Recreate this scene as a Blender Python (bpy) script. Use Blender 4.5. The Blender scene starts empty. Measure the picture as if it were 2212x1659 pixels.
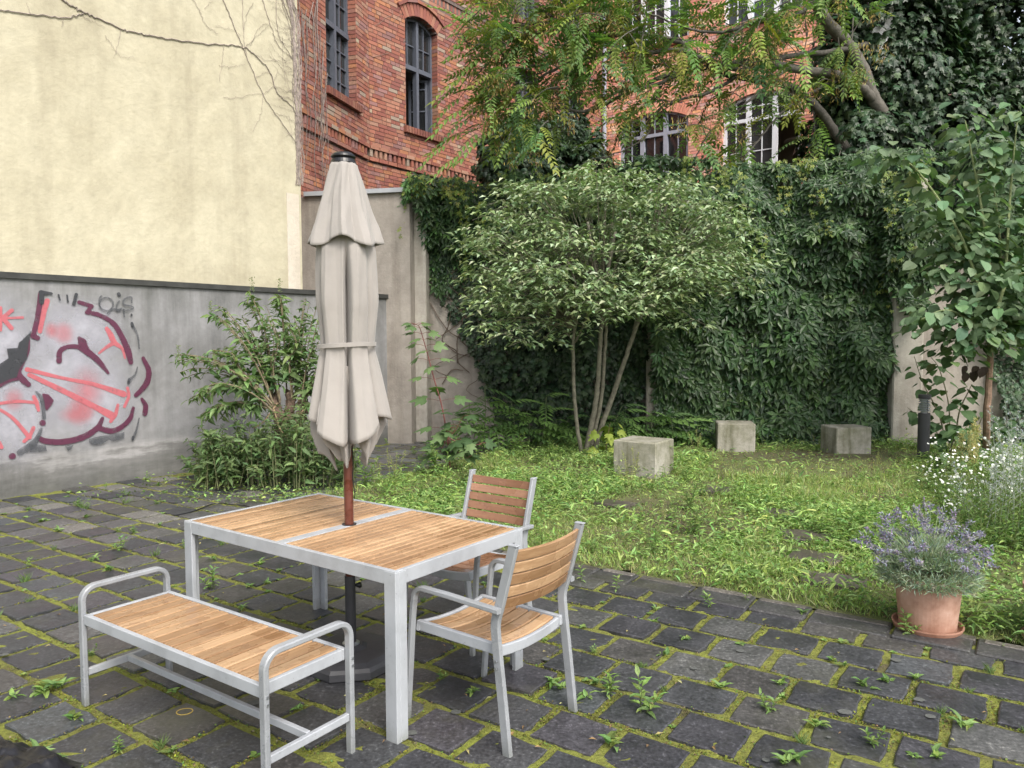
import bpy, math, random
import numpy as np
from math import sin, cos, pi, radians
from mathutils import Matrix, Vector
import mathutils.noise as mn
rng = np.random.default_rng(11)
random.seed(11)
D = bpy.data
SC = bpy.context.scene
COL = SC.collection

# ------------------------------------------------------------------ camera
FPX, PITCH, ROLL, CAMZ = 1649.78, 0.0568804, -0.00370522, 1.67498   # focal length in px of a 2212 x 1659 picture
_cp, _sp = cos(PITCH), sin(PITCH)
_f = np.array([0, _cp, -_sp]); _u0 = np.array([0, _sp, _cp]); _r0 = np.array([1., 0, 0])
_r = cos(ROLL) * _r0 + sin(ROLL) * _u0
_u = -sin(ROLL) * _r0 + cos(ROLL) * _u0
EYE = np.array([0, 0, CAMZ])
cam = D.objects.new('camera', D.cameras.new('camera'))
COL.objects.link(cam)
cam.data.sensor_width = 36.0
cam.data.lens = FPX / 2212 * 36.0
cam.data.clip_start = 0.05
cam.data.clip_end = 500
cam.matrix_world = Matrix(((_r[0], _u[0], -_f[0], 0), (_r[1], _u[1], -_f[1], 0), (_r[2], _u[2], -_f[2], CAMZ), (0, 0, 0, 1)))
SC.camera = cam

# ------------------------------------------------------------------ world, sun, exposure
SUN_EL, SUN_AZ = radians(46), math.atan2(.47, -.88)
w = D.worlds.new('World'); SC.world = w; w.use_nodes = True
nt = w.node_tree; nt.nodes.clear()
sky = nt.nodes.new('ShaderNodeTexSky'); sky.sky_type = 'NISHITA'; sky.sun_disc = False
sky.sun_elevation = SUN_EL; sky.sun_rotation = SUN_AZ; sky.air_density = 1.0; sky.dust_density = 4.0; sky.ozone_density = 1.0
hs = nt.nodes.new('ShaderNodeHueSaturation'); hs.inputs['Saturation'].default_value = 0.38
bg = nt.nodes.new('ShaderNodeBackground'); bg.inputs[1].default_value = 0.15
ow = nt.nodes.new('ShaderNodeOutputWorld')
nt.links.new(sky.outputs[0], hs.inputs['Color']); nt.links.new(hs.outputs[0], bg.inputs[0]); nt.links.new(bg.outputs[0], ow.inputs[0])
sun = D.objects.new('sun', D.lights.new('sun', 'SUN')); COL.objects.link(sun)
sun.data.energy = 1.3; sun.data.angle = radians(22); sun.data.color = (1, .93, .82)
_sd = Vector((sin(SUN_AZ) * cos(SUN_EL), cos(SUN_AZ) * cos(SUN_EL), sin(SUN_EL)))
sun.rotation_euler = (-_sd).to_track_quat('-Z', 'Y').to_euler()
sun.location = (0, 0, 30)
SC.view_settings.view_transform = 'Standard'; SC.view_settings.look = 'None'
SC.view_settings.gamma = 1; SC.view_settings.use_curve_mapping = False
SC.view_settings.exposure = 1.02
SC.cycles.use_denoising = True
SC.cycles.max_bounces = 6; SC.cycles.diffuse_bounces = 4; SC.cycles.transparent_max_bounces = 12
SC.cycles.sample_clamp_indirect = 6

# ------------------------------------------------------------------ points in the place
def ray(x, y):
    return _f + (x - 1106) / FPX * _r - (y - 829.5) / FPX * _u
def G(x, y, z=0.0):
    v = ray(x, y); return EYE + v * ((z - CAMZ) / v[2])
def AT(x, y, Y):
    v = ray(x, y); return EYE + v * (Y / v[1])
def project(P):
    Q = np.asarray(P, float) - EYE; zz = Q @ _f
    return np.stack([1106 + FPX * (Q @ _r) / zz, 829.5 - FPX * (Q @ _u) / zz, zz], -1)
class Plane:
    def __init__(s, o, d):
        s.o = np.array([o[0], o[1], 0.]); d = np.array([d[0], d[1], 0.]); s.d = d / np.linalg.norm(d)
        s.n = np.array([s.d[1], -s.d[0], 0.])
        if s.n @ (EYE - s.o) < 0: s.n = -s.n
    def sz(s, x, y, off=0):
        v = ray(x, y); o = s.o + s.n * off
        t = ((o - EYE) @ s.n) / (v @ s.n); p = EYE + v * t
        return float((p - s.o) @ s.d), float(p[2])
    def at(s, a, z, off=0):
        return s.o + s.d * a + s.n * off + np.array([0, 0, z])
    def px(s, x, y, off=0):
        a, z = s.sz(x, y, off); return s.at(a, z, off)
def fr(f, n):
    f = f / np.linalg.norm(f); n = n - f * (n @ f); n = n / np.linalg.norm(n)
    return np.stack([np.cross(f, n), f, n], 1)

# ------------------------------------------------------------------ materials
def newmat(name):
    m = D.materials.new(name); m.use_nodes = True
    t = m.node_tree; b = t.nodes['Principled BSDF']
    return m, t, b
def N(t, kind, **kw):
    n = t.nodes.new(kind)
    for k, v in kw.items():
        if k in n.inputs.keys(): n.inputs[k].default_value = v
        else: setattr(n, k, v)
    return n
def ramp(t, stops):
    r = t.nodes.new('ShaderNodeValToRGB'); e = r.color_ramp.elements
    while len(e) < len(stops): e.new(.5)
    for k, (p, c) in enumerate(stops):
        e[k].position = p; e[k].color = (*c, 1) if len(c) == 3 else c
    return r
def coords(t, scale=(1, 1, 1), kind='Object'):
    tc = t.nodes.new('ShaderNodeTexCoord'); mp = t.nodes.new('ShaderNodeMapping')
    mp.inputs['Scale'].default_value = scale
    t.links.new(tc.outputs[kind], mp.inputs[0]); return mp.outputs[0]
def bump(t, b, src, strength, dist=.01):
    bm = N(t, 'ShaderNodeBump', Strength=strength, Distance=dist)
    t.links.new(src, bm.inputs['Height']); t.links.new(bm.outputs[0], b.inputs['Normal'])
def mixc(t, fac, a, b, mode='MIX'):
    m = t.nodes.new('ShaderNodeMix'); m.data_type = 'RGBA'; m.blend_type = mode
    for s, v in ((0, fac), (6, a), (7, b)):
        if hasattr(v, 'is_output'): t.links.new(v, m.inputs[s])
        elif s == 0: m.inputs[0].default_value = v
        else: m.inputs[s].default_value = (*v, 1)
    return m.outputs[2]
def noise(t, vec, scale, detail=6, rough=.6):
    n = N(t, 'ShaderNodeTexNoise', Scale=scale, Detail=detail, Roughness=rough)
    t.links.new(vec, n.inputs['Vector']); return n.outputs['Fac']
def painted(name, c, rough=.4):
    m, t, b = newmat(name); ge = t.nodes.new('ShaderNodeNewGeometry'); pos = ge.outputs['Position']
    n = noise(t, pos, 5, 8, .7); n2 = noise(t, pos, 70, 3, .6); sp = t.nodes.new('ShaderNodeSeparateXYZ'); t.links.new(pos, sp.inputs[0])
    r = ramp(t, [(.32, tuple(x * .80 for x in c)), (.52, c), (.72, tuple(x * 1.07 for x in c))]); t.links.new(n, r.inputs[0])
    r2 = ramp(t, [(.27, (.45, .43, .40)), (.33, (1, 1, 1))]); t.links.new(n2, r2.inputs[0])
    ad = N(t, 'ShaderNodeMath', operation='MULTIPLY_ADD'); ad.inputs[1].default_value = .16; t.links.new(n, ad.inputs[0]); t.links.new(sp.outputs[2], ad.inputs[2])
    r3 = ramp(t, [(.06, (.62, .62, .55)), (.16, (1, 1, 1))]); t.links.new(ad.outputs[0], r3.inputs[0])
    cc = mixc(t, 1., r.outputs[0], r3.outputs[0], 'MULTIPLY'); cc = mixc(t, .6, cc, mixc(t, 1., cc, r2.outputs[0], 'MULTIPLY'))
    t.links.new(cc, b.inputs['Base Color']); rr = ramp(t, [(.4, (rough * .7,) * 3), (.65, (rough * 1.35,) * 3)]); t.links.new(n, rr.inputs[0]); t.links.new(rr.outputs[0], b.inputs['Roughness'])
    return m
def simple(name, c, rough=.6, metal=0., nscale=0, namt=.15, bmp=0, kind='Object', spec=None):
    m, t, b = newmat(name)
    b.inputs['Roughness'].default_value = rough; b.inputs['Metallic'].default_value = metal
    if spec is not None: b.inputs['Specular IOR Level'].default_value = spec
    if nscale:
        v = coords(t, kind=kind); n = noise(t, v, nscale)
        lo = tuple(x * (1 - namt) for x in c); hi = tuple(min(1, x * (1 + namt)) for x in c)
        r = ramp(t, [(.3, lo), (.7, hi)]); t.links.new(n, r.inputs[0]); t.links.new(r.outputs[0], b.inputs['Base Color'])
        if bmp: bump(t, b, n, bmp)
    else: b.inputs['Base Color'].default_value = (*c, 1)
    return m
def attrmat(name, rough=.6, nscale=0, namt=.3, bmp=0, transl=0., spec=.5, tint=None, bscale=None, kind='Object'):
    """colour from the mesh's own Col attribute (one colour per leaf, brick, blade)"""
    m, t, b = newmat(name)
    a = t.nodes.new('ShaderNodeAttribute'); a.attribute_name = 'Col'; c = a.outputs['Color']
    b.inputs['Roughness'].default_value = rough; b.inputs['Specular IOR Level'].default_value = spec
    if nscale:
        v = coords(t, kind=kind); n = noise(t, v, nscale)
        r = ramp(t, [(.3, (1 - namt,) * 3), (.7, (1 + namt,) * 3)]); t.links.new(n, r.inputs[0])
        c = mixc(t, 1.0, c, r.outputs[0], 'MULTIPLY')
        if bmp:
            n2 = noise(t, v, bscale or nscale * 3); bump(t, b, n2, bmp)
    t.links.new(c, b.inputs['Base Color'])
    if transl:
        tr = t.nodes.new('ShaderNodeBsdfTranslucent'); mx = t.nodes.new('ShaderNodeMixShader'); mx.inputs[0].default_value = transl
        c2 = mixc(t, 1.0, c, (1.0, 1.25, .5), 'MULTIPLY')
        t.links.new(c2, tr.inputs[0]); t.links.new(b.outputs[0], mx.inputs[1]); t.links.new(tr.outputs[0], mx.inputs[2])
        t.links.new(mx.outputs[0], t.nodes['Material Output'].inputs[0])
    return m
LEAF = attrmat('leaf', .42, transl=.25, spec=.45)
LEAFG = attrmat('glossy leaf', .42, transl=.2, spec=.4)
LEAFM = attrmat('matte leaf', .6, transl=.3, spec=.3)
BARK = attrmat('bark', .85, nscale=18, namt=.4, bmp=.6)
BRICK = attrmat('brick', .85, nscale=25, namt=.22, bmp=.35, bscale=60)
MORTAR = simple('mortar', (.13, .10, .09), .95, nscale=12, namt=.3, bmp=.4)
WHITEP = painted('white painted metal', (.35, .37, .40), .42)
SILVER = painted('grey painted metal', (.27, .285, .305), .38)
FRAMEG = simple('grey window paint', (.085, .095, .12), .45, nscale=9, namt=.1)
FRAMEL = simple('light grey window paint', (.30, .32, .38), .45, nscale=9, namt=.1)
FRAMEW = simple('white window paint', (.72, .74, .78), .5, nscale=9, namt=.04)
def glassmat():
    m, t, b = newmat('window glass')
    v = coords(t); n = noise(t, v, .8, 2)
    r = ramp(t, [(.3, (.008, .009, .010)), (.7, (.035, .038, .04))]); t.links.new(n, r.inputs[0]); t.links.new(r.outputs[0], b.inputs['Base Color'])
    b.inputs['Roughness'].default_value = .04; b.inputs['Specular IOR Level'].default_value = .75
    n2 = noise(t, v, 1.2, 1); bump(t, b, n2, .15, .03)
    return m
GLASS = glassmat()
def woodmat(name, c1, c2, rough=.4):
    m, t, b = newmat(name)
    oi = t.nodes.new('ShaderNodeObjectInfo')
    tc = t.nodes.new('ShaderNodeTexCoord'); ad = t.nodes.new('ShaderNodeVectorMath'); ad.operation = 'ADD'
    ml = t.nodes.new('ShaderNodeMath'); ml.operation = 'MULTIPLY'; ml.inputs[1].default_value = 37.
    t.links.new(oi.outputs['Random'], ml.inputs[0]); t.links.new(tc.outputs['Object'], ad.inputs[0]); t.links.new(ml.outputs[0], ad.inputs[1])
    mp = t.nodes.new('ShaderNodeMapping'); mp.inputs['Scale'].default_value = (3, 55, 55); t.links.new(ad.outputs[0], mp.inputs[0])
    n = noise(t, mp.outputs[0], 1.3, 5, .65)
    r = ramp(t, [(.25, c1), (.75, c2)]); t.links.new(n, r.inputs[0])
    rr = ramp(t, [(0, (.66, .60, .54)), (.5, (.98, .97, .96)), (1, (1.22, 1.25, 1.28))]); t.links.new(oi.outputs['Random'], rr.inputs[0])
    c = mixc(t, 1., r.outputs[0], rr.outputs[0], 'MULTIPLY')
    # wet patches: darker and glossier
    mp2 = t.nodes.new('ShaderNodeMapping'); mp2.inputs['Scale'].default_value = (6, 6, 6); gp = t.nodes.new('ShaderNodeNewGeometry'); t.links.new(gp.outputs['Position'], mp2.inputs[0])
    n2 = noise(t, mp2.outputs[0], 1.2, 3)
    wr = ramp(t, [(.46, (1, 1, 1)), (.56, (.88, .86, .84))]); t.links.new(n2, wr.inputs[0])
    c = mixc(t, 1., c, wr.outputs[0], 'MULTIPLY'); t.links.new(c, b.inputs['Base Color'])
    ro = ramp(t, [(.46, (rough,) * 3), (.56, (.16,) * 3)]); t.links.new(n2, ro.inputs[0]); t.links.new(ro.outputs[0], b.inputs['Roughness'])
    bump(t, b, n, .25, .002)
    return m
WOOD = woodmat('oiled wood slats', (.30, .175, .09), (.45, .295, .17))
WOOD2 = woodmat('weathered reddish wood slats', (.25, .125, .075), (.36, .20, .125), .5)
POLEW = woodmat('red brown wood pole', (.07, .02, .012), (.12, .035, .022), .45)
DARKPL = simple('dark grey plastic', (.035, .036, .042), .55, nscale=8, namt=.3, bmp=.05)
BLACKPL = simple('black plastic', (.008, .008, .010), .35)
STEEL = simple('galvanised steel', (.45, .47, .5), .35, metal=.9)
TERRA = None

def stucco(name, base, stainc, dark, scale=1.0, bmps=.8):
    m, t, b = newmat(name)
    v = coords(t); b.inputs['Roughness'].default_value = .92
    n1 = noise(t, v, 1.1 * scale, 8, .65); n2 = noise(t, v, 9 * scale, 8, .7)
    vs = coords(t, (2.2, 2.2, .22)); n3 = noise(t, vs, 1.5 * scale, 6, .6)
    r1 = ramp(t, [(.38, stainc), (.60, base)]); t.links.new(n1, r1.inputs[0])
    r2 = ramp(t, [(.3, (.87, .87, .87)), (.7, (1.09, 1.09, 1.09))]); t.links.new(n2, r2.inputs[0])
    r3 = ramp(t, [(.30, dark), (.5, (1, 1, 1))]); t.links.new(n3, r3.inputs[0])
    c = mixc(t, 1., r1.outputs[0], r2.outputs[0], 'MULTIPLY'); c = mixc(t, 1., c, r3.outputs[0], 'MULTIPLY')
    t.links.new(c, b.inputs['Base Color'])
    nb = noise(t, v, 22 * scale, 5, .62); bump(t, b, nb, bmps * .8, .012)
    return m, t, b, c
YELLOW = stucco('yellow render', (.47, .435, .325), (.40, .365, .265), (.84, .83, .82), .8, .75)[0]
CREAM = stucco('pale render patch', (.54, .49, .42), (.50, .45, .38), (.95, .94, .92), 1, 1.)[0]
HIGHW = stucco('grey brown render', (.33, .30, .265), (.24, .215, .19), (.72, .70, .68), 1.2, .8)[0]
PILLARM = stucco('pale cement render', (.42, .395, .35), (.31, .285, .25), (.75, .73, .7), 1.6, .7)[0]
PLASTERW = stucco('house plaster', (.55, .54, .5), (.5, .48, .44), (.9, .9, .9), .6, .4)[0]
def lowwallmat():
    m, t, b, c = stucco('weathered grey cement', (.285, .285, .295), (.19, .19, .192), (.66, .67, .66), .9, .5)
    # damp dark band and flaked patches near the foot of the wall, dirt under the coping
    tc = t.nodes.new('ShaderNodeTexCoord'); sp = t.nodes.new('ShaderNodeSeparateXYZ'); t.links.new(tc.outputs['Object'], sp.inputs[0])
    vv = coords(t, (.5, .5, 2.6)); n = noise(t, vv, 1.6, 7, .65)
    ad = N(t, 'ShaderNodeMath', operation='MULTIPLY_ADD'); ad.inputs[1].default_value = .95; t.links.new(n, ad.inputs[0]); t.links.new(sp.outputs[2], ad.inputs[2])
    r = ramp(t, [(.45, (.46, .46, .43)), (.60, (.66, .65, .62)), (.66, (1.12, 1.10, 1.07)), (.76, (.84, .84, .83)), (1.0, (1, 1, 1))])
    sc_ = N(t, 'ShaderNodeMath', operation='MULTIPLY'); sc_.inputs[1].default_value = .8; t.links.new(ad.outputs[0], sc_.inputs[0]); t.links.new(sc_.outputs[0], r.inputs[0])
    c2 = mixc(t, 1., c, r.outputs[0], 'MULTIPLY')
    # dirt dripping from the coping
    v3 = coords(t, (3, 3, .35)); n3 = noise(t, v3, 1.8, 5)
    a2 = N(t, 'ShaderNodeMath', operation='MULTIPLY_ADD'); a2.inputs[1].default_value = .7; t.links.new(n3, a2.inputs[0]); 
    zz = N(t, 'ShaderNodeMath', operation='MULTIPLY'); zz.inputs[1].default_value = .4; t.links.new(sp.outputs[2], zz.inputs[0]); t.links.new(zz.outputs[0], a2.inputs[2])
    r3 = ramp(t, [(.0, (1, 1, 1)), (.62, (1, 1, 1)), (.76, (.60, .61, .58))])
    s2 = N(t, 'ShaderNodeMath', operation='MULTIPLY'); s2.inputs[1].default_value = .55; t.links.new(a2.outputs[0], s2.inputs[0]); t.links.new(s2.outputs[0], r3.inputs[0])
    c3 = mixc(t, 1., c2, r3.outputs[0], 'MULTIPLY'); t.links.new(c3, b.inputs['Base Color'])
    return m
LOWW = lowwallmat()
def pavemat():
    m, t, b = newmat('dark slab')
    a = t.nodes.new('ShaderNodeAttribute'); a.attribute_name = 'Col'
    v = coords(t, kind='Generated') if False else None
    ge = t.nodes.new('ShaderNodeNewGeometry'); pos = ge.outputs['Position']
    n1 = noise(t, pos, 3.2, 7, .65); n2 = noise(t, pos, 60, 4, .7); n3 = noise(t, pos, 1.1, 4, .6)
    r1 = ramp(t, [(.3, (.68, .68, .70)), (.72, (1.35, 1.33, 1.28))]); t.links.new(n1, r1.inputs[0])
    c = mixc(t, 1., a.outputs['Color'], r1.outputs[0], 'MULTIPLY')
    r2 = ramp(t, [(.35, (.5, .5, .5)), (.60, (1.15, 1.15, 1.15)), (.72, (2.8, 2.8, 2.7))]); t.links.new(n2, r2.inputs[0])
    c = mixc(t, 1., c, r2.outputs[0], 'MULTIPLY')
    rm = ramp(t, [(.54, (0, 0, 0)), (.70, (.85, .85, .85))]); t.links.new(n3, rm.inputs[0])
    n4 = noise(t, pos, 25, 4, .7); mf = mixc(t, 1., rm.outputs[0], n4, 'MULTIPLY')
    c = mixc(t, mf, c, (.085, .085, .055))
    t.links.new(c, b.inputs['Base Color'])
    rr = ramp(t, [(.35, (.28,) * 3), (.65, (.62,) * 3)]); t.links.new(n1, rr.inputs[0]); t.links.new(rr.outputs[0], b.inputs['Roughness'])
    b.inputs['Specular IOR Level'].default_value = .42
    bump(t, b, n2, .25, .002)
    return m
PAVE = pavemat()
def soilmat(name, stops, sc, bm=.8):
    m, t, b = newmat(name); b.inputs['Roughness'].default_value = .95
    ge = t.nodes.new('ShaderNodeNewGeometry'); n = noise(t, ge.outputs['Position'], sc, 8, .7)
    n2 = noise(t, ge.outputs['Position'], sc * 12, 6, .7)
    r = ramp(t, stops); t.links.new(n, r.inputs[0])
    r2 = ramp(t, [(.3, (.55, .55, .55)), (.7, (1.3, 1.3, 1.3))]); t.links.new(n2, r2.inputs[0])
    c = mixc(t, 1., r.outputs[0], r2.outputs[0], 'MULTIPLY'); t.links.new(c, b.inputs['Base Color'])
    bump(t, b, n2, bm, .02)
    return m
MOSSM = soilmat('mossy joint sand', [(.30, (.085, .07, .04)), (.42, (.14, .145, .03)), (.68, (.205, .235, .032))], 2.2)
SOIL = soilmat('soil with moss', [(.3, (.065, .052, .033)), (.46, (.095, .095, .04)), (.66, (.13, .17, .045))], 1.1)
BLOCKM = stucco('mossy concrete', (.34, .325, .28), (.20, .195, .14), (.55, .56, .48), 3.0, .6)[0]
def terramat():
    m, t, b = newmat('terracotta'); v = coords(t)
    n = noise(t, v, 6, 8, .7); r = ramp(t, [(.32, (.27, .145, .10)), (.45, (.37, .215, .155)), (.58, (.44, .275, .21)), (.72, (.52, .42, .36))]); t.links.new(n, r.inputs[0])
    sp = t.nodes.new('ShaderNodeSeparateXYZ'); t.links.new(v, sp.inputs[0])
    z = ramp(t, [(0.0, (.75, .60, .52)), (.10, (1, 1, 1))]); t.links.new(sp.outputs[2], z.inputs[0])
    c = mixc(t, 1., r.outputs[0], z.outputs[0], 'MULTIPLY'); t.links.new(c, b.inputs['Base Color']); b.inputs['Roughness'].default_value = .8
    bump(t, b, n, .1); return m
TERRA = terramat()
def fabricmat():
    m, t, b = newmat('taupe fabric'); v = coords(t)
    n = noise(t, v, 4, 5); r = ramp(t, [(.3, (.262, .244, .228)), (.7, (.31, .289, .270))]); t.links.new(n, r.inputs[0]); t.links.new(r.outputs[0], b.inputs['Base Color'])
    b.inputs['Roughness'].default_value = .85; b.inputs['Sheen Weight'].default_value = .2
    n2 = noise(t, v, 14, 4); bump(t, b, n2, .25, .01)
    return m
FABRIC = fabricmat()

# ------------------------------------------------------------------ mesh helpers
def me_from(name, V, F, C=None, mat=None, smooth=False):
    """V (n,3); F list of index arrays, each (m,k); C (n,3) colours"""
    V = np.asarray(V, np.float32)
    if isinstance(F, np.ndarray): F = [F]
    F = [np.asarray(f, np.int32) for f in F if len(f)]
    me = D.meshes.new(name); me.vertices.add(len(V)); me.vertices.foreach_set('co', V.ravel())
    tot = np.concatenate([np.full(len(f), f.shape[1], np.int32) for f in F]); idx = np.concatenate([f.ravel() for f in F])
    me.loops.add(len(idx)); me.loops.foreach_set('vertex_index', idx)
    me.polygons.add(len(tot)); st = np.concatenate([[0], np.cumsum(tot)[:-1]]).astype(np.int32)
    me.polygons.foreach_set('loop_start', st); me.polygons.foreach_set('loop_total', tot)
    me.polygons.foreach_set('use_smooth', np.full(len(tot), bool(smooth)))
    me.update(calc_edges=True)
    if C is not None:
        C = np.asarray(C, np.float32); C = np.concatenate([C, np.ones((len(C), 1), np.float32)], 1)
        a = me.color_attributes.new('Col', 'FLOAT_COLOR', 'POINT'); a.data.foreach_set('color', C.ravel())
    if mat: me.materials.append(mat)
    return me
class MB:
    def __init__(s): s.V = []; s.F = {}; s.C = []; s.n = 0
    def add(s, V, F, c=None):
        V = np.asarray(V, float)
        if isinstance(F, np.ndarray): F = [F]
        for f in F:
            f = np.asarray(f)
            if f.ndim == 1: f = f[None]
            s.F.setdefault(f.shape[1], []).append(f + s.n)
        c = (1, 1, 1) if c is None else c
        C = np.asarray(c, float)
        if C.ndim == 1: C = np.repeat(C[None], len(V), 0)
        s.V.append(V); s.C.append(C); s.n += len(V); return s
    def mesh(s, name, mat, smooth=False):
        return me_from(name, np.concatenate(s.V), [np.concatenate(v) for v in s.F.values()], np.concatenate(s.C), mat, smooth)
    def obj(s, name, mat, parent=None, smooth=False, **tags):
        return ob(name, s.mesh(name, mat, smooth), parent, **tags)
def ob(name, me, parent=None, loc=None, rot=None, M=None, **tags):
    o = D.objects.new(name, me); COL.objects.link(o)
    if M is not None: o.matrix_world = Matrix(M)
    if loc is not None: o.location = loc
    if rot is not None: o.rotation_euler = rot
    if parent is not None:
        o.parent = parent
    for k, v in tags.items():
        if v is not None: o[k] = v
    return o
def thing(name, label, category, loc=(0, 0, 0), rz=0, group=None, kind=None):
    o = D.objects.new(name, None); COL.objects.link(o); o.location = loc; o.rotation_euler = (0, 0, rz); o.empty_display_size = .1
    if label: o['label'] = label
    if category: o['category'] = category
    if group: o['group'] = group
    if kind: o['kind'] = kind
    return o
def copy_tree(o, parent=None):
    c = o.copy(); COL.objects.link(c)
    if parent is not None: c.parent = parent
    for ch in list(o.children): copy_tree(ch, c)
    return c
BOXF = np.array([[0, 3, 2, 1], [4, 5, 6, 7], [0, 1, 5, 4], [1, 2, 6, 5], [2, 3, 7, 6], [3, 0, 4, 7]])
BOXV = np.array([[-.5, -.5, -.5], [.5, -.5, -.5], [.5, .5, -.5], [-.5, .5, -.5], [-.5, -.5, .5], [.5, -.5, .5], [.5, .5, .5], [-.5, .5, .5]])
def box(c, dims, R=None):
    V = BOXV * np.asarray(dims, float)
    if R is not None: V = V @ np.asarray(R).T
    return V + np.asarray(c, float), BOXF
def bbox(c, dims, bev=.002, R=None):
    """box with bevelled edges along all sides (44 faces or fewer)"""
    import itertools
    d = np.asarray(dims, float) / 2; bev = min(bev, d.min() * .45)
    V = []; idx = {}
    for sx, sy, sz in itertools.product((-1, 1), repeat=3):
        s = np.array([sx, sy, sz])
        for ax in range(3):
            p = d * s - bev * s; p[ax] = d[ax] * s[ax]
            idx[(sx, sy, sz, ax)] = len(V); V.append(p)
    F4 = []; F3 = []
    for ax in range(3):
        o = [a for a in range(3) if a != ax]
        for s in (-1, 1):
            q = []
            for a, b_ in ((-1, -1), (1, -1), (1, 1), (-1, 1)):
                k = [0, 0, 0]; k[ax] = s; k[o[0]] = a; k[o[1]] = b_; q.append(idx[(*k, ax)])
            F4.append(q)
    for ax in range(3):
        o = [a for a in range(3) if a != ax]
        for a, b_ in itertools.product((-1, 1), repeat=2):
            k1 = [0, 0, 0]; k1[o[0]] = a; k1[o[1]] = b_; k2 = list(k1); k1[ax] = -1; k2[ax] = 1
            F4.append([idx[(*k1, o[0])], idx[(*k2, o[0])], idx[(*k2, o[1])], idx[(*k1, o[1])]])
    for s in itertools.product((-1, 1), repeat=3): F3.append([idx[(*s, 0)], idx[(*s, 1)], idx[(*s, 2)]])
    V = np.array(V)
    def fix(F):
        F = np.array(F)
        for k, f in enumerate(F):
            nn = np.cross(V[f[1]] - V[f[0]], V[f[2]] - V[f[0]])
            if nn @ V[f].mean(0) < 0: F[k] = f[::-1]
        return F
    F4 = fix(F4); F3 = fix(F3)
    if R is not None: V = V @ np.asarray(R).T
    return V + np.asarray(c, float), [F4, F3]
def crom(P, n=6):
    P = np.asarray(P, float); Q = np.vstack([2 * P[0] - P[1], P, 2 * P[-1] - P[-2]]); out = []
    for i in range(1, len(Q) - 2):
        p0, p1, p2, p3 = Q[i - 1:i + 3]
        for t in np.linspace(0, 1, n, endpoint=False):
            out.append(.5 * (2 * p1 + (p2 - p0) * t + (2 * p0 - 5 * p1 + 4 * p2 - p3) * t * t + (3 * p1 - p0 - 3 * p2 + p3) * t ** 3))
    out.append(P[-1]); return np.array(out)
def tube(P, r, sides=6, cap=True, sx=1., up=None):
    """swept ring; r scalar or per point; sx widens the section across"""
    P = np.asarray(P, float); n = len(P); r = np.broadcast_to(np.asarray(r, float), (n,))
    T = np.gradient(P, axis=0); T /= np.linalg.norm(T, axis=1)[:, None] + 1e-12
    u = np.array([0, 0, 1.]) if up is None else np.asarray(up, float)
    if abs(T[0] @ u) > .95 and up is None: u = np.array([1., 0, 0])
    V = []
    a = np.arange(sides) * 2 * pi / sides
    for i in range(n):
        x = np.cross(T[i], u)
        if np.linalg.norm(x) < 1e-6: x = np.array([1., 0, 0])
        x /= np.linalg.norm(x); y = np.cross(x, T[i]); u = y
        V.append(P[i] + r[i] * (np.cos(a)[:, None] * x * sx + np.sin(a)[:, None] * y))
    V = np.concatenate(V); F = []
    i = np.arange(n - 1)[:, None] * sides; j = np.arange(sides)[None]; k = (j + 1) % sides
    F = np.stack([i + j, i + k, i + sides + k, i + sides + j], -1).reshape(-1, 4)
    Fs = [F]
    if cap:
        Fs.append(np.arange(sides)[None, ::-1]); Fs.append(np.arange(sides)[None] + (n - 1) * sides)
    return V, Fs
def rtube(P, w, h, up, bev=.004):
    """rectangular tube with bevelled corners swept along P; w across, h along up-ish"""
    P = np.asarray(P, float); n = len(P)
    T = np.gradient(P, axis=0); T /= np.linalg.norm(T, axis=1)[:, None] + 1e-12
    side = np.asarray(up, float)   # constant sideways axis
    prof = [(-w / 2 + bev, -h / 2), (w / 2 - bev, -h / 2), (w / 2, -h / 2 + bev), (w / 2, h / 2 - bev), (w / 2 - bev, h / 2), (-w / 2 + bev, h / 2), (-w / 2, h / 2 - bev), (-w / 2, -h / 2 + bev)]
    V = []
    for i in range(n):
        y = np.cross(side, T[i]); y /= np.linalg.norm(y)
        for a, b_ in prof: V.append(P[i] + side * a + y * b_)
    V = np.array(V); i = np.arange(n - 1)[:, None] * 8; j = np.arange(8)[None]; k = (j + 1) % 8
    F = np.stack([i + j, i + k, i + 8 + k, i + 8 + j], -1).reshape(-1, 4)
    return V, [F, np.arange(8)[None, ::-1], np.arange(8)[None] + (n - 1) * 8]
def lathe(prof, n=32):
    prof = np.asarray(prof, float); a = np.arange(n) * 2 * pi / n; m = len(prof)
    V = np.stack([prof[:, None, 0] * np.cos(a), prof[:, None, 0] * np.sin(a), np.repeat(prof[:, 1:2], n, 1)], -1).reshape(-1, 3)
    i = np.arange(m - 1)[:, None] * n; j = np.arange(n)[None]; k = (j + 1) % n
    return V, [np.stack([i + j, i + k, i + n + k, i + n + j], -1).reshape(-1, 4)]
def scatter(tv, tf, pos, R, sc, col, jit=0.):
    """place a template many times: pos (N,3), R (N,3,3), sc (N,), col (N,3)"""
    pos = np.asarray(pos); Nn = len(pos); k = len(tv)
    sc = np.broadcast_to(np.asarray(sc, float), (Nn,))
    V = np.einsum('nij,kj->nki', R, tv) * sc[:, None, None] + pos[:, None]
    if isinstance(tf, np.ndarray): tf = [tf]
    F = [(f[None] + (np.arange(Nn) * k)[:, None, None]).reshape(-1, f.shape[1]) for f in tf]
    C = np.repeat(np.asarray(col)[:, None], k, 1).reshape(-1, 3)
    return V.reshape(-1, 3), F, C
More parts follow.
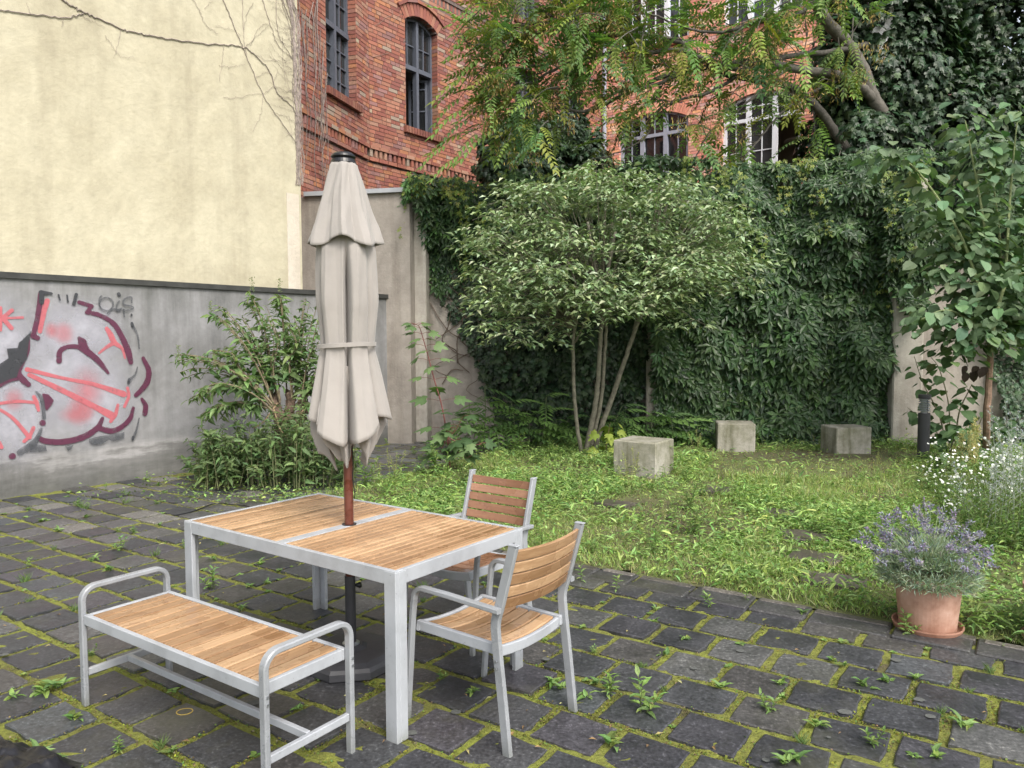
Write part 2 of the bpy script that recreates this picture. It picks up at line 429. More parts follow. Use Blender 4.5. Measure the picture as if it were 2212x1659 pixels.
def frames(fwd, nor):
    f = fwd / np.linalg.norm(fwd, axis=1)[:, None]; n = nor - f * (f * nor).sum(1)[:, None]; n /= np.linalg.norm(n, axis=1)[:, None] + 1e-9
    return np.stack([np.cross(f, n), f, n], -1)
def cols(base, n, var=.25, hue=.1):
    """albedo variation leaf by leaf"""
    base = np.asarray(base, float)
    if base.ndim == 2: base = base[rng.integers(0, len(base), n)]
    v = np.exp(rng.normal(0, var, n))[:, None]; h = 1 + rng.normal(0, hue, (n, 3)) * np.array([1, .4, 1])
    return np.clip(base * v * h, .004, .8)

# leaf templates: stem at origin, tip along +y, upper side +z
def leaf_oval(w=.45, fold=.12, droop=.12):
    v = np.array([[0, 0, 0], [-w / 2, .45, fold], [0, .45, 0], [w / 2, .45, fold], [0, 1, -droop]]); v[1:4:2, 1] = .42
    return v, np.array([[0, 2, 1], [0, 3, 2], [1, 2, 4], [2, 3, 4]])
def leaf_lance(w=.22, fold=.05, droop=.3):
    v = np.array([[0, 0, 0], [-w / 2, .3, fold], [0, .33, 0], [w / 2, .3, fold], [-w * .35, .68, fold - droop * .35], [0, .7, -droop * .4], [w * .35, .68, fold - droop * .35], [0, 1, -droop]])
    return v, [np.array([[0, 2, 1], [0, 3, 2], [4, 5, 7], [5, 6, 7]]), np.array([[1, 2, 5, 4], [2, 3, 6, 5]])]
def leaf_ivy():
    p = np.array([[0, 0], [-.28, -.06], [-.5, .22], [-.3, .38], [-.42, .68], [-.14, .66], [0, 1.0], [.14, .66], [.42, .68], [.3, .38], [.5, .22], [.28, -.06]])
    z = -.18 * np.abs(p[:, 0]) - .12 * p[:, 1] ** 2
    v = np.column_stack([p, z]); v = np.vstack([v, [0, .35, .05]])
    f = np.array([[12, i, (i + 1) % 12] for i in range(12)])[:, ::-1]
    return v, f
def leaf_palm(k=5, w=.42, spread=1.9):
    """palmate leaf of k leaflets"""
    V = []; F = []
    for i in range(k):
        a = (i - (k - 1) / 2) / ((k - 1) / 2) * spread / 1.; L = 1 - .32 * abs(i - (k - 1) / 2) / ((k - 1) / 2)
        lv = np.array([[0, 0, 0], [-w / 2 * .9, .55, .02], [0, .5, -.03], [w / 2 * .9, .55, .02], [0, 1, -.16]]) * L
        c, s = cos(a), sin(a); R = np.array([[c, s, 0], [-s, c, 0], [0, 0, 1]])
        n = len(V) * 5; V.append(lv @ R.T); F.append(np.array([[0, 2, 1], [0, 3, 2], [1, 2, 4], [2, 3, 4]]) + n)
    return np.concatenate(V), np.concatenate(F)
def leaf_lobed():
    """maple-like leaf, five toothed lobes"""
    p = [(0, 0), (-.22, -.08), (-.42, .02), (-.52, .25), (-.36, .30), (-.55, .62), (-.33, .58), (-.16, .60), (-.14, .82), (0, 1.05)]
    p = p + [(-x, y) for x, y in p[-2:0:-1]]
    p = np.array(p); z = -.22 * np.abs(p[:, 0]) ** 1.5 - .16 * p[:, 1] ** 2
    v = np.vstack([np.column_stack([p, z]), [0, .32, .03]]); n = len(p)
    return v, np.array([[n, (i + 1) % n, i] for i in range(n)])
def leaf_broad(w=.66):
    p = [(0, 0), (-.5 * w, .08), (-.62 * w, .38), (-.45 * w, .70), (0, 1.0)]
    p = p + [(-x, y) for x, y in p[-2:0:-1]]
    p = np.array(p); z = .10 * np.abs(p[:, 0]) - .25 * p[:, 1] ** 2
    v = np.vstack([np.column_stack([p, z]), [0, .4, -.07]]); n = len(p)
    return v, np.array([[n, (i + 1) % n, i] for i in range(n)])
def leaf_pinnate(k=7, ll=.27, w=.115, droop=.45):
    """compound leaf: thin rachis with k pairs of narrow leaflets"""
    V = []; F = []; n = 0
    def rz(y): return -droop * y ** 2
    ys = np.linspace(0, 1, 5)
    for i in range(4):
        V += [[-.006, ys[i], rz(ys[i])], [.006, ys[i], rz(ys[i])], [.006, ys[i + 1], rz(ys[i + 1])], [-.006, ys[i + 1], rz(ys[i + 1])]]
    F += [[4 * i, 4 * i + 1, 4 * i + 2, 4 * i + 3] for i in range(4)]; n = 16
    for i in range(k * 2 + 1):
        if i == k * 2: y = 1.0; a = 0; L = ll
        else:
            y = .14 + .82 * (i // 2) / (k - 1) + (.012 if i % 2 else 0); a = (1 if i % 2 else -1) * (1.15 - .3 * y); L = ll * (1 - .35 * abs(y - .45))
        d = np.array([sin(a), cos(a), 0]); q = np.array([cos(a), -sin(a), 0]); b = np.array([0, y, rz(y)])
        V += [list(b), list(b + d * L * .4 - q * w / 2 + [0, 0, -.02]), list(b + d * L + [0, 0, -.16 * L - .06]), list(b + d * L * .4 + q * w / 2 + [0, 0, -.02])]
        F.append([n, n + 3, n + 2, n + 1]); n += 4
    return np.array(V), np.array(F)
T_OVAL, T_LANCE, T_IVY, T_PALM, T_LOBE, T_BROAD, T_PIN = leaf_oval(), leaf_lance(), leaf_ivy(), leaf_palm(), leaf_lobed(), leaf_broad(), leaf_pinnate()
def leafmesh(T, name, color, mat, var=.12):
    v, f = T; c = np.repeat(np.array([color], float), len(v), 0) * np.exp(rng.normal(0, .05, (len(v), 1)))
    return me_from(name, v, f, c, mat)
def leafpart(me, parent, pos, fwd, nor, sc):
    R = fr(np.asarray(fwd, float), np.asarray(nor, float)) * sc
    M = np.eye(4); M[:3, :3] = R; M[:3, 3] = pos
    o = D.objects.new('leaf', me); COL.objects.link(o); o.parent = parent; o.matrix_basis = Matrix(M)
    return o

# ------------------------------------------------------------------ layout lines
PA = radians(-34.5)
PU = np.array([cos(PA), sin(PA)]); PV = np.array([-sin(PA), cos(PA)])     # paving axes
LW = Plane(G(0, 592, 2.4), np.array([-1.80, 12.70]) - G(0, 592, 2.4)[:2])  # low graffiti wall
LWEND = float((np.array([-1.80, 12.70, 0]) - LW.o) @ LW.d)
HW = Plane((-3.75, 12.76), (2.03, -.41))                                   # tall grey wall behind it
BW = Plane((-1.66, 12.86), (cos(radians(-8.5)), sin(radians(-8.5))))       # creeper wall at the back
BF = Plane((-2.79, 15.07), (.588, .809))                                   # brick: main front
CF = Plane((-2.79, 15.07), (.276, .961))                                   # brick: angled bay (s < 0)
RF = Plane((2.66, 22.6), (.809, -.588))                                    # brick: far wing
COR = BF.at(9.31, 0)
RF.o = COR.copy()
GARD_V, GARD_U = 4.90, -6.3
def uv(p): p = np.asarray(p); return p[..., 0] * PU[0] + p[..., 1] * PU[1], p[..., 0] * PV[0] + p[..., 1] * PV[1]
def gz(x, y):
    """height of the garden soil"""
    u, v = x * PU[0] + y * PU[1], x * PV[0] + y * PV[1]
    k = np.clip((v - 4.9) / 2.5, 0, 1)
    return k * .06 + .012 * np.sin(x * 2.1 + 1) * np.sin(y * 1.7) * k - .0 + .006
exec_order = []

# ================================================================== GROUND AND PAVING
# deep base ground, one sheet out to the horizon
mb = MB(); mb.add(np.array([[-120, -120, -.03], [120, -120, -.03], [120, 120, -.03], [-120, 120, -.03]]), np.array([[0, 1, 2, 3]]))
mb.obj('ground', SOIL, kind='structure')
# garden soil sheet, slightly uneven
gx = np.arange(-5.5, 13, .12); gy = np.arange(2.0, 13.4, .12); X, Y = np.meshgrid(gx, gy)
U, V_ = uv(np.stack([X, Y], -1))
Z = gz(X, Y) + .010 * np.sin(X * 5.1 + Y * 3) * np.cos(Y * 6.3) + .004
P = np.stack([X, Y, Z], -1).reshape(-1, 3)
nx, ny = len(gx), len(gy); i, j = np.meshgrid(np.arange(nx - 1), np.arange(ny - 1)); a = (j * nx + i).ravel()
F = np.stack([a, a + 1, a + nx + 1, a + nx], -1)
cu, cv = uv(P[F].mean(1)); keep = (cv > GARD_V + .02) & (cu > GARD_U)
keep &= ((P[F].mean(1) - LW.o) @ LW.n > -.1)
used = np.unique(F[keep]); rm = np.full(len(P), -1); rm[used] = np.arange(len(used))
# straight front edge along the kerb
Pu = P[used].copy(); uu, vv = uv(Pu); low = vv < GARD_V + .10
sh = (GARD_V + .005 - vv[low]); Pu[low, 0] += PV[0] * sh; Pu[low, 1] += PV[1] * sh; Pu[low, 2] = .004
ob('lawn_soil', me_from('lawn_soil', Pu, rm[F[keep]], None, SOIL, True), kind='structure')

# paving bed with moss in the joints
def bedheight(x, y): return -.006 + .007 * np.sin(x * 37) * np.sin(y * 41)
paving = thing('paving', None, None, kind='structure')
bu = np.arange(-11.5, 6.5, .05); bv = np.arange(-.6, 9.6, .05); U, V_ = np.meshgrid(bu, bv)
z = np.random.default_rng(3).normal(0, .0045, U.shape) - .003
P = np.stack([U * PU[0] + V_ * PV[0], U * PU[1] + V_ * PV[1], z], -1).reshape(-1, 3)
nx, ny = len(bu), len(bv); i, j = np.meshgrid(np.arange(nx - 1), np.arange(ny - 1)); a = (j * nx + i).ravel()
F = np.stack([a, a + 1, a + nx + 1, a + nx], -1); c = P[F].mean(1); cu, cv = uv(c)
keep = ((cv < GARD_V) | (cu < GARD_U + .1)) & ((c - LW.o) @ LW.n > -.05) & (c[:, 1] > .4)
used = np.unique(F[keep]); rm = np.full(len(P), -1); rm[used] = np.arange(len(used))
ob('joint_moss', me_from('joint_moss', P[used], rm[F[keep]], None, MOSSM, True), paving, kind='stuff')

def paver_mesh(k, pu=.285, pv=.262, col=(.035, .036, .042)):
    r = np.random.default_rng(100 + k); h = .03; bev = .006
    per = []
    for (x0, y0), (x1, y1) in (((-1, -1), (1, -1)), ((1, -1), (1, 1)), ((1, 1), (-1, 1)), ((-1, 1), (-1, -1))):
        for t in (0, .33, .66): per.append([(x0 + (x1 - x0) * t) * pu / 2, (y0 + (y1 - y0) * t) * pv / 2])
    per = np.array(per) + r.normal(0, .0034, (12, 2)); per[[0, 3, 6, 9]] *= .985
    n = 12; inner = per * (1 - bev * 2 / .28)
    V = np.vstack([np.column_stack([per, np.full(n, -h)]), np.column_stack([per, np.full(n, -bev * .7)]), np.column_stack([inner, np.zeros(n)])])
    i = np.arange(n); k2 = (i + 1) % n
    F = [np.concatenate([np.stack([i, k2, k2 + n, i + n], -1), np.stack([i + n, k2 + n, k2 + 2 * n, i + 2 * n], -1)]), (np.arange(n) + 2 * n)[None]]
    return V, F
pvar = []
for k in range(14):
    r = np.random.default_rng(k); c = np.array([.052, .054, .061]) * np.exp(r.normal(0, .15)) * (1 + r.normal(0, .015, 3))
    if k % 4 == 3: c = c * np.array([1.25, 1.18, 1.08])
    V, F = paver_mesh(k); pvar.append((V, F, c))
pme = [me_from('paver', V, F, np.repeat(c[None], len(V), 0), PAVE) for V, F, c in pvar]
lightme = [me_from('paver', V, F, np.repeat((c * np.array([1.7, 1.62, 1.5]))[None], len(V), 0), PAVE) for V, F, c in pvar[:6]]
cand = []
rows = range(-9, 24)
for rr in rows:
    vc = 3.375 + rr * .3045
    off = .5 * (rr % 2)
    for cc in range(-36, 16):
        uc = -1.255 + (cc + off) * .325
        if vc > GARD_V - .16 and uc > GARD_U: continue
        x, y = uc * PU[0] + vc * PV[0], uc * PU[1] + vc * PV[1]
        if y < .8 or (np.array([x, y, 0]) - LW.o) @ LW.n < .12: continue
        q = project([x, y, 0])
        if q[2] < 0 or q[0] < -1500 or q[0] > 3200 or q[1] > 2300: continue
        vis = (-60 < q[0] < 2270) and q[1] < 1720
        cand.append((0 if vis else 1, np.hypot(x, y), x, y, rr, cc))
cand.sort()
stuffV = MB()
for k, (vis, dist, x, y, rr, cc) in enumerate(cand):
    r = np.random.default_rng((rr + 50) * 97 + cc + 60)
    vi = r.integers(0, 14); zz = .008 + r.normal(0, .0032); rot = PA + r.normal(0, .008) + (pi if r.random() < .5 else 0)
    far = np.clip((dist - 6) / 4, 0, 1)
    R = Matrix.Rotation(rot, 4, 'Z') @ Matrix.Rotation(r.normal(0, .007), 4, 'X') @ Matrix.Rotation(r.normal(0, .006), 4, 'Y')
    R.translation = (x + r.normal(0, .002), y + r.normal(0, .002), zz)
    if k < 298:
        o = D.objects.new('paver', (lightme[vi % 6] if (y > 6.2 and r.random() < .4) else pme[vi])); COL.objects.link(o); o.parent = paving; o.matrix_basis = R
    else:
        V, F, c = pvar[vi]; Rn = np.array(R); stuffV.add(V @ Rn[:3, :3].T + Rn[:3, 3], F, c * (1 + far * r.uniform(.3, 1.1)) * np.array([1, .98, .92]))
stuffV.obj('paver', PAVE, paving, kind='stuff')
# narrow kerb stones along the lawn: dark paving face, pale worn rear edge
kerb = thing('kerb', None, None, kind='structure')
uu = -6.1; k = 0
while uu < 5.6:
    L = rng.uniform(.40, .47) if k % 3 else rng.uniform(.30, .36)
    u0 = uu + L / 2; vc = 4.765
    x, y = u0 * PU[0] + vc * PV[0], u0 * PU[1] + vc * PV[1]
    m1 = MB(); V, F = bbox((0, 0, -.02), (L - .02, .245, .07), .008); c = np.repeat(np.array([[.055, .055, .058]]), len(V), 0); m1.add(V, F, c)
    V2, F2 = bbox((rng.normal(0, .01), .085 + rng.normal(0, .01), -.0125), (L - rng.uniform(.03, .09), rng.uniform(.05, .075), .064), .006); m1.add(V2, F2, np.array([.15, .138, .128]) * rng.uniform(.5, 1.1))
    o = m1.obj('kerb_stone', PAVE, kerb); o.location = (x, y, .002 + rng.normal(0, .002)); o.rotation_euler = (0, 0, PA + rng.normal(0, .008)); uu += L; k += 1

# ================================================================== WALLS AND BUILDINGS
def slab(pl, s0, s1, z0, z1, off=0, th=.3):
    """solid wall panel whose front face lies on the plane"""
    c = pl.at((s0 + s1) / 2, (z0 + z1) / 2, off - th / 2)
    R = np.stack([pl.d, -pl.n, [0, 0, 1]], 1)
    return box(c, (s1 - s0, th, z1 - z0), R)
def plobj(pl, name, mat, parts, parent=None, **tags):
    """mesh in the wall's own frame so that its textures run along the wall"""
    R = np.stack([pl.d, -pl.n, [0, 0, 1]], 1); mb = MB()
    for V, F in parts: mb.add((V - pl.o) @ R, F)
    M = np.eye(4); M[:3, :3] = R; M[:3, 3] = pl.o
    o = mb.obj(name, mat, None, **tags); o.matrix_world = Matrix(M)
    if parent is not None: o.parent = parent
    return o
# left: low graffiti wall
gw = thing('garden_wall', 'low weathered grey cement wall with red and purple graffiti', 'wall')
plobj(LW, 'wall_face', LOWW, [slab(LW, -6, LWEND, -.1, 2.36, 0, .28)], gw)
COPM = simple('dark tarred coping', (.035, .036, .034), .7, nscale=6, namt=.4, bmp=.2)
plobj(LW, 'coping', COPM, [slab(LW, -6, LWEND, 2.36, 2.425, .035, .34)], gw)
# yellow house
yl, _ = LW.sz(657, 560)
yh = thing('yellow_house', 'tall windowless house wall in pale yellow render with bare creeper', 'building')
plobj(LW, 'wall_face', YELLOW, [slab(LW, -7, yl, 2.427, 15, -.05, 8)], yh)
s0, _ = LW.sz(626, 560); plobj(LW, 'render_patch', CREAM, [slab(LW, s0, yl - .04, 2.43, LW.sz(640, 418)[1], -.044, .02)], yh)
# tall grey wall with a metal coping
hw = thing('tall_wall', 'tall grey rendered wall under a pale metal coping, left of the pillar', 'wall')
s1, _ = HW.sz(872, 500)
plobj(HW, 'wall_face', HIGHW, [slab(HW, 0, s1 + .1, -.1, 4.04, 0, .25)], hw)
cs0 = HW.sz(660, 425)[0]; cs1 = HW.sz(846, 420)[0]
plobj(HW, 'metal_coping', simple('zinc coping', (.33, .345, .37), .5, nscale=5, namt=.1), [slab(HW, cs0, s1 + .1, 4.04, 4.11, .07, .4)], hw)
# creeper wall at the back with its pillars
bw = thing('back_wall', 'tall grey garden wall almost covered in creeper and ivy', 'wall')
plobj(BW, 'wall_face', HIGHW, [slab(BW, 0, 16, -.1, 4.05, 0, .3)], bw)
for (xa, xb, yref) in ((872, 921, 700), (1396, 1416, 800), (1926, 1991, 900)):
    a = BW.sz(xa, yref, .28)[0]; b = BW.sz(xb, yref, .28)[0]
    if xa == 1396: b = a + .38
    V, F = bbox(BW.at((a + b) / 2, 1.98, .14), (b - a, .30, 4.2), .02, np.stack([BW.d, -BW.n, [0, 0, 1]], 1))
    plobj(BW, 'pillar', PILLARM, [(V, F)], bw)
# ------------------------------------------------------------------ brick building
brick = thing('brick_building', 'red brick factory building with arched windows beyond the wall', 'building')
BC = np.array([[.33, .085, .052], [.36, .10, .060], [.30, .075, .05], [.38, .125, .075], [.27, .07, .05], [.40, .16, .10], [.34, .11, .075], [.42, .13, .06], [.30, .11, .09], [.36, .20, .14]])
BC = BC * np.array([.80, 1.12, 1.25])
BRICKS = []      # (centre, R, dims, colour)
def addbrick(pl, s, z, w, h, off, dep=.06, tilt=0, c=None):
    """box brick: w along the wall, h up, its front face `off` in front of the plane"""
    R = np.stack([pl.d, -pl.n, [0, 0, 1.]], 1)
    if tilt:
        ct, st = cos(tilt), sin(tilt); R = R @ np.array([[ct, 0, st], [0, 1, 0], [-st, 0, ct]])
    if c is None:
        r = rng.random(); c = BC[rng.integers(0, 9)] if r < .972 else (BC[9] if r < .988 else np.array([.33, .27, .19]))
        c = c * np.exp(rng.normal(0, .09))
    BRICKS.append((pl.at(s, z, off - dep / 2), R, (w, dep, h), c))
class Win:
    def __init__(s, s0, s1, zb, zs, rise, **k): s.s0, s.s1, s.zb, s.zs, s.rise = s0, s1, zb, zs, rise; s.k = k; s.hw = (s1 - s0) / 2; s.m = (s0 + s1) / 2; s.rad = (s.hw ** 2 + rise ** 2) / (2 * rise); s.cz = zs + rise - s.rad
    def excl(w, z, arch=.27):
        """half opening of wall (brick field) cut out at height z"""
        if z < w.zb - .15 or z > w.zs + w.rise + arch: return None
        if z < w.zb: return (w.s0 - .07, w.s1 + .07)
        ro = w.rad + arch; hh = ro * ro - (z - w.cz) ** 2
        if z <= w.zs: 
            if z > w.zs - .02: return (w.s0, w.s1)
            return (w.s0, w.s1)
        h = math.sqrt(max(hh, 0)); ang = w.hw / w.rad
        # limit by the sloping skewbacks
        lim = w.hw + (z - w.zs) * (w.hw / max(w.rad - w.rise, .1)) 
        h = min(h, lim); return (w.m - h, w.m + h)
def field(pl, s0, s1, z0, z1, wins, off=0., seed=0):
    z = z0; row = 0; r = np.random.default_rng(seed)
    while z + .066 <= z1:
        zc = z + .033; iv = [(s0, s1)]
        for w in wins:
            e = w.excl(zc)
            if e is None: continue
            niv = []
            for a, b in iv:
                if e[1] <= a or e[0] >= b: niv.append((a, b)); continue
                if e[0] > a: niv.append((a, e[0]))
                if e[1] < b: niv.append((e[1], b))
            iv = niv
        for a, b in iv:
            s = a - (0 if row % 2 else .06) if a > s0 + .001 else a - r.random() * .2
            while s < b - .02:
                L = .24 if r.random() < .55 else .115
                x0, x1 = max(s, a), min(s + L, b)
                if x1 - x0 > .03: addbrick(pl, (x0 + x1) / 2, zc, x1 - x0, .066, off + r.normal(0, .0022))
                s += L + .011
        z += .077; row += 1
def arch(pl, w, off, dep=.1, h=.25, label=True):
    n = int(2 * w.hw * 1.06 / .078) | 1; a = math.asin(w.hw / w.rad)
    for i in range(n):
        t = -a + 2 * a * (i + .5) / n; rr = w.rad + h / 2
        addbrick(pl, w.m + rr * sin(t), w.cz + rr * cos(t), 2 * a * rr / n - .010, h, off + .006 + rng.normal(0, .002), dep, t, BC[rng.integers(0, 4)] * rng.uniform(.9, 1.2))
    if label:
        m = int(2 * (w.hw + .12) / .21)
        for i in range(m):
            a2 = a * 1.06; t = -a2 + 2 * a2 * (i + .5) / m; rr = w.rad + h + .035
            addbrick(pl, w.m + rr * sin(t), w.cz + rr * cos(t), 2 * a2 * rr / m - .008, .062, off + .045, .12, t)
def sill(pl, w, off):
    n = int((w.s1 - w.s0 + .16) / .078)
    for i in range(n):
        s = w.s0 - .08 + (i + .5) * (w.s1 - w.s0 + .16) / n
        addbrick(pl, s, w.zb - .070, .066, .125, off + .085, .16, 0, BC[rng.integers(0, 5)] * rng.uniform(.55, .8))
def reveal(pl, w, off, dep=.24):
    z = w.zb
    k = 0
    while z < w.zs - .03:
        for s, sg in ((w.s0, 1), (w.s1, -1)):
            addbrick(pl, s + sg * .004, z + .033, .012, .066, off - .004, dep, 0, BC[rng.integers(0, 9)] * rng.uniform(.8, 1.05))
        z += .077
def wpos(pl, x, off=0, y=200): return pl.sz(x, y, off)[0]

def window(pl, w, mat, root, off=0, cols_=2, transom=None, sub=(2, 2), low_rows=3, openlow=None, rec=.2, heavy=.055, glass=GLASS):
    """arched window: frame (part) > panes, mullions; cols_ casements, each split into panes"""
    R = np.stack([pl.d, -pl.n, [0, 0, 1.]], 1)
    fm = MB()
    def bar(a, b, z0, z1, th=.06, o=0, m=fm):
        V, F = box(pl.at((a + b) / 2, (z0 + z1) / 2, off - rec + o), (b - a, th, z1 - z0), R); m.add(V, F)
    tr = transom if transom else (w.zb + w.zs) / 2
    a_ = math.asin(min(1, w.hw / w.rad))
    def topz(s): return w.cz + math.sqrt(max(w.rad ** 2 - (s - w.m) ** 2, 0))
    # outer frame
    bar(w.s0, w.s0 + heavy, w.zb, topz(w.s0 + .03), .08); bar(w.s1 - heavy, w.s1, w.zb, topz(w.s1 - .03), .08)
    bar(w.s0 + heavy, w.s1 - heavy, w.zb, w.zb + .05, .08)
    seg = 10
    for i in range(seg):
        t0 = -a_ + 2 * a_ * i / seg; t1 = -a_ + 2 * a_ * (i + 1) / seg; tm = (t0 + t1) / 2; rr = w.rad - .028
        ct, st = cos(tm), sin(tm); R2 = R @ np.array([[ct, 0, st], [0, 1, 0], [-st, 0, ct]])
        V, F = box(pl.at(w.m + rr * sin(tm), w.cz + rr * cos(tm), off - rec), (2 * a_ * rr / seg + .01, .08, .056), R2); fm.add(V, F)
    bw_ = (w.s1 - w.s0) / cols_
    for i in range(1, cols_):
        s = w.s0 + i * bw_; bar(s - heavy * .6, s + heavy * .6, w.zb + .05, topz(s) - .05, .11, .02)
    for i in range(cols_):
        a, b = w.s0 + i * bw_ + (heavy if i == 0 else heavy * .6), w.s0 + (i + 1) * bw_ - (heavy if i == cols_ - 1 else heavy * .6)
        bar(a, b, tr - .045, tr + .045, .10, .03)
    frame = fm.obj('window', mat, root)
    nc, nr = sub; sash = MB(); panes = []
    for i in range(cols_):
        a, b = w.s0 + i * bw_ + heavy * .8, w.s0 + (i + 1) * bw_ - heavy * .8
        zt = min(topz(a), topz(b)) - .04; tmx = topz((a + b) / 2) - .05
        # top light
        for k in range(1, nc): s = a + (b - a) * k / nc; bar(s - .011, s + .011, tr + .045, topz(s) - .04, .035, 0, sash)
        for k in range(1, nr): z = tr + .045 + (zt - tr) * k / nr; bar(a, b, z - .011, z + .011, .03, 0, sash)
        for k in range(nc):
            for q in range(nr):
                s_a, s_b = a + (b - a) * k / nc, a + (b - a) * (k + 1) / nc; z0 = tr + .045 + (zt - tr) * q / nr; z1 = tr + .045 + (zt - tr) * (q + 1) / nr
                if q == nr - 1: z1 = max(topz(s_a), topz(s_b)) - .01
                panes.append((s_a + .008, s_b - .008, z0 + .006, z1 - .006))
        if openlow and i in openlow: continue
        for k in range(1, nc): s = a + (b - a) * k / nc; bar(s - .011, s + .011, w.zb + .05, tr - .045, .035, 0, sash)
        for k in range(1, low_rows): z = w.zb + .05 + (tr - w.zb - .09) * k / low_rows; bar(a, b, z - .011, z + .011, .03, 0, sash)
        for k in range(nc):
            for q in range(low_rows):
                z0 = w.zb + .05 + (tr - w.zb - .095) * q / low_rows; z1 = w.zb + .05 + (tr - w.zb - .095) * (q + 1) / low_rows
                panes.append((a + (b - a) * k / nc + .008, a + (b - a) * (k + 1) / nc - .008, z0 + .006, z1 - .006))
    if sash.n: sash.obj('glazing_bars', mat, frame)
    for (s_a, s_b, z0, z1) in panes:
        V, F = box(pl.at((s_a + s_b) / 2, (z0 + z1) / 2, off - rec - .022), (s_b - s_a, .008, z1 - z0), R)
        me_o = MB(); me_o.add(V, F); me_o.obj('pane', glass, frame)
    return frame
# openings of the three fronts
OFFU = .055
w1 = Win(wpos(CF, 706, OFFU), wpos(CF, 771, OFFU), 0, 0, .01)
zs1 = CF.sz(772, 228, OFFU)[1]; w1 = Win(w1.s0, w1.s1, zs1, zs1 + 2.14, .17)
a_, b_ = BF.sz(877, 273, OFFU)[0], BF.sz(947, 290, OFFU)[0]; zb2 = BF.sz(879, 273, OFFU)[1]
w2 = Win(a_, b_, zb2, zb2 + 2.14, .17)
print('w1', w1.s0, w1.s1, w1.zb, 'w2', w2.s0, w2.s1, w2.zb)
p = 2.75
w3 = Win(BF.sz(1108, 200)[0], BF.sz(1160, 200)[0], zb2, zb2 + 2.14, .17)
w4 = Win(BF.sz(1214, 200)[0], BF.sz(1256, 200)[0], zb2, zb2 + 2.14, .17)
zup = BF.sz(1064, 8, OFFU)[1]
wu = [Win(w.s0, w.s1, zup, zup + 2.1, .17) for w in (w2, w3, w4)]
wu[0] = Win(BF.sz(1000, 8)[0], BF.sz(1060, 8)[0], zup, zup + 2.1, .17)
r1 = Win(RF.sz(1337, 290)[0], RF.sz(1487, 290)[0], 5.0, RF.sz(1337, 247)[1], .28)
tr1 = RF.sz(1384, 296)[1]
r2 = Win(RF.sz(1559, 290)[0], RF.sz(1731, 290)[0], 5.0, RF.sz(1731, 205)[1], .28)
tr2 = RF.sz(1732, 238)[1]
r3 = Win(RF.sz(1803, 290)[0], RF.sz(1985, 290)[0], 5.0, r2.zs, .28)
r1 = Win(r1.s0, r1.s1, 5.0, r2.zs, .28)
print('r', r1.s0, r1.s1, tr1, tr2, r2.zs, r2.s0, r2.s1, 'zup', zup, RF.sz(1600, 50)[1])
zru = RF.sz(1440, 90)[1]
ru = [Win(w.s0, w.s1, zru, zru + 2.4, .28) for w in (r1, r2, r3)]
# dentil band heights
zd = BF.sz(797, 320, OFFU)[1]; zd2 = BF.sz(1000, 24, OFFU)[1]
print('zd', zd, zd2)
def band(pl, s0, s1, ztop):
    """corbelled string course: plain course, spaced upright bricks, plain course"""
    s = s0 + .04
    while s < s1 - .03:
        addbrick(pl, s, ztop - .072, .064, .142, OFFU - .004, .075); s += .128
    for z, o in ((ztop + .036, OFFU + .018), (ztop - .186, OFFU - .006)):
        s = s0
        while s < s1 - .02:
            L = min(.24, s1 - s); addbrick(pl, s + L / 2, z, L - .008, .068, o, .09); s += .25
CFs = -2.75; BFe = 9.31
field(CF, CFs, 0, 3.62, zd - .225, [], 0, 1); field(BF, 0, BFe, 3.62, zd - .225, [], 0, 2)
band(CF, CFs, -.02, zd); band(BF, .02, BFe, zd)
zt_ = zd2 - .225
field(CF, CFs, .02, zd + .075, 10.0, [w1], OFFU, 3); field(BF, 0.02, BFe, zd + .075, zt_, [w2, w3, w4], OFFU, 4)
band(BF, .02, BFe, zd2); field(BF, 0, BFe, zd2 + .075, 12.4, wu, OFFU + .03, 5)
BC0 = BC; BC = BC * np.array([2.45, 2.8, 2.8])      # far wing: lighter orange brick, its sunlit brightness painted into the colour
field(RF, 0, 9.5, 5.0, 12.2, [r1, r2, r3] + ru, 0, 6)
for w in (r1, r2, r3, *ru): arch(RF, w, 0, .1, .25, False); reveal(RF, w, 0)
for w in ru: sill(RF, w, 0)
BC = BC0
for pl, w, o in ((CF, w1, OFFU), (BF, w2, OFFU), (BF, w3, OFFU), (BF, w4, OFFU), (BF, wu[0], OFFU + .03), (BF, wu[1], OFFU + .03), (BF, wu[2], OFFU + .03)):
    arch(pl, w, o); sill(pl, w, o); reveal(pl, w, o)
# mortar body with real openings
def body(pl, s0, s1, z0, z1, wins, off):
    out = []; zs = sorted(set([z0, z1] + [w.zb for w in wins if z0 < w.zb < z1] + [w.zs for w in wins if z0 < w.zs < z1] + [min(w.zs + w.rise * q, z1) for w in wins for q in (.45, .75, .92, 1.)]))
    zs = [z for z in zs if z0 <= z <= z1]
    for za, zb_ in zip(zs[:-1], zs[1:]):
        if zb_ - za < 1e-4: continue
        zm = (za + zb_) / 2; iv = [(s0, s1)]
        for w in wins:
            if not (w.zb < zm < w.zs + w.rise): continue
            h = w.hw if zm < w.zs else math.sqrt(max(w.rad ** 2 - (zm - w.cz) ** 2, 0))
            e = (w.m - h, w.m + h); niv = []
            for a, b in iv:
                if e[1] <= a or e[0] >= b: niv.append((a, b)); continue
                if e[0] > a: niv.append((a, e[0]))
                if e[1] < b: niv.append((e[1], b))
            iv = niv
        for a, b in iv: out.append(slab(pl, a, b, za, zb_, off, .34))
    return out
plobj(CF, 'wall', MORTAR, body(CF, CFs, .0, 0, zd, [], -.010) + body(CF, CFs, .0, zd, 12.3, [w1], OFFU - .010), brick)
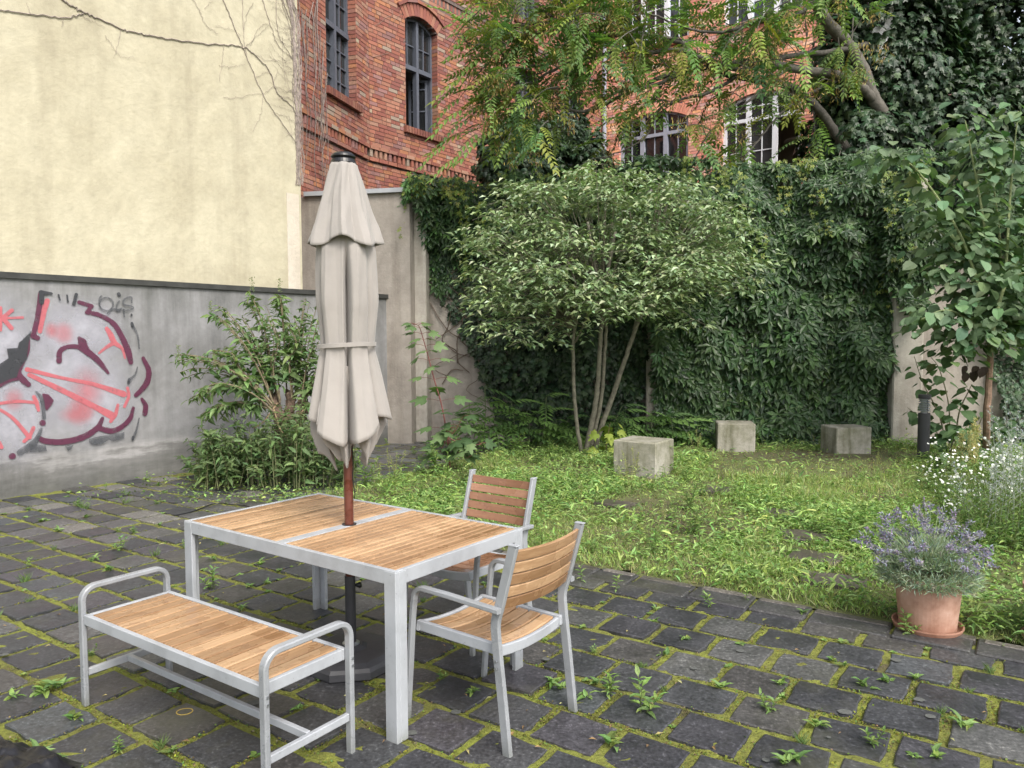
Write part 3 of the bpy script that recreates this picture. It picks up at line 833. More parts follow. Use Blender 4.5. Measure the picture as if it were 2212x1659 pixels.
plobj(BF, 'wall', MORTAR, body(BF, 0.001, BFe, 0, zd, [], -.010) + body(BF, 0.001, BFe, zd, zd2, [w2, w3, w4], OFFU - .010) + body(BF, .001, BFe, zd2, 12.6, wu, OFFU + .02), brick)
plobj(RF, 'wall', MORTAR, body(RF, 0, 9.6, 0, 12.6, [r1, r2, r3] + ru, -.010), brick)
# rooms seen through the open casements
ROOM = simple('room plaster', (.36, .34, .31), .9); ROOMB = simple('beige room wall', (.50, .43, .35), .9)
def room(pl, w, mat, dz=1.4, dep=3.2):
    mb = MB(); a, b, z0, z1 = w.s0 - .6, w.s1 + .6, w.zb - .1, w.zs + w.rise + .25
    R = np.stack([pl.d, -pl.n, [0, 0, 1.]], 1)
    for c, d in (((a + b) / 2, z0 - .02), ((a + b) / 2, z1 + .02)):
        V, F = box(pl.at(c, d, -.30 - dep / 2), (b - a, dep, .04), R); mb.add(V, F)
    V, F = box(pl.at((a + b) / 2, (z0 + z1) / 2, -.30 - dep), (b - a, .04, z1 - z0), R); mb.add(V, F)
    for s in (a, b):
        V, F = box(pl.at(s, (z0 + z1) / 2, -.30 - dep / 2), (.04, dep, z1 - z0), R); mb.add(V, F)
    mb.obj('room', mat, brick)
for pl, w, m in ((CF, w1, ROOM), (BF, w2, ROOM), (BF, w3, ROOM), (RF, r1, ROOM), (RF, r2, ROOMB)): room(pl, w, m)
t1z = CF.sz(735, 66, OFFU)[1]
window(CF, w1, FRAMEG, brick, OFFU, 2, w1.zb + 1.22, (2, 2), 4, heavy=.06)
window(BF, w2, FRAMEG, brick, OFFU, 2, BF.sz(873, 134, OFFU)[1], (2, 2), 3, openlow=(0, 1), heavy=.06)
# the two casements of that window standing open into the room
cw = w2.hw - .08
for s_h, sg, ang in ((w2.s0 + .07, 1, 1.35), (w2.s1 - .07, -1, 1.1)):
    dv = BF.d * sg * cos(ang) - BF.n * sin(ang); pl2 = Plane((BF.at(s_h, 0, OFFU - .24))[:2], dv[:2]); cz0, cz1 = w2.zb + .07, BF.sz(873, 134, OFFU)[1] - .06
    R = np.stack([pl2.d, -pl2.n, [0, 0, 1.]], 1); m2 = MB()
    for (a, b, z0, z1) in ((0, .05, cz0, cz1), (cw - .05, cw, cz0, cz1), (.05, cw - .05, cz0, cz0 + .05), (.05, cw - .05, cz1 - .05, cz1), (.05, cw - .05, cz0 + .47, cz0 + .495), (.05, cw - .05, cz0 + .93, cz0 + .955)):
        V, F = box(pl2.at((a + b) / 2, (z0 + z1) / 2, 0), (b - a, .045, z1 - z0), R); m2.add(V, F)
    fo = m2.obj('casement', FRAMEG, brick)
    V, F = box(pl2.at(cw / 2, (cz0 + cz1) / 2, 0), (cw - .1, .006, cz1 - cz0 - .1), R); m3 = MB(); m3.add(V, F); m3.obj('pane', GLASS, fo)
window(BF, w3, FRAMEG, brick, OFFU, 2, w3.zb + 1.35, (2, 2), 3); window(BF, w4, FRAMEG, brick, OFFU, 2, w4.zb + 1.35, (2, 2), 3)
for w in wu: window(BF, w, FRAMEG, brick, OFFU + .03, 2, w.zb + 1.3, (2, 2), 3)
window(RF, r1, FRAMEL, brick, 0, 3, tr1, (2, 2), 3, rec=.14, heavy=.10); window(RF, r2, FRAMEW, brick, 0, 3, tr2, (2, 2), 3, openlow=(2,), rec=.14, heavy=.10)
window(RF, r3, FRAMEW, brick, 0, 3, tr2, (2, 2), 3, rec=.14, heavy=.10)
for w in ru: window(RF, w, FRAMEW, brick, 0, 3, w.zb + 1.5, (2, 2), 3, rec=.14, heavy=.10)
# round lamp in the open room of the far wing
p = RF.at(r2.s1 - .45, tr2 - .32, -1.6); V, F = lathe([(0.001, .02), (.42, .0), (.43, -.05), (.40, -.06), (.001, -.05)], 28); mb = MB(); mb.add(V + p, F)
V, F = tube([p, p + [0, 0, .9]], .012, 6); mb.add(V, F)
mb.obj('ceiling_lamp', simple('lamp shade', (.45, .38, .32), .7), None, label='round flat lamp hanging inside the open window of the far wing', category='lamp')
# downpipe in the inner corner
dp = MB(); pc = BF.at(BFe - .22, 0, .16); V, F = tube([pc, pc + [0, 0, 12]], .06, 12); dp.add(V, F)
for z in (3.9, 5.7, 7.5, 9.3): V, F = tube([pc + [0, 0, z], pc + [0, 0, z + .06]], .072, 12); dp.add(V, F)
dp.obj('downpipe', FRAMEL, brick)
# choose the 300 bricks that show largest; the rest is one mesh
cen = np.array([b[0] for b in BRICKS]); dm = np.array([b[2] for b in BRICKS]); colr = np.array([b[3] for b in BRICKS]); Rs = np.array([b[1] for b in BRICKS])
q = project(cen); nrm = -Rs[:, :, 1]; view = EYE - cen; cosv = np.abs((nrm * view).sum(1)) / np.linalg.norm(view, axis=1)
size = dm[:, 0] * dm[:, 2] * cosv / q[:, 2] ** 2
infr = (q[:, 0] > 665) & (q[:, 0] < 960) & (q[:, 1] > 4) & (q[:, 1] < 335) & ~((q[:, 0] > 700) & (q[:, 0] < 772) & (q[:, 1] > 330))
size[~infr] = 0; order = np.argsort(-size); big = order[:296]; rest = order[296:]
allin = (q[:, 0] > 600) & (q[:, 0] < 2100) & (q[:, 1] > -160) & (q[:, 1] < 520); rest = rest[allin[rest]]
# colour variants share one unit mesh each
quant = []
km = BC[:9] ; meshes = {}
for k in big:
    d = ((np.log(km) - np.log(np.maximum(colr[k], 1e-3))) ** 2).sum(1); ci = int(d.argmin()); lv = int(np.clip(round((np.log(colr[k].sum() / km[ci].sum())) / .12), -3, 2))
    if colr[k][1] > .19: ci, lv = 9, 0
    if (ci, lv) not in meshes:
        V, F = bbox((0, 0, 0), (1, 1, 1), .02); meshes[(ci, lv)] = me_from('brick', V, F, np.repeat((BC[ci] * np.exp(lv * .12))[None], len(V), 0), BRICK)
    M = np.eye(4); M[:3, :3] = Rs[k] * dm[k][None]; M[:3, 3] = cen[k]
    o = D.objects.new('brick', meshes[(ci, lv)]); COL.objects.link(o); o.parent = brick; o.matrix_basis = Matrix(M)
V = np.einsum('nij,nkj->nki', Rs[rest], BOXV[None] * dm[rest][:, None]) + cen[rest][:, None]
n = len(rest); F = (BOXF[None] + (np.arange(n) * 8)[:, None, None]).reshape(-1, 4)
ob('brick', me_from('brick', V.reshape(-1, 3), F, np.repeat(colr[rest][:, None], 8, 1).reshape(-1, 3), BRICK), brick, kind='stuff')
print('bricks', len(BRICKS), n)

# ------------------------------------------------------------------ graffiti on the low wall
def flat(name, rgb, rough=.7, alpha=1., ns=14, a0=.25, a1=.5):
    m, t, b = newmat(name); b.inputs['Base Color'].default_value = (*rgb, 1); b.inputs['Roughness'].default_value = rough
    v = coords(t); n = noise(t, v, ns, 6, .7); r = ramp(t, [(a0, (alpha * .45,) * 3), (a1, (alpha,) * 3)]); t.links.new(n, r.inputs[0]); t.links.new(r.outputs[0], b.inputs['Alpha'])
    return m
def hazepaint(name, rgb, amt):
    """thin spray: strongest in the middle of the patch, fading out through its own radial coordinate"""
    m, t, b = newmat(name); b.inputs['Base Color'].default_value = (*rgb, 1); b.inputs['Roughness'].default_value = .8
    a = t.nodes.new('ShaderNodeAttribute'); a.attribute_name = 'Col'; v = coords(t); n = noise(t, v, 5, 5, .6)
    ml = N(t, 'ShaderNodeMath', operation='MULTIPLY'); t.links.new(a.outputs['Fac'], ml.inputs[0]); t.links.new(n, ml.inputs[1])
    m2 = N(t, 'ShaderNodeMath', operation='MULTIPLY'); m2.inputs[1].default_value = amt * 2; t.links.new(ml.outputs[0], m2.inputs[0]); t.links.new(m2.outputs[0], b.inputs['Alpha'])
    return m
MAR = flat('maroon spray paint', (.085, .018, .045), .55, .97); COR_ = flat('coral spray paint', (.42, .11, .13), .7, .93); BLK = flat('black spray paint', (.028, .030, .036), .6, .96); GRY = flat('thin dark spray paint', (.06, .065, .075), .7, .85, 22, .3, .65)
graf = thing('graffiti', 'large coral and maroon spray painted graffiti lettering on the grey wall', 'graffiti')
lay = [0]
def stroke(pts, ws, mat, n=7):
    pts = np.array([LW.sz(x / 3, 553 + y / 3) for x, y in pts]); P = crom(pts, n); ws = np.asarray(ws, float) if np.ndim(ws) else np.full(len(pts), float(ws))
    Wd = np.interp(np.linspace(0, len(pts) - 1, len(P)), np.arange(len(pts)), ws) * .00150 * (1.4 if mat is MAR else 1.25)
    Wd = Wd * (1 + rng.normal(0, .03, len(P)))
    T = np.gradient(P, axis=0); T /= np.linalg.norm(T, axis=1)[:, None] + 1e-9; Q = np.column_stack([-T[:, 1], T[:, 0]])
    L = P + Q * Wd[:, None]; Rr = P - Q * Wd[:, None]
    lay[0] += 1; off = .002 + .00035 * lay[0]
    def cap(c, d, wd):
        a0 = math.atan2(d[1], d[0]); return [c + wd * np.array([cos(a0 + t), sin(a0 + t)]) for t in np.linspace(-pi / 2, pi / 2, 7)[1:-1]]
    poly = list(L) + cap(P[-1], T[-1], Wd[-1])[::-1] + list(Rr[::-1]) + cap(P[0], -T[0], Wd[0])[::-1]
    n_ = len(P); V = [LW.at(*p, off) for p in L] + [LW.at(*p, off) for p in Rr]; F4 = [[i, i + 1, n_ + i + 1, n_ + i] for i in range(n_ - 1)]; F3 = []
    for end, c, d, wd, ia, ib in ((1, P[-1], T[-1], Wd[-1], n_ - 1, 2 * n_ - 1), (0, P[0], -T[0], Wd[0], 0, n_)):
        k0 = len(V); cp_ = cap(c, d, wd); V += [LW.at(*c, off)]; V += [LW.at(*p, off) for p in cp_]; ci = k0
        ring = ([ib] if end else [ia]) + list(range(k0 + 1, k0 + 1 + len(cp_))) + ([ia] if end else [ib])
        for a, b in zip(ring[:-1], ring[1:]): F3.append([ci, a, b])
    return np.array(V), [np.array(F4), np.array(F3)]
def strokes(name, mat, lst, label=None):
    R = np.stack([LW.d, -LW.n, [0, 0, 1.]], 1); mb = MB()
    for pts, ws in lst:
        V, F = stroke(pts, ws, mat); mb.add((V - LW.o) @ R, F)
    M = np.eye(4); M[:3, :3] = R; M[:3, 3] = LW.o
    o = mb.obj(name, mat); o.matrix_world = Matrix(M); o.parent = graf
    if label: o['label'] = label
    return o
def blob(polys, name, mat):
    if len(polys) > 1:
        for p_ in polys: blob([p_], name, mat)
        return
    R = np.stack([LW.d, -LW.n, [0, 0, 1.]], 1); mb = MB()
    for poly in polys:
        pts = np.array([LW.sz(x / 3, 553 + y / 3) for x, y in poly]); lay[0] += 1; c = pts.mean(0)
        V = [LW.at(*p, .002 + .00035 * lay[0]) for p in pts]; import mathutils.geometry as mg
        tri = mg.tessellate_polygon([[Vector((p[0], p[1], 0)) for p in pts]]); mb.add((np.array(V) - LW.o) @ R, np.array(tri))
    M = np.eye(4); M[:3, :3] = R; M[:3, 3] = LW.o; o = mb.obj(name, mat); o.matrix_world = Matrix(M); o.parent = graf; return o
def sprayhaze(name, mat, spots):
    R = np.stack([LW.d, -LW.n, [0, 0, 1.]], 1); mb = MB()
    for (x, y, rx, ry) in spots:
        c = np.array(LW.sz(x / 3, 553 + y / 3)); lay[0] += 1; V = [LW.at(*c, .0018 + .0002 * lay[0])]; C = [[1, 1, 1]]; rings = 5; sg = 24
        for k in range(1, rings + 1):
            f = k / rings; fall = (1 - f * f) ** 1.6
            for a in np.arange(sg) * 2 * pi / sg:
                V.append(LW.at(c[0] + cos(a) * rx * .0019 * f, c[1] + sin(a) * ry * .0019 * f, .0018 + .0002 * lay[0])); C.append([fall] * 3)
        F3 = [[0, 1 + i, 1 + (i + 1) % sg] for i in range(sg)]; F4 = [[1 + k * sg + i, 1 + (k + 1) * sg + i, 1 + (k + 1) * sg + (i + 1) % sg, 1 + k * sg + (i + 1) % sg] for k in range(rings - 1) for i in range(sg)]
        mb.add((np.array(V) - LW.o) @ R, [np.array(F3), np.array(F4)], np.array(C))
    M = np.eye(4); M[:3, :3] = R; M[:3, 3] = LW.o; o = mb.obj(name, mat); o.matrix_world = Matrix(M); o.parent = graf; return o
sprayhaze('pale_wash', hazepaint('pale lilac wash', (.42, .42, .475), .62), [(430, 700, 420, 420), (100, 1050, 260, 330), (620, 950, 330, 300), (30, 640, 200, 420), (520, 480, 330, 230)])
PSPR = hazepaint('thin coral spray', (.58, .11, .13), .34)
for sp_ in [(415, 500, 70, 85), (330, 480, 45, 60), (560, 870, 120, 170), (520, 1000, 90, 110), (90, 930, 60, 80), (500, 1020, 120, 70)]: sprayhaze('pink_spray', PSPR, [sp_])
strokes('coral_strokes', COR_, [([(305, 290), (270, 400), (258, 490)], (14, 18, 12)), ([(690, 470), (715, 510), (740, 560), (790, 600), (808, 660)], (12, 17, 17, 9, 6)), ([(740, 560), (690, 590), (640, 630)], (15, 10, 6)),
    ([(175, 735), (400, 790), (600, 830), (800, 895)], (13, 10, 12, 20)), ([(825, 855), (832, 910), (805, 975)], (9, 10, 9)), ([(190, 770), (400, 870), (600, 970), (725, 1035)], (12, 16, 17, 24)), ([(762, 965), (745, 1030), (715, 1072)], (9, 12, 10)),
    ([(-60, 965), (100, 942), (235, 950)], 9), ([(218, 912), (235, 950), (248, 1000)], (10, 12, 8)), ([(-20, 985), (80, 1050), (190, 1175)], (8, 9, 12)), ([(215, 1112), (190, 1165), (155, 1200)], 10),
    ([(-40, 415), (0, 410), (75, 352)], 11), ([(0, 405), (145, 398)], 7), ([(0, 385), (72, 468)], 12), ([(2, 335), (2, 480)], 8), ([(-10, 1205), (8, 1240)], 10)])
strokes('maroon_strokes', MAR, [([(265, 240), (240, 400), (212, 520)], (14, 12, 13)), ([(512, 300), (590, 325)], 11), ([(590, 325), (560, 366)], 10), ([(562, 366), (640, 382), (735, 440), (795, 540), (828, 620), (845, 688)], (11, 12, 14, 16, 18, 14)),
    ([(380, 680), (385, 620), (430, 590), (500, 588), (560, 618), (620, 665), (665, 715), (698, 758)], (14, 13, 11, 12, 18, 16, 12, 7)), ([(510, 532), (530, 560), (580, 640)], (10, 22, 10)),
    ([(925, 662), (960, 740), (952, 810), (915, 865), (878, 900)], (10, 16, 17, 15, 12)), ([(916, 926), (940, 970), (935, 1022)], (9, 15, 14)), ([(660, 1052), (630, 1110), (560, 1160), (480, 1190), (380, 1205), (290, 1198), (250, 1180)], (10, 15, 17, 17, 16, 15, 13)),
    ([(640, 1115), (720, 1133), (790, 1103), (840, 1050), (860, 985)], (14, 15, 14, 13, 9)), ([(180, 545), (176, 620), (140, 700), (120, 755), (150, 805), (180, 832)], (8, 8, 9, 10, 16, 13)), ([(215, 520), (240, 530)], 13), ([(-20, 845), (60, 805), (110, 790)], (10, 9, 12)), ([(271, 1080), (274, 1082)], 15), ([(75, 1295), (78, 1296)], 16)])
blob([[(270, 890), (310, 895), (345, 935), (330, 965), (300, 1000), (288, 985), (275, 930)]], 'maroon_patch', MAR)
blob([[(200, 485), (140, 545), (120, 560), (110, 595), (40, 600), (52, 662), (-10, 702), (-10, 830), (60, 798), (105, 785), (120, 735), (170, 665), (182, 560)], [(250, 228), (285, 232), (280, 310), (262, 318), (248, 300)]], 'black_patch', BLK)
strokes('black_strokes', BLK, [([(262, 236), (330, 244)], (13, 7)), ([(375, 252), (384, 285)], 5), ([(430, 255), (436, 300)], 5), ([(490, 250), (474, 312)], 10), ([(765, 246), (768, 252)], 11), ([(847, 378), (848, 386)], 6), ([(850, 436), (856, 455)], 9), ([(832, 800), (828, 822)], 9), ([(857, 1172), (855, 1188)], 8)])
el = lambda cx, cy, rx, ry, a0, a1, n=12: [(cx + rx * cos(t), cy + ry * sin(t)) for t in np.linspace(a0, a1, n)]
strokes('tag_lettering', GRY, [(el(684, 312, 44, 42, -1.2, 5.4, 16), 5), (el(655, 300, 18, 40, 2.2, 4.6, 8), 5), ([(768, 292), (750, 322), (752, 352), (772, 352)], (5, 5, 6, 7)), ([(690, 372), (725, 345), (760, 350), (782, 340)], (5, 6, 7, 5)),
    ([(848, 300), (846, 268), (815, 272), (792, 292), (800, 315), (845, 325), (858, 340), (820, 352), (790, 350)], 5), ([(796, 345), (800, 392)], (6, 4)),
    ([(850, 440), (885, 510), (897, 600)], (7, 6, 4)), ([(885, 720), (868, 770), (832, 802)], (4, 6, 8)), ([(895, 1050), (880, 1120), (857, 1180)], (4, 7, 8)), ([(230, 880), (266, 930), (280, 1048)], (6, 11, 11)), ([(262, 1118), (240, 1170), (200, 1225), (125, 1270)], (8, 13, 22, 18))], label='thin grey tag lettering and shadow strokes')
blob([[(570, 1185), (640, 1165), (700, 1160), (800, 1140), (800, 1180), (730, 1200), (700, 1190), (660, 1215), (620, 1222), (590, 1222), (570, 1205)], [(180, 1215), (290, 1225), (298, 1262), (240, 1268), (190, 1270)], [(415, 1228), (470, 1222), (455, 1250), (435, 1262)]], 'shadow_patch', GRY)

# ================================================================== FURNITURE
TA = np.array([-.80724, .59023, 0]); TB = np.array([.59023, .80724, 0]); TN = np.array([-.4807, 3.0790, 0])   # table: long way, short way, near corner
def plank_mesh(L, wd, h, bev=.002):
    V, F = bbox((0, 0, 0), (L, wd, h), bev); return V, F
def quickobj(name, VF, mat, parent, **t):
    m = MB(); m.add(*VF); return m.obj(name, mat, parent, **t)
# --- table (local: x along the long side, y along the short side, centre of the top at the origin)
tc_ = TN + .78 * TA + .45 * TB; TW, TH_ = 1.56, .90
table = thing('garden_table', 'long outdoor table of honey wooden slats in a grey metal frame, pierced by the parasol', 'table', tc_, math.atan2(-TA[1], -TA[0]))
fw_ = .022; ht = .73; ap = .062
for sx, sy, L, al in ((0, 1, TW, 0), (0, -1, TW, 0), (1, 0, TH_ - 2 * fw_, 1), (-1, 0, TH_ - 2 * fw_, 1)):
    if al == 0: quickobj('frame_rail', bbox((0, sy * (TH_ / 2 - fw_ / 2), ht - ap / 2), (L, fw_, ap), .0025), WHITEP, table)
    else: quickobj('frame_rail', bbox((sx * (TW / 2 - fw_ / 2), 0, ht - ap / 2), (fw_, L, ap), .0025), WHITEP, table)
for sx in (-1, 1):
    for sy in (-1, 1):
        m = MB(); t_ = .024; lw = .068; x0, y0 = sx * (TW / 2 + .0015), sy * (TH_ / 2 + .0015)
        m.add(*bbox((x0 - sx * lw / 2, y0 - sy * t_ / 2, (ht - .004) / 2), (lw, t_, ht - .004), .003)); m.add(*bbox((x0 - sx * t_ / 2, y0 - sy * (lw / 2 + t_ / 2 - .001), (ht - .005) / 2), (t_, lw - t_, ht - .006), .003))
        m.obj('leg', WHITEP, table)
m = MB(); cwid = .062; hole = .030
V, F = bbox((0, 0, ht - .012), (cwid, TH_ - 2 * fw_, .022), .002); m.add(V, F); m.obj('centre_rail', WHITEP, table)
span = TW / 2 - fw_ - cwid / 2; ns = 15; pw = (span - .003) / ns
V, F = plank_mesh(TH_ - 2 * fw_ - .004, pw - .010, .016, .0035); pme_ = me_from('slat', V, F, None, WOOD)
for side in (-1, 1):
    for i in range(ns):
        x = side * (cwid / 2 + .0015 + pw * (i + .5)); o = ob('slat', pme_, table); o.location = (x, 0, ht - .0095 + rng.normal(0, .0004)); o.rotation_euler = (0, 0, pi / 2)
for side in (-1, 1): quickobj('support', bbox((side * (cwid / 2 + span / 2), 0, ht - .032), (.04, TH_ - .06, .025), .002), WHITEP, table)
quickobj('hole_ring', (lathe([(.0285, .0), (.037, .0), (.037, .003), (.0285, .003)], 24)[0] + [0, 0, ht - .0005], lathe([(.0285, .0), (.037, .0), (.037, .003), (.0285, .003)], 24)[1]), BLACKPL, table)

# --- parasol
PX, PY = tc_[0], tc_[1]
par = thing('parasol', 'closed taupe fabric parasol on a reddish wooden pole through the table', 'parasol', (PX, PY, 0))
quickobj('pole', tube([(0, 0, .45), (0, 0, 1.3), (0, 0, 2.58)], .0235, 20), POLEW, par)
quickobj('base_sleeve', tube([(0, 0, .085), (0, 0, .46)], .0275, 20), DARKPL, par)
quickobj('sleeve_collar', lathe([(.0285, .10), (.045, .10), (.045, .106), (.0285, .112)], 24), STEEL, par)
m = MB(); m.add(*tube([(.028, -.0, .40), (.052, -.0, .40)], .007, 8)); m.add(*lathe([(.001, 0), (.016, .003), (.018, .012), (.001, .018)], 10)); 
quickobj('knob', (tube([(.026, 0, .41), (.05, 0, .41), (.058, 0, .412)], (.006, .017, .012), 10)), BLACKPL, par)
# base: rounded eight sided slab with a domed top, filled plastic
prof = [(.001, .10), (.06, .099), (.085, .085), (.2, .076), (.236, .062), (.248, .045), (.25, .012), (.24, .0)]
na = 8; ring = []
V = []
angs = np.sort(np.concatenate([np.arange(4) * pi / 2 + pi / 4 - .42, np.arange(4) * pi / 2 + pi / 4 + .42]))
aa = []
for a in angs: aa += [a - .05, a + .05]
aa = np.array(aa)
def octr(a):
    return min(1 / max(abs(cos(a)), 1e-6), 1 / max(abs(sin(a)), 1e-6), 1.30 / max(abs(cos(a - pi / 4)), abs(sin(a - pi / 4)), 1e-6) )
nn = len(aa)
for (r, z) in prof:
    for a in aa:
        k = np.clip((r - .06) / .1, 0, 1); V.append([r * (1 + k * (octr(a) - 1)) * cos(a), r * (1 + k * (octr(a) - 1)) * sin(a), z])
i = np.arange(len(prof) - 1)[:, None] * nn; j = np.arange(nn)[None]; k = (j + 1) % nn
F = [np.stack([i + nn + j, i + nn + k, i + k, i + j], -1).reshape(-1, 4)]
o = quickobj('weight_base', (np.array(V), F), DARKPL, par); o.rotation_euler = (0, 0, PA)
# canopy in two tiers, folds run down the cloth
def smooth(x, a, b): t = np.clip((x - a) / (b - a), 0, 1); return t * t * (3 - 2 * t)
def cloth(name, zs, rad, hem, foldn, amp, seed, dips=None, th=.0, nth=300):
    r = np.random.default_rng(seed); th_ = np.arange(nth) * 2 * pi / nth; Vr = []
    ph = r.uniform(0, 6.28, 6)
    for q, t in enumerate(np.linspace(0, 1, len(zs))):
        row = []
        for a in th_:
            z = zs[q] + (hem(a) - zs[-1]) * t ** 2.0; R0 = np.interp(t, *rad)
            f = 0
            for (n_, A_, p_) in foldn: f += A_ * (1 - abs((((n_ * (a + p_ + .06 * sin(3 * t + p_) + .05 * sin(2.3 * a + p_ * 3)) / (2 * pi)) % 1) - .5) * 2) ** .8 * 1.8)
            if dips:
                for (ac, wdt, dep, t0) in dips:
                    dd = (a - ac + pi) % (2 * pi) - pi; f -= dep * np.exp(-(dd / wdt) ** 2) * smooth(t, t0, t0 + .3)
            rr = R0 * (1 - np.interp(t, *amp) * f * -1) + .0025 * sin(7 * a + ph[0] + 9 * t) + .0015 * sin(15 * a + ph[1] + 14 * t)
            rr = max(rr * .955, .035); row.append([rr * cos(a), rr * sin(a), z])
        Vr.append(row)
    V = np.array(Vr).reshape(-1, 3); n = nth; i = np.arange(len(zs) - 1)[:, None] * n; j = np.arange(n)[None]; k = (j + 1) % n
    F = [np.stack([i + n + j, i + n + k, i + k, i + j], -1).reshape(-1, 4)]
    return V, F
cam_a = math.atan2(-PY, -PX)         # direction from the pole towards the viewer
# angles measured from the viewer's side; positive = towards the left of the picture
def ang(deg): return cam_a - radians(deg)
def petal(a, cs, sharp=6.):
    """1 at the centre of a hanging point, 0 between"""
    return max(np.exp(-(((a - c + pi) % (2 * pi) - pi) / w_) ** 2) for c, w_ in cs)
# main canopy: from under the cap down to the hem
rib = [ang(d) for d in (78, 25, -40, -92, -140, -185, -230, -262)]
def hem_out(a):
    # long points at the two sides are high, front panels sweep down to a low corner right of centre
    z = 1.285
    d = math.degrees((cam_a - a + pi) % (2 * pi) - pi)   # + = right? see ang()
    z -= .145 * np.exp(-((d - 8) / 30.) ** 2) + .05 * np.exp(-((d + 40) / 22) ** 2) + .02 * sin(a * 5)
    if abs(d) > 110: z -= .05
    return z
zs = np.linspace(2.42, 1.27, 60)
V, F = cloth('canopy', zs, ([0, .12, .25, .48, .64, .68, .80, 1.0], [.085, .125, .150, .158, .142, .139, .165, .215]), hem_out, [(5, .42, .25), (9, .20, .9)], ([0, .2, .45, .66, .8, 1], [.06, .18, .30, .16, .27, .26]), 5,
             dips=[(ang(-3), .085, 3.6, .15), (ang(55), .12, 1.2, .3), (ang(-62), .10, 1.0, .3), (ang(120), .16, 1.6, .3), (ang(180), .2, 1.6, .3), (ang(-120), .16, 1.6, .3)])
can = quickobj('canopy', (V, F), FABRIC, par); 
for p_ in can.data.polygons: p_.use_smooth = True
so = can.modifiers.new('thick', 'SOLIDIFY'); so.thickness = .003; so.offset = -1
# inner folds hanging lower than the outer hem
def hem_in(a):
    d = math.degrees((cam_a - a + pi) % (2 * pi) - pi)
    return 1.09 + .055 * sin(6 * a + 1.2) + .03 * sin(11 * a) + (.10 if abs(d) > 100 else 0)
V, F = cloth('inner', np.linspace(1.55, 1.09, 26), ([0, .3, .7, 1.0], [.08, .135, .155, .115]), hem_in, [(9, .8, .4), (5, .5, 1.4)], ([0, .5, 1], [.15, .36, .50]), 9, dips=[(ang(-3), .09, 1.5, .0)])
inn = quickobj('canopy_inner_folds', (V, F), FABRIC, par)
for p_ in inn.data.polygons: p_.use_smooth = True
so = inn.modifiers.new('thick', 'SOLIDIFY'); so.thickness = .003; so.offset = -1
# upper tier (wind vent flap)
def hem_top(a):
    d = math.degrees((cam_a - a + pi) % (2 * pi) - pi); return 2.165 + .022 * sin(4 * a + 1) - .02 * np.exp(-((abs(d) - 85) / 15) ** 2)
V, F = cloth('top', np.linspace(2.575, 2.17, 30), ([0, .03, .08, .5, 1.0], [.05, .070, .074, .122, .182]), hem_top, [(7, .5, .1), (12, .16, .5)], ([0, .15, .6, 1], [.02, .14, .24, .28]), 15)
top = quickobj('vent_flap', (V, F), FABRIC, par)
for p_ in top.data.polygons: p_.use_smooth = True
so = top.modifiers.new('thick', 'SOLIDIFY'); so.thickness = .003; so.offset = -1
quickobj('cap', lathe([(.001, 2.622), (.045, 2.618), (.058, 2.608), (.062, 2.598), (.054, 2.590), (.060, 2.584), (.063, 2.574), (.066, 2.566), (.001, 2.560)], 32), BLACKPL, par)
# tie strap around the cloth
sv = []
for a in np.linspace(0, 2 * pi, 64):
    R0 = .146 + .004 * sin(3 * a + 2); sv.append([R0 * cos(a), R0 * sin(a), 1.652 + .008 * sin(a - cam_a + .6)])
V, F = rtube(np.array(sv), .022, .004, (0, 0, 1), .001); quickobj('tie_strap', (V, F), FABRIC, par)
quickobj('cord', tube(crom([(.03, -.05, 1.20), (.035, -.045, 1.05), (.03, -.04, .98), (.04, -.04, .90), (.035, -.035, .87)], 6), .003, 5), BLACKPL, par)

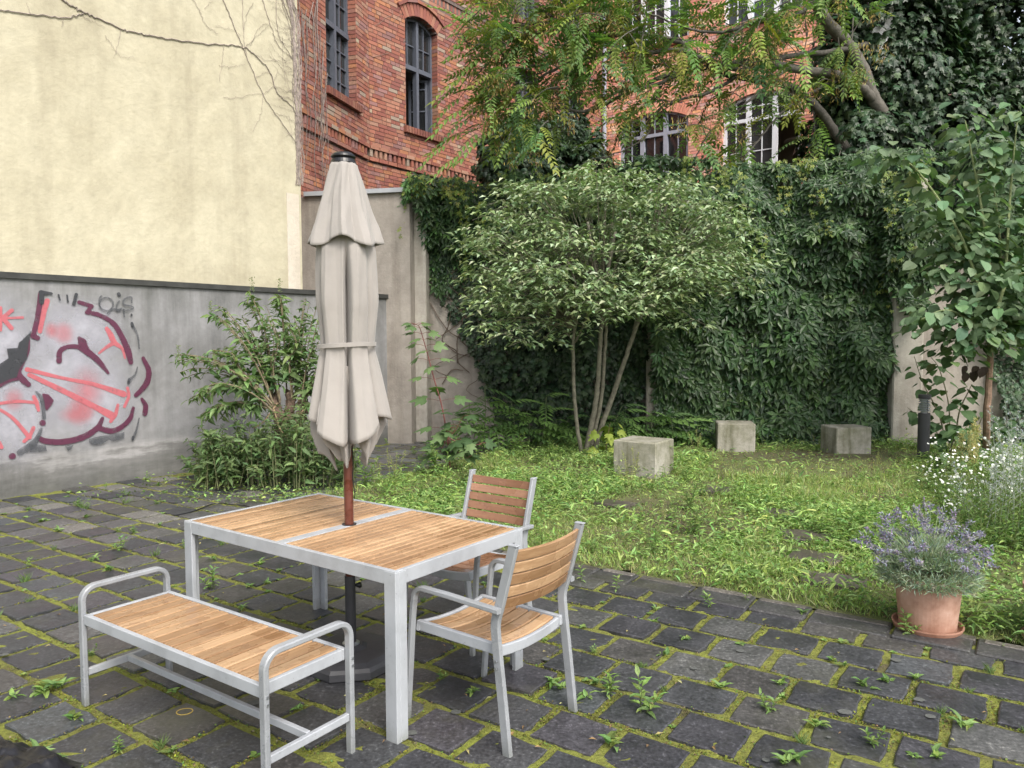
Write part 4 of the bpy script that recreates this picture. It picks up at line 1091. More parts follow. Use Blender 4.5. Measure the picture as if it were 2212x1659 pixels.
# --- chairs (local: origin at the near-left foot line centre; x = sideways, y = towards the back)
def make_chair(label, wood):
    t = thing('armchair', label, 'chair')
    W2 = .255; dpt = .55; seatz = .44
    side = np.array([1., 0, 0])
    for s in (-1, 1):
        # rear leg and back post: one bent tube
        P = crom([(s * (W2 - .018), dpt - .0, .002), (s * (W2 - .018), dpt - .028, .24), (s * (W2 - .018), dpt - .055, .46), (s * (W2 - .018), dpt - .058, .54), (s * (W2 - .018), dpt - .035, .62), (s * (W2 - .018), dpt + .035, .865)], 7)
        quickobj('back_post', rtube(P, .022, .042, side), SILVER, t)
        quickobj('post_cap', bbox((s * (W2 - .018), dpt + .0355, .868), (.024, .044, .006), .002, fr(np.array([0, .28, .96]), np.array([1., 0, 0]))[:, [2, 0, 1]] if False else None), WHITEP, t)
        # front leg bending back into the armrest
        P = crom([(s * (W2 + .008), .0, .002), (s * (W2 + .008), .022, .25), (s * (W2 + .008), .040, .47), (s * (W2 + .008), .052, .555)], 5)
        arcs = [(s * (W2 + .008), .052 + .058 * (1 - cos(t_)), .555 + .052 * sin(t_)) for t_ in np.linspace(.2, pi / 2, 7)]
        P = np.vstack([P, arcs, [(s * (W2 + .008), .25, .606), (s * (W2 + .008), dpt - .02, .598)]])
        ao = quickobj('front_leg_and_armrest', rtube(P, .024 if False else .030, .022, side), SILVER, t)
        for zz in (.385, .355): quickobj('bolt', tube([(s * (W2 + .005), dpt - .045, zz), (s * (W2 - .002), dpt - .045, zz)], .006, 8), STEEL, ao)
        # side rail, dips a little
        quickobj('seat_rail', bbox((s * (W2 - .042), dpt / 2 - .01, seatz - .024), (.022, dpt - .075, .045), .003), WHITEP, t)
    # curved front and back rails
    for y, z0 in ((.035, seatz), (dpt - .065, seatz - .004)):
        P = [(x, y, z0 - .024 - .022 * (1 - (x / (W2 - .03)) ** 2)) for x in np.linspace(-(W2 - .03), W2 - .03, 11)]
        quickobj('seat_rail', rtube(np.array(P), .020, .045, (0, 1, 0)), WHITEP, t)
    # seat slats run across and sag
    n = 6; y0, y1 = .05, dpt - .078; pwd = (y1 - y0) / n; xs = np.linspace(-(W2 - .056), W2 - .056, 10)
    P = np.array([(x, 0, -.022 * (1 - (x / (W2 - .03)) ** 2)) for x in xs]); V, F = rtube(P, pwd - .011, .014, (0, 1, 0), .0035); sm = me_from('seat_slat', V, F, None, wood)
    for i in range(n): o = ob('seat_slat', sm, t); o.location = (0, y0 + pwd * (i + .5), seatz - .012 + rng.normal(0, .0004))
    # back slats, bowed backwards
    n = 5; xs = np.linspace(-(W2 - .030), W2 - .030, 10); hgt = .0505
    P = np.array([(x, .026 * (1 - (x / (W2 - .03)) ** 2), 0) for x in xs]); V, F = rtube(P, hgt - .005, .014, (0, -.0, 1), .002); bm_ = me_from('back_slat', V, F, None, wood)
    for i in range(n):
        z = .605 + .051 * i + .012; y = dpt - .035 + (z - .62) * .28; o = ob('back_slat', bm_, t); o.location = (0, y + .003, z); o.rotation_euler = (radians(-15), 0, 0)
    return t
ch1 = make_chair('grey metal armchair with honey wood slats at the near right end of the table', WOOD)
FLf, BLf = np.array([-.456, 3.332]), np.array([-.022, 2.99]); BRf = np.array([.273, 3.362])
cy = (BLf - FLf); cy = cy / np.linalg.norm(cy); cx = np.array([-cy[1], cy[0]]); mid_back = (BLf + BRf) / 2; org = mid_back - cy * .552
ch1.location = (*org, 0); ch1.rotation_euler = (0, 0, math.atan2(cy[1], cy[0]) - pi / 2)
ch2 = make_chair('grey metal armchair with wet reddish back slats on the lawn side of the table', WOOD2)
F1 = np.array([-.217, 3.977]); by = TB[:2] / np.linalg.norm(TB[:2]); bx = TA[:2] / np.linalg.norm(TA[:2])
org = F1 + bx * .255; ch2.location = (*org, .0); ch2.rotation_euler = (0, 0, math.atan2(by[1], by[0]) - pi / 2 + radians(-2))

# --- bench
BW_ = 2.5332; BA = np.array([cos(BW_), sin(BW_)]); BB = np.array([BA[1], -BA[0]]); BL_, BD_, BH_ = 1.273, .42, .4313
bc = np.array([-.9159, 2.6954]) + BA * BL_ / 2 + BB * BD_ / 2
bench = thing('garden_bench', 'backless bench with honey wood slats and grey metal frame in front of the table', 'bench', (*bc, 0), math.atan2(-BA[1], -BA[0]))
for sy in (-1, 1): quickobj('side_rail', bbox((0, sy * (BD_ / 2 - .011), BH_ - .024), (BL_ - .0, .022, .048), .003), WHITEP, bench)
for sx in (-1, 1): quickobj('end_rail', bbox((sx * (BL_ / 2 - .011), 0, BH_ - .024), (.0215, BD_ - .046, .047), .003), WHITEP, bench)
ns = 17; L0 = BL_ - .05; pw = L0 / ns; V, F = plank_mesh(BD_ - .05, pw - .011, .015, .0035); bm_ = me_from('slat', V, F, None, WOOD)
for i in range(ns): o = ob('slat', bm_, bench); o.location = (-L0 / 2 + pw * (i + .5), 0, BH_ - .009 + rng.normal(0, .0004)); o.rotation_euler = (0, 0, pi / 2)
for sx in (-1, 1):
    x = sx * (BL_ / 2 + .019); hy = BD_ / 2 - .004; rad = .062; tz = BH_ + .118
    P = [(x, -hy, .002), (x, -hy, tz - rad)] + [(x, -hy + rad * (1 - cos(t_)), tz - rad + rad * sin(t_)) for t_ in np.linspace(.15, pi / 2, 8)] + [(x, 0, tz)] + [(x, hy - rad * (1 - cos(t_)), tz - rad + rad * sin(t_)) for t_ in np.linspace(pi / 2, .15, 8)] + [(x, hy, tz - rad), (x, hy, .002)]
    lo = quickobj('leg_and_arm_loop', rtube(np.array(P), .036, .024, (1, 0, 0), .005), SILVER, bench)
    for z in (BH_ - .035, BH_ - .065):
        for sy in (-1, 1): quickobj('bolt', tube([(x + sx * .017, sy * (hy), z), (x + sx * .021, sy * hy, z)], .006, 8), STEEL, lo)
    quickobj('end_stretcher', bbox((x, 0, .155), (.022, 2 * hy - .026, .032), .003), WHITEP, bench)
quickobj('long_stretcher', bbox((0, 0, .158), (BL_ + .016, .022, .032), .003), WHITEP, bench)

# --- lavender pot on its saucer
potc = np.array([2.385, 4.31]); s3 = .185
sc_ = thing('saucer', 'round terracotta saucer under the lavender pot', 'saucer', (*potc, .012))
quickobj('dish', lathe([(.001, .006), (.15, .006), (.165, .012), (.178, .036), (.186, .038), (.186, .030), (.172, .0), (.001, .0)], 48), TERRA, sc_)
pot = thing('plant_pot', 'large terracotta pot of lavender at the edge of the paving', 'pot', (*potc, .020))
quickobj('pot_wall', lathe([(.001, .0), (.142, .0), (.148, .008), (.170, .235), (.174, .272), (.184, .276), (.190, .290), (.188, .306), (.178, .310), (.167, .302), (.165, .275), (.001, .272)], 48), TERRA, pot)
quickobj('soil', lathe([(.001, .28), (.166, .276)], 24), SOIL, pot)
sc2 = thing('saucer', 'terracotta saucer just showing at the right edge of the picture', 'saucer', (2.985, 4.07, .012)); 
for ch in list(sc_.children): copy_tree(ch, sc2)
p2_ = thing('plant_pot', 'second terracotta pot cut off by the right edge of the picture', 'pot', (2.99, 4.07, .020))
for ch in list(pot.children): copy_tree(ch, p2_)

# --- concrete blocks
def block(pts, h, label, z0):
    """pts: front-left, front-right ground corners; extruded back"""
    a, b, dep = pts; a = np.array(a); b = np.array(b); d = (b - a) / np.linalg.norm(b - a); n = np.array([-d[1], d[0]]); c = (a + b) / 2 + n * dep / 2
    m = MB(); V, F = bbox((0, 0, h / 2), (np.linalg.norm(b - a), dep, h), .012)
    V = V + rng.normal(0, .002, V.shape); m.add(V, F)
    o = m.obj('concrete_block', BLOCKM, None, label=label, category='concrete block', group='concrete blocks on the lawn'); o.location = (*c, z0); o.rotation_euler = (0, 0, math.atan2(d[1], d[0])); return o
block(((1.21, 9.11), (1.665, 8.79), .52), .50, 'mossy concrete block standing by itself nearer on the lawn', -.02)
block((G(1549, 984)[:2], G(1631, 986)[:2], .45), .47, 'concrete block with a dark wet top in front of the creeper wall', .0)
block((G(1806, 994)[:2], G(1882, 992)[:2], .42), .45, 'pale stained concrete block between the creeper wall and the path light', .0)

# --- bollard light
bl = thing('bollard_light', 'dark cylindrical bollard light with bright louvres beside the pillar', 'bollard light', (5.50, 10.15, .03))
DG = simple('dark grey powder coat', (.045, .046, .052), .5); AL = simple('bright louvre', (.55, .58, .62), .3, metal=.6)
quickobj('post', tube([(0, 0, -.05), (0, 0, .66)], .075, 24), DG, bl); quickobj('inner_lamp', tube([(0, 0, .66), (0, 0, .87)], .045, 20), simple('frosted glass', (.35, .37, .38), .3), bl)
quickobj('cap', tube([(0, 0, .855), (0, 0, .905)], .078, 24), DG, bl)
for i in range(6):
    z = .685 + i * .031; V, F = lathe([(.048, z + .012), (.078, z), (.079, z + .004), (.05, z + .018)], 24); quickobj('louvre', (V, F), AL, bl)
quickobj('louvre_guard', tube([(.0, -.074, .66), (.0, -.074, .87)], .004, 6), DG, bl)

# --- small things on the paving
m = MB(); V, F = lathe([(.028, -.002), (.032, -.002), (.032, .002), (.028, .002), (.028, -.002)], 32); V[:, 0] *= 1.15; m.add(V, F)
o = m.obj('rubber_ring', simple('yellow rubber', (.45, .33, .08), .6), None, label='thin yellow ring lying on a slab under the bench', category='ring'); p = G(400, 1541 / 1.0 - 60 + 0) if False else G(399, 1544); o.location = (p[0], p[1], .014)
p0 = [G(x, y, .02) for x, y in ((380, 1113), (420, 1104), (455, 1090), (478, 1087), (500, 1090), (530, 1092), (552, 1099), (590, 1094), (640, 1083))]
V, F = tube(crom(p0, 6), .006, 5); m = MB(); m.add(V, F); m.obj('cable', BLACKPL, None, label='thin black cable lying across the far paving near the graffiti wall', category='cable')
# crumpled black sheet in the near left corner
import mathutils.noise as mn
gx_ = np.linspace(-.33, .30, 46); gy_ = np.linspace(-.16, .16, 26); Vb = []
for y in gy_:
    for x in gx_:
        e = max(0, 1 - (x / .33) ** 4) * max(0, 1 - (y / .165) ** 4); h = .02 + e * (.045 + .06 * abs(mn.noise(Vector((x * 9, y * 12, 1.3)))) + .03 * abs(mn.noise(Vector((x * 26, y * 30, 4)))))
        Vb.append([x + .02 * mn.noise(Vector((x * 8, y * 8, 9))), y + .02 * mn.noise(Vector((x * 8, y * 8, 5))), h if e > .02 else .012])
nx, ny = 46, 26; i, j = np.meshgrid(np.arange(nx - 1), np.arange(ny - 1)); a = (j * nx + i).ravel(); F = np.stack([a, a + 1, a + nx + 1, a + nx], -1)
o = ob('plastic_sheet', me_from('plastic_sheet', np.array(Vb), F, None, simple('black bin liner', (.010, .010, .013), .3, nscale=20, namt=.3, bmp=.3), True), label='crumpled black plastic bag lying in the near left corner', category='bag'); o.location = (-2.02, 2.86, .0); o.rotation_euler = (0, 0, -.35)

# ================================================================== PLANTS
def rdir(n, up=0., spread=1.):
    v = rng.normal(0, spread, (n, 3)); v[:, 2] += up; return v / np.linalg.norm(v, axis=1)[:, None]
def leafstuff(name, parts, mat, parent=None, **tags):
    """parts: list of (template, pos, fwd, nor, scale, colours)"""
    mb = MB()
    for T, pos, fwd, nor, sc, col in parts:
        if len(pos) == 0: continue
        V, F, C = scatter(T[0], T[1], pos, frames(fwd, nor), sc, col); mb.add(V, F, C)
    return mb.obj(name, mat, parent, **tags)
GREEN = np.array([[.075, .135, .032], [.06, .115, .03], [.09, .16, .04]])
CREEP = np.array([[.040, .082, .030], [.050, .10, .034], [.032, .068, .028], [.068, .13, .042]])
YOUNG = np.array([[.18, .26, .045], [.22, .27, .05]])
IVYC = np.array([[.018, .038, .018], [.025, .049, .022], [.040, .070, .033]])

# ---- creeper on the back wall --------------------------------------------
def bwlimits(x):
    """lower and upper picture-height of the creeper along the wall, as wall heights"""
    return None
def onwall(pts): return np.array([BW.at(a, z, o) for a, z, o in pts])
def polyfill(poly, n, pl, wts=None):
    """random points of the wall plane inside a polygon given as view points on that plane"""
    P2 = np.array([pl.sz(x, y, .15) for x, y in poly]); lo, hi = P2.min(0), P2.max(0); out = []
    while len(out) < n:
        q = rng.uniform(lo, hi, (n * 2, 2)); ins = np.zeros(len(q), bool); j = len(P2) - 1
        for i in range(len(P2)):
            c = (P2[i, 1] > q[:, 1]) != (P2[j, 1] > q[:, 1]); xx = (P2[j, 0] - P2[i, 0]) * (q[:, 1] - P2[i, 1]) / (P2[j, 1] - P2[i, 1] + 1e-12) + P2[i, 0]
            ins ^= c & (q[:, 0] < xx); j = i
        out += list(q[ins])
    return np.array(out[:n])
def wallleaves(T, poly, n, pl, size, colr, depth=.35, droop=-.7, outw=.6, thick0=.02, seedthin=0.):
    q = polyfill(poly, n, pl); nz = np.array([mn.noise(Vector((a * 1.9, z * 1.9, 3.1))) for a, z in q]); nz2 = np.array([mn.noise(Vector((a * .8, z * .9, 8.1))) for a, z in q]); ddp = thick0 + depth * np.clip(.5 + 1.1 * nz + 1.1 * nz2, .02, 2) * rng.uniform(.25, 1, n) ** .5
    pos = np.array([pl.at(a, z, max(o, .01)) for (a, z), o in zip(q, ddp)])
    side = rng.normal(0, .5, n)[:, None] * pl.d; fwd = side + np.array([0, 0, droop]) + pl.n * outw * rng.uniform(.1, 1, (n, 1)) + rng.normal(0, .18, (n, 3))
    nor = pl.n * .8 + np.array([0, 0, .75]) + rng.normal(0, .32, (n, 3)); sc = size * rng.uniform(.55, 1.15, n)
    c = cols(colr, n, .22, .08); return (T, pos, fwd, nor, sc, c)
top_edge = [(850, 425), (866, 405), (905, 392), (960, 393), (1010, 398), (1060, 395), (1150, 385), (1250, 375), (1330, 362), (1400, 345), (1440, 340), (1500, 348), (1560, 352), (1640, 350), (1720, 352), (1800, 342), (1870, 330), (1940, 326), (2010, 330), (2100, 320), (2290, 300)]
creeper = thing('virginia_creeper', 'dense dark green creeper hanging over the tall garden wall', 'creeper')
parts = []
# top fringe and hanging mass
parts.append(wallleaves(T_PALM, top_edge + [(2290, 560), (2000, 540), (1900, 520), (1700, 520), (1560, 520), (1400, 500), (1250, 520), (1100, 520), (1000, 600), (940, 640), (918, 560), (915, 470), (905, 440), (870, 430)], 5200, BW, .155, CREEP, .55))
parts.append(wallleaves(T_PALM, [(1414, 480), (1525, 480), (1540, 700), (1530, 900), (1520, 965), (1425, 965), (1414, 800)], 1500, BW, .19, CREEP * .85, .35, thick0=.3))
parts.append(wallleaves(T_PALM, [(1380, 420), (1440, 420), (1440, 680), (1400, 700), (1380, 640)], 420, BW, .17, CREEP * .85, .3, thick0=.3))
parts.append(wallleaves(T_PALM, [(1900, 420), (2010, 420), (2010, 600), (1985, 660), (1960, 700), (1930, 640), (1905, 600)], 650, BW, .17, CREEP, .3, thick0=.3))
parts.append(wallleaves(T_PALM, [(1300, 560), (1400, 560), (1397, 800), (1390, 860), (1340, 850), (1320, 700)], 260, BW, .16, CREEP * .8, .25))
main = wallleaves(T_PALM, [(1530, 500), (1925, 500), (1930, 700), (1925, 830), (1905, 960), (1870, 975), (1560, 975), (1535, 900)], 2300, BW, .21, CREEP, .32)
# the largest showing leaves become leaves of their own
T, pos, fwd, nor, sc_a, cl = main; q = project(pos); score = sc_a / q[:, 2] * (q[:, 1] > 560) * ((pos - BW.o) @ BW.n > .16); order = np.argsort(-score)[:290]; mask = np.zeros(len(pos), bool); mask[order] = True
lm_ = [leafmesh(T_PALM, 'leaf', CREEP[k % 4] * (1 + .25 * (k // 4)), LEAF) for k in range(8)]
for k in order: leafpart(lm_[int(rng.integers(0, 8))], creeper, pos[k], fwd[k], nor[k], sc_a[k])
parts.append((T, pos[~mask], fwd[~mask], nor[~mask], sc_a[~mask], cl[~mask]))
# young yellow-green shoots
parts.append(wallleaves(T_PALM, top_edge[:6] + [(1010, 430), (930, 440), (880, 440)], 300, BW, .07, YOUNG * .8, .6))
for cxp, cyp, hh, n in ((1010, 520, 90, 90), (1050, 455, 60, 40), (870, 440, 40, 40), (880, 480, 60, 30), (1110, 440, 50, 40), (1590, 440, 60, 50), (1690, 410, 60, 50), (1760, 470, 50, 40), (1480, 380, 30, 40), (1630, 560, 60, 30), (1900, 440, 60, 50), (1730, 370, 20, 50), (1550, 400, 30, 50), (1930, 500, 90, 60), (1905, 620, 60, 40), (1960, 400, 40, 50), (1180, 400, 20, 40), (1300, 390, 20, 40)):
    parts.append(wallleaves(T_PALM, [(cxp - 18, cyp - hh), (cxp + 22, cyp - hh), (cxp + 14, cyp + hh), (cxp - 8, cyp + hh)], int(n * .7), BW, .062, YOUNG * .75, .75, thick0=.22))
# sprays hanging on the pale coping to the left
parts.append(wallleaves(T_OVAL, [(785, 428), (860, 418), (905, 395), (905, 440), (870, 455), (800, 452)], 700, BW, .085, CREEP * 2.6, .35, thick0=.36))
parts.append(wallleaves(T_OVAL, [(862, 440), (880, 440), (866, 480), (852, 490), (846, 500), (858, 470)], 110, BW, .07, YOUNG * .7, .1, thick0=.36))
leafstuff('foliage', parts, LEAF, creeper, kind='stuff')
m = MB()
for k in range(70):
    x = rng.uniform(930, 1930); y0 = rng.uniform(480, 700); a, z = BW.sz(x, y0, .05); P = [BW.at(a + rng.normal(0, .05) * i, z - i * .22, .04 + .02 * rng.random()) for i in range(int(rng.integers(4, 9)))]; P = [p for p in P if p[2] > .05]
    if len(P) > 2: m.add(*tube(crom(P, 3), rng.uniform(.004, .010), 4), (.10, .075, .055))
m.obj('stem', BARK, creeper, kind='stuff')

# ---- common ivy on the lower wall --------------------------------------
ivy = thing('ivy', 'dark common ivy in front of the wall behind the multi-stemmed shrub', 'ivy')
parts = [wallleaves(T_IVY, [(925, 400), (1010, 420), (1120, 430), (1320, 470), (1395, 560), (1398, 760), (1385, 940), (1180, 950), (1090, 930), (1060, 880), (1030, 800), (1010, 740), (975, 690), (945, 640), (925, 560)], 6800, BW, .105, IVYC, .32),
         wallleaves(T_IVY, [(1070, 720), (1190, 690), (1290, 720), (1300, 800), (1240, 870), (1120, 880), (1080, 810)], 900, BW, .12, IVYC * 1.25, .55, thick0=.15)]
leafstuff('foliage', parts, LEAFG, ivy, kind='stuff')
m = MB()
for pts in ([(1020, 740), (975, 720), (950, 690), (930, 655)], [(1015, 770), (985, 762), (960, 740)], [(1000, 800), (975, 800), (955, 830)], [(1080, 880), (1050, 800), (1020, 720), (1000, 660)]): m.add(*tube(crom([BW.px(x, y, .03) for x, y in pts], 5), (.008), 5), (.12, .09, .07))
m.obj('stem', BARK, ivy)
ivy2 = thing('ivy', 'ivy climbing the wall behind the young tree at the right edge', 'ivy')
leafstuff('foliage', [wallleaves(T_IVY, [(2130, 690), (2230, 640), (2290, 800), (2290, 1000), (2150, 1000), (2160, 880), (2140, 800)], 1500, BW, .085, IVYC * 1.5, .3)], LEAFG, ivy2, kind='stuff')

# ---- volume foliage ------------------------------------------------------
def blobpts(c, r, n, shell=.55, nz=.35, freq=.8):
    d = rng.normal(0, 1, (n, 3)); d /= np.linalg.norm(d, axis=1)[:, None]; k = 1 + nz * 2 * np.array([mn.noise(Vector(v * freq * 2 + np.array(c) * .7)) for v in d])
    rad = (shell + (1 - shell) * rng.random(n) ** .5) * k; return np.asarray(c) + d * rad[:, None] * np.asarray(r), d
def treelimb(pts, r0, r1, n=6, sides=8, wob=.0, c=(.11, .095, .075)):
    P = crom(pts, n); r = np.linspace(r0, r1, len(P)); P = P + rng.normal(0, wob, P.shape) if wob else P
    V, F = tube(P, r, sides); return V, F, P, r

# ivy-clad tree rising behind the wall at the upper right
tv = thing('ivy_clad_tree', 'tall tree trunk thickly clad in dark ivy, upper right behind the wall', 'tree')
V, F, P, r = treelimb([(6.5, 13.6, 0), (6.4, 13.6, 3), (6.2, 13.7, 5), (6.5, 13.7, 8), (6.4, 13.8, 11)], .30, .2, c=0); quickobj('trunk', (V, F), BARK, tv)
parts = []
for c, rr, n in (((6.1, 13.5, 5.1), (1.0, .8, 1.1), 2600), ((6.6, 13.5, 6.6), (1.3, .8, 1.3), 3000), ((7.4, 13.6, 5.3), (1.6, .9, 1.6), 3200), ((8.6, 13.8, 6.6), (1.8, .9, 1.9), 3200), ((6.3, 13.6, 8.3), (1.3, .9, 1.4), 2200), ((7.9, 13.9, 8.6), (1.8, .9, 1.5), 2200), ((5.7, 13.4, 6.3), (.55, .5, 1.0), 900), ((5.6, 13.4, 5.0), (.35, .4, .7), 500), ((9.6, 13.4, 5.2), (1.2, .8, 1.4), 1400), ((8.7, 14.3, 7.4), (1.9, .8, 2.2), 3600), ((9.6, 14.2, 9.2), (1.8, .8, 1.6), 2200), ((7.6, 14.4, 7.6), (1.5, .6, 1.8), 2200)):
    pos, d = blobpts(c, rr, n, .7, .22); fwd = d * .5 + np.array([0, 0, -.8]) + rng.normal(0, .35, (n, 3)); nor = d + np.array([0, 0, .6]) + rng.normal(0, .3, (n, 3)); k = rng.random(n) < .75
    parts.append((T_IVY, pos, fwd, nor, rng.uniform(.09, .17, n), cols(IVYC * 1.15, n, .3)))
leafstuff('crown', parts, LEAFG, tv, kind='stuff')
# ivy heap on the building behind the wall, left of centre
hp = thing('ivy_mound', 'dark mound of ivy growing up the brick building above the wall', 'ivy')
parts = []
for c, rr, n in ((AT(1090, 330, 14.6), (.55, .4, .62), 1400), (AT(1160, 310, 14.8), (.6, .4, .6), 1400), (AT(1220, 290, 15.2), (.55, .4, .5), 1000), (AT(1120, 375, 14.4), (.9, .4, .45), 1200), (AT(1270, 340, 15.2), (.5, .4, .5), 800)):
    pos, d = blobpts(c, rr, n, .6, .3); fwd = d * .4 + np.array([0, 0, -.8]) + rng.normal(0, .35, (n, 3)); nor = d + np.array([0, 0, .6]) + rng.normal(0, .3, (n, 3))
    parts.append((T_IVY, pos, fwd, nor, rng.uniform(.08, .15, n), cols(IVYC * 1.2, n, .3)))
leafstuff('foliage', parts, LEAFG, hp, kind='stuff')

# ---- tree of heaven: limbs reaching left over the wall ---------------------
ta = thing('tree_of_heaven', 'spreading tree with long feathery leaves and bare limbs reaching left above the wall', 'tree')
BC_ = np.array([.085, .078, .066])
def limb(name, px, r0, r1):
    pts = [AT(x, y, Y) for x, y, Y in px]; V, F, P, r = treelimb(pts, r0, r1, 7, 9, .006); m = MB(); m.add(V, F, BC_ * rng.uniform(.8, 1.3)); m.obj(name, BARK, ta, smooth=True); return P
trunkP = limb('trunk', [(1990, 760, 13.4), (1975, 480, 13.4), (1950, 340, 13.35), (1925, 270, 13.2)], .17, .13)
L = []
L.append(limb('branch', [(1925, 270, 13.2), (1888, 217, 13.0), (1858, 140, 12.9), (1825, 88, 12.8), (1790, 50, 12.7), (1758, 0, 12.6), (1735, -60, 12.5)], .12, .08))
L.append(limb('branch', [(1890, 220, 13.0), (1858, 187, 12.8), (1808, 163, 12.6), (1708, 147, 12.4), (1635, 133, 12.3), (1558, 140, 12.2), (1495, 120, 12.1), (1474, 93, 12.0), (1390, 77, 11.9), (1304, 77, 11.8), (1257, 67, 11.7), (1180, 50, 11.6), (1105, 55, 11.5)], .082, .018))
L.append(limb('branch', [(1950, 400, 13.3), (1841, 330, 12.9), (1808, 293, 12.8), (1775, 243, 12.7), (1725, 197, 12.6), (1688, 182, 12.5), (1655, 177, 12.4), (1575, 163, 12.3), (1525, 147, 12.2), (1450, 160, 12.0), (1370, 193, 11.9), (1270, 240, 11.7), (1197, 233, 11.6), (1104, 267, 11.5)], .085, .014))
L.append(limb('branch', [(1880, 95, 13.0), (1800, 110, 12.7), (1700, 122, 12.4), (1600, 150, 12.1), (1474, 110, 11.9), (1387, 113, 11.8), (1304, 90, 11.7), (1237, 60, 11.6), (1167, 23, 11.5), (1130, -10, 11.4)], .05, .015))
L.append(limb('branch', [(1474, 160, 12.0), (1404, 187, 11.9), (1330, 200, 11.8), (1270, 238, 11.7), (1200, 236, 11.6)], .032, .010))
L.append(limb('branch', [(1364, 100, 11.8), (1300, 118, 11.7), (1237, 133, 11.6), (1180, 160, 11.5), (1137, 187, 11.4), (1090, 225, 11.3), (1057, 258, 11.2)], .03, .008))
L.append(limb('branch', [(1230, 128, 11.6), (1160, 142, 11.5), (1120, 135, 11.4), (1057, 100, 11.3), (1020, 95, 11.2), (985, 75, 11.2)], .022, .007))
L.append(limb('branch', [(1860, 160, 12.8), (1790, 180, 12.6), (1700, 235, 12.4), (1640, 300, 12.3), (1600, 350, 12.2)], .03, .008))
L.append(limb('branch', [(1700, 148, 12.4), (1640, 200, 12.2), (1580, 250, 12.1), (1530, 290, 12.0), (1500, 345, 12.0)], .025, .007))
L.append(limb('branch', [(1600, 162, 12.3), (1530, 200, 12.1), (1470, 215, 12.0), (1420, 240, 11.9), (1390, 300, 11.8), (1300, 345, 11.7)], .03, .008))
L.append(limb('branch', [(1758, 10, 12.6), (1700, 40, 12.3), (1640, 45, 12.1), (1560, 70, 11.9), (1480, 60, 11.8), (1400, 30, 11.7), (1330, 40, 11.6)], .035, .01))
L.append(limb('branch', [(1390, 77, 11.9), (1395, 40, 11.8), (1400, 0, 11.7), (1410, -40, 11.7)], .02, .01))
twm = MB(); PPos, PF, PN, PS = [], [], [], []; SPos = []
tips = []
for P in L:
    n = len(P)
    for k in range(6, n, 2):
        for rep in range(2):
            if rng.random() < .24: tips.append(P[k])
for _ in range(70):   # finer twigs filling the crown outline
    x = rng.uniform(1030, 1870); ymax = np.interp(x, [960, 1000, 1100, 1250, 1350, 1500, 1650, 1780, 1870], [150, 250, 270, 290, 250, 220, 190, 120, 90]); y = rng.uniform(-60, ymax); tips.append(AT(x, y, rng.uniform(11.2, 12.8)))
for _ in range(75):
    x = rng.uniform(1035, 1400); y = rng.uniform(-70, 60 + 230 * rng.random() ** .8 * (1 if x < 1330 else .5)); tips.append(AT(x, y, rng.uniform(11.0, 12.2)))
for p in tips:
    d = np.array([-.75, -.25, rng.normal(.0, .5)]) + rng.normal(0, .45, 3); d /= np.linalg.norm(d); Ln = rng.uniform(.35, .95)
    P = crom([p, p + d * Ln * .5 + [0, 0, .03], p + d * Ln + [0, 0, -.10 * Ln]], 4); twm.add(*tube(P, np.linspace(.010, .0035, len(P)), 4, False), BC_ * rng.uniform(.7, 1.5))
    q = project(P[-1])
    if q[0] < 1000: continue
    nl = int(rng.integers(3, 7))
    for j in range(nl):
        t_ = P[int(len(P) * (.45 + .55 * j / nl)) - 1] if j else P[-1]; a = rng.uniform(0, 2 * pi)
        fw = d * .7 + np.array([cos(a) * .8, sin(a) * .8, -.15 + rng.normal(0, .25)]); PPos.append(t_); PF.append(fw); PN.append(np.array([rng.normal(0, .3), rng.normal(0, .3), 1])); PS.append(rng.uniform(.30, .48))
    if rng.random() < .62: SPos.append(P[-1])
twm.obj('twigs', BARK, ta, kind='stuff')
PPos, PF, PN, PS = map(np.array, (PPos, PF, PN, PS))
# long feathered sprays overhanging at the lower left of the crown
ex = [(985, 170), (975, 190), (970, 215), (978, 240), (988, 262), (975, 295), (940, 318), (965, 345), (1010, 290), (1010, 130), (1000, 60), (1000, 30), (1020, 20), (1040, 285), (1050, 200), (1030, 60), (1030, 230)]
e1 = np.array([AT(x + 28, y - 6, 11.1 + .1 * (i % 3)) for i, (x, y) in enumerate(ex)])
PPos = np.vstack([PPos, e1]); PF = np.vstack([PF, np.array([[-.9, -.2, -.35 + rng.normal(0, .12)] for _ in ex])]); PN = np.vstack([PN, np.array([[-.1, -.5, .9]] * len(ex))]); PS = np.concatenate([PS, rng.uniform(.42, .6, len(ex))])
print('fronds', len(PPos))
FRC = np.array([[.13, .21, .05], [.16, .25, .07], [.11, .19, .07], [.20, .24, .05]])
colf = cols(FRC, len(PPos), .2, .1)
near = np.argsort(np.abs(project(PPos)[:, 0] - 985) + np.where((project(PPos)[:, 1] < 5) | (project(PPos)[:, 1] > 380), 9999, 0))[:60]; mask = np.zeros(len(PPos), bool); mask[near] = True
fm_ = [leafmesh(T_PIN, 'frond', FRC[k % 4] * (1 + .15 * (k // 4)), LEAFM) for k in range(6)]
for k in near:
    o = leafpart(fm_[int(rng.integers(0, 6))], ta, PPos[k], PF[k], PN[k], PS[k]); o.name = 'frond'
leafstuff('crown', [(T_PIN, PPos[~mask], PF[~mask], PN[~mask], PS[~mask], colf[~mask])], LEAFM, ta, kind='stuff')
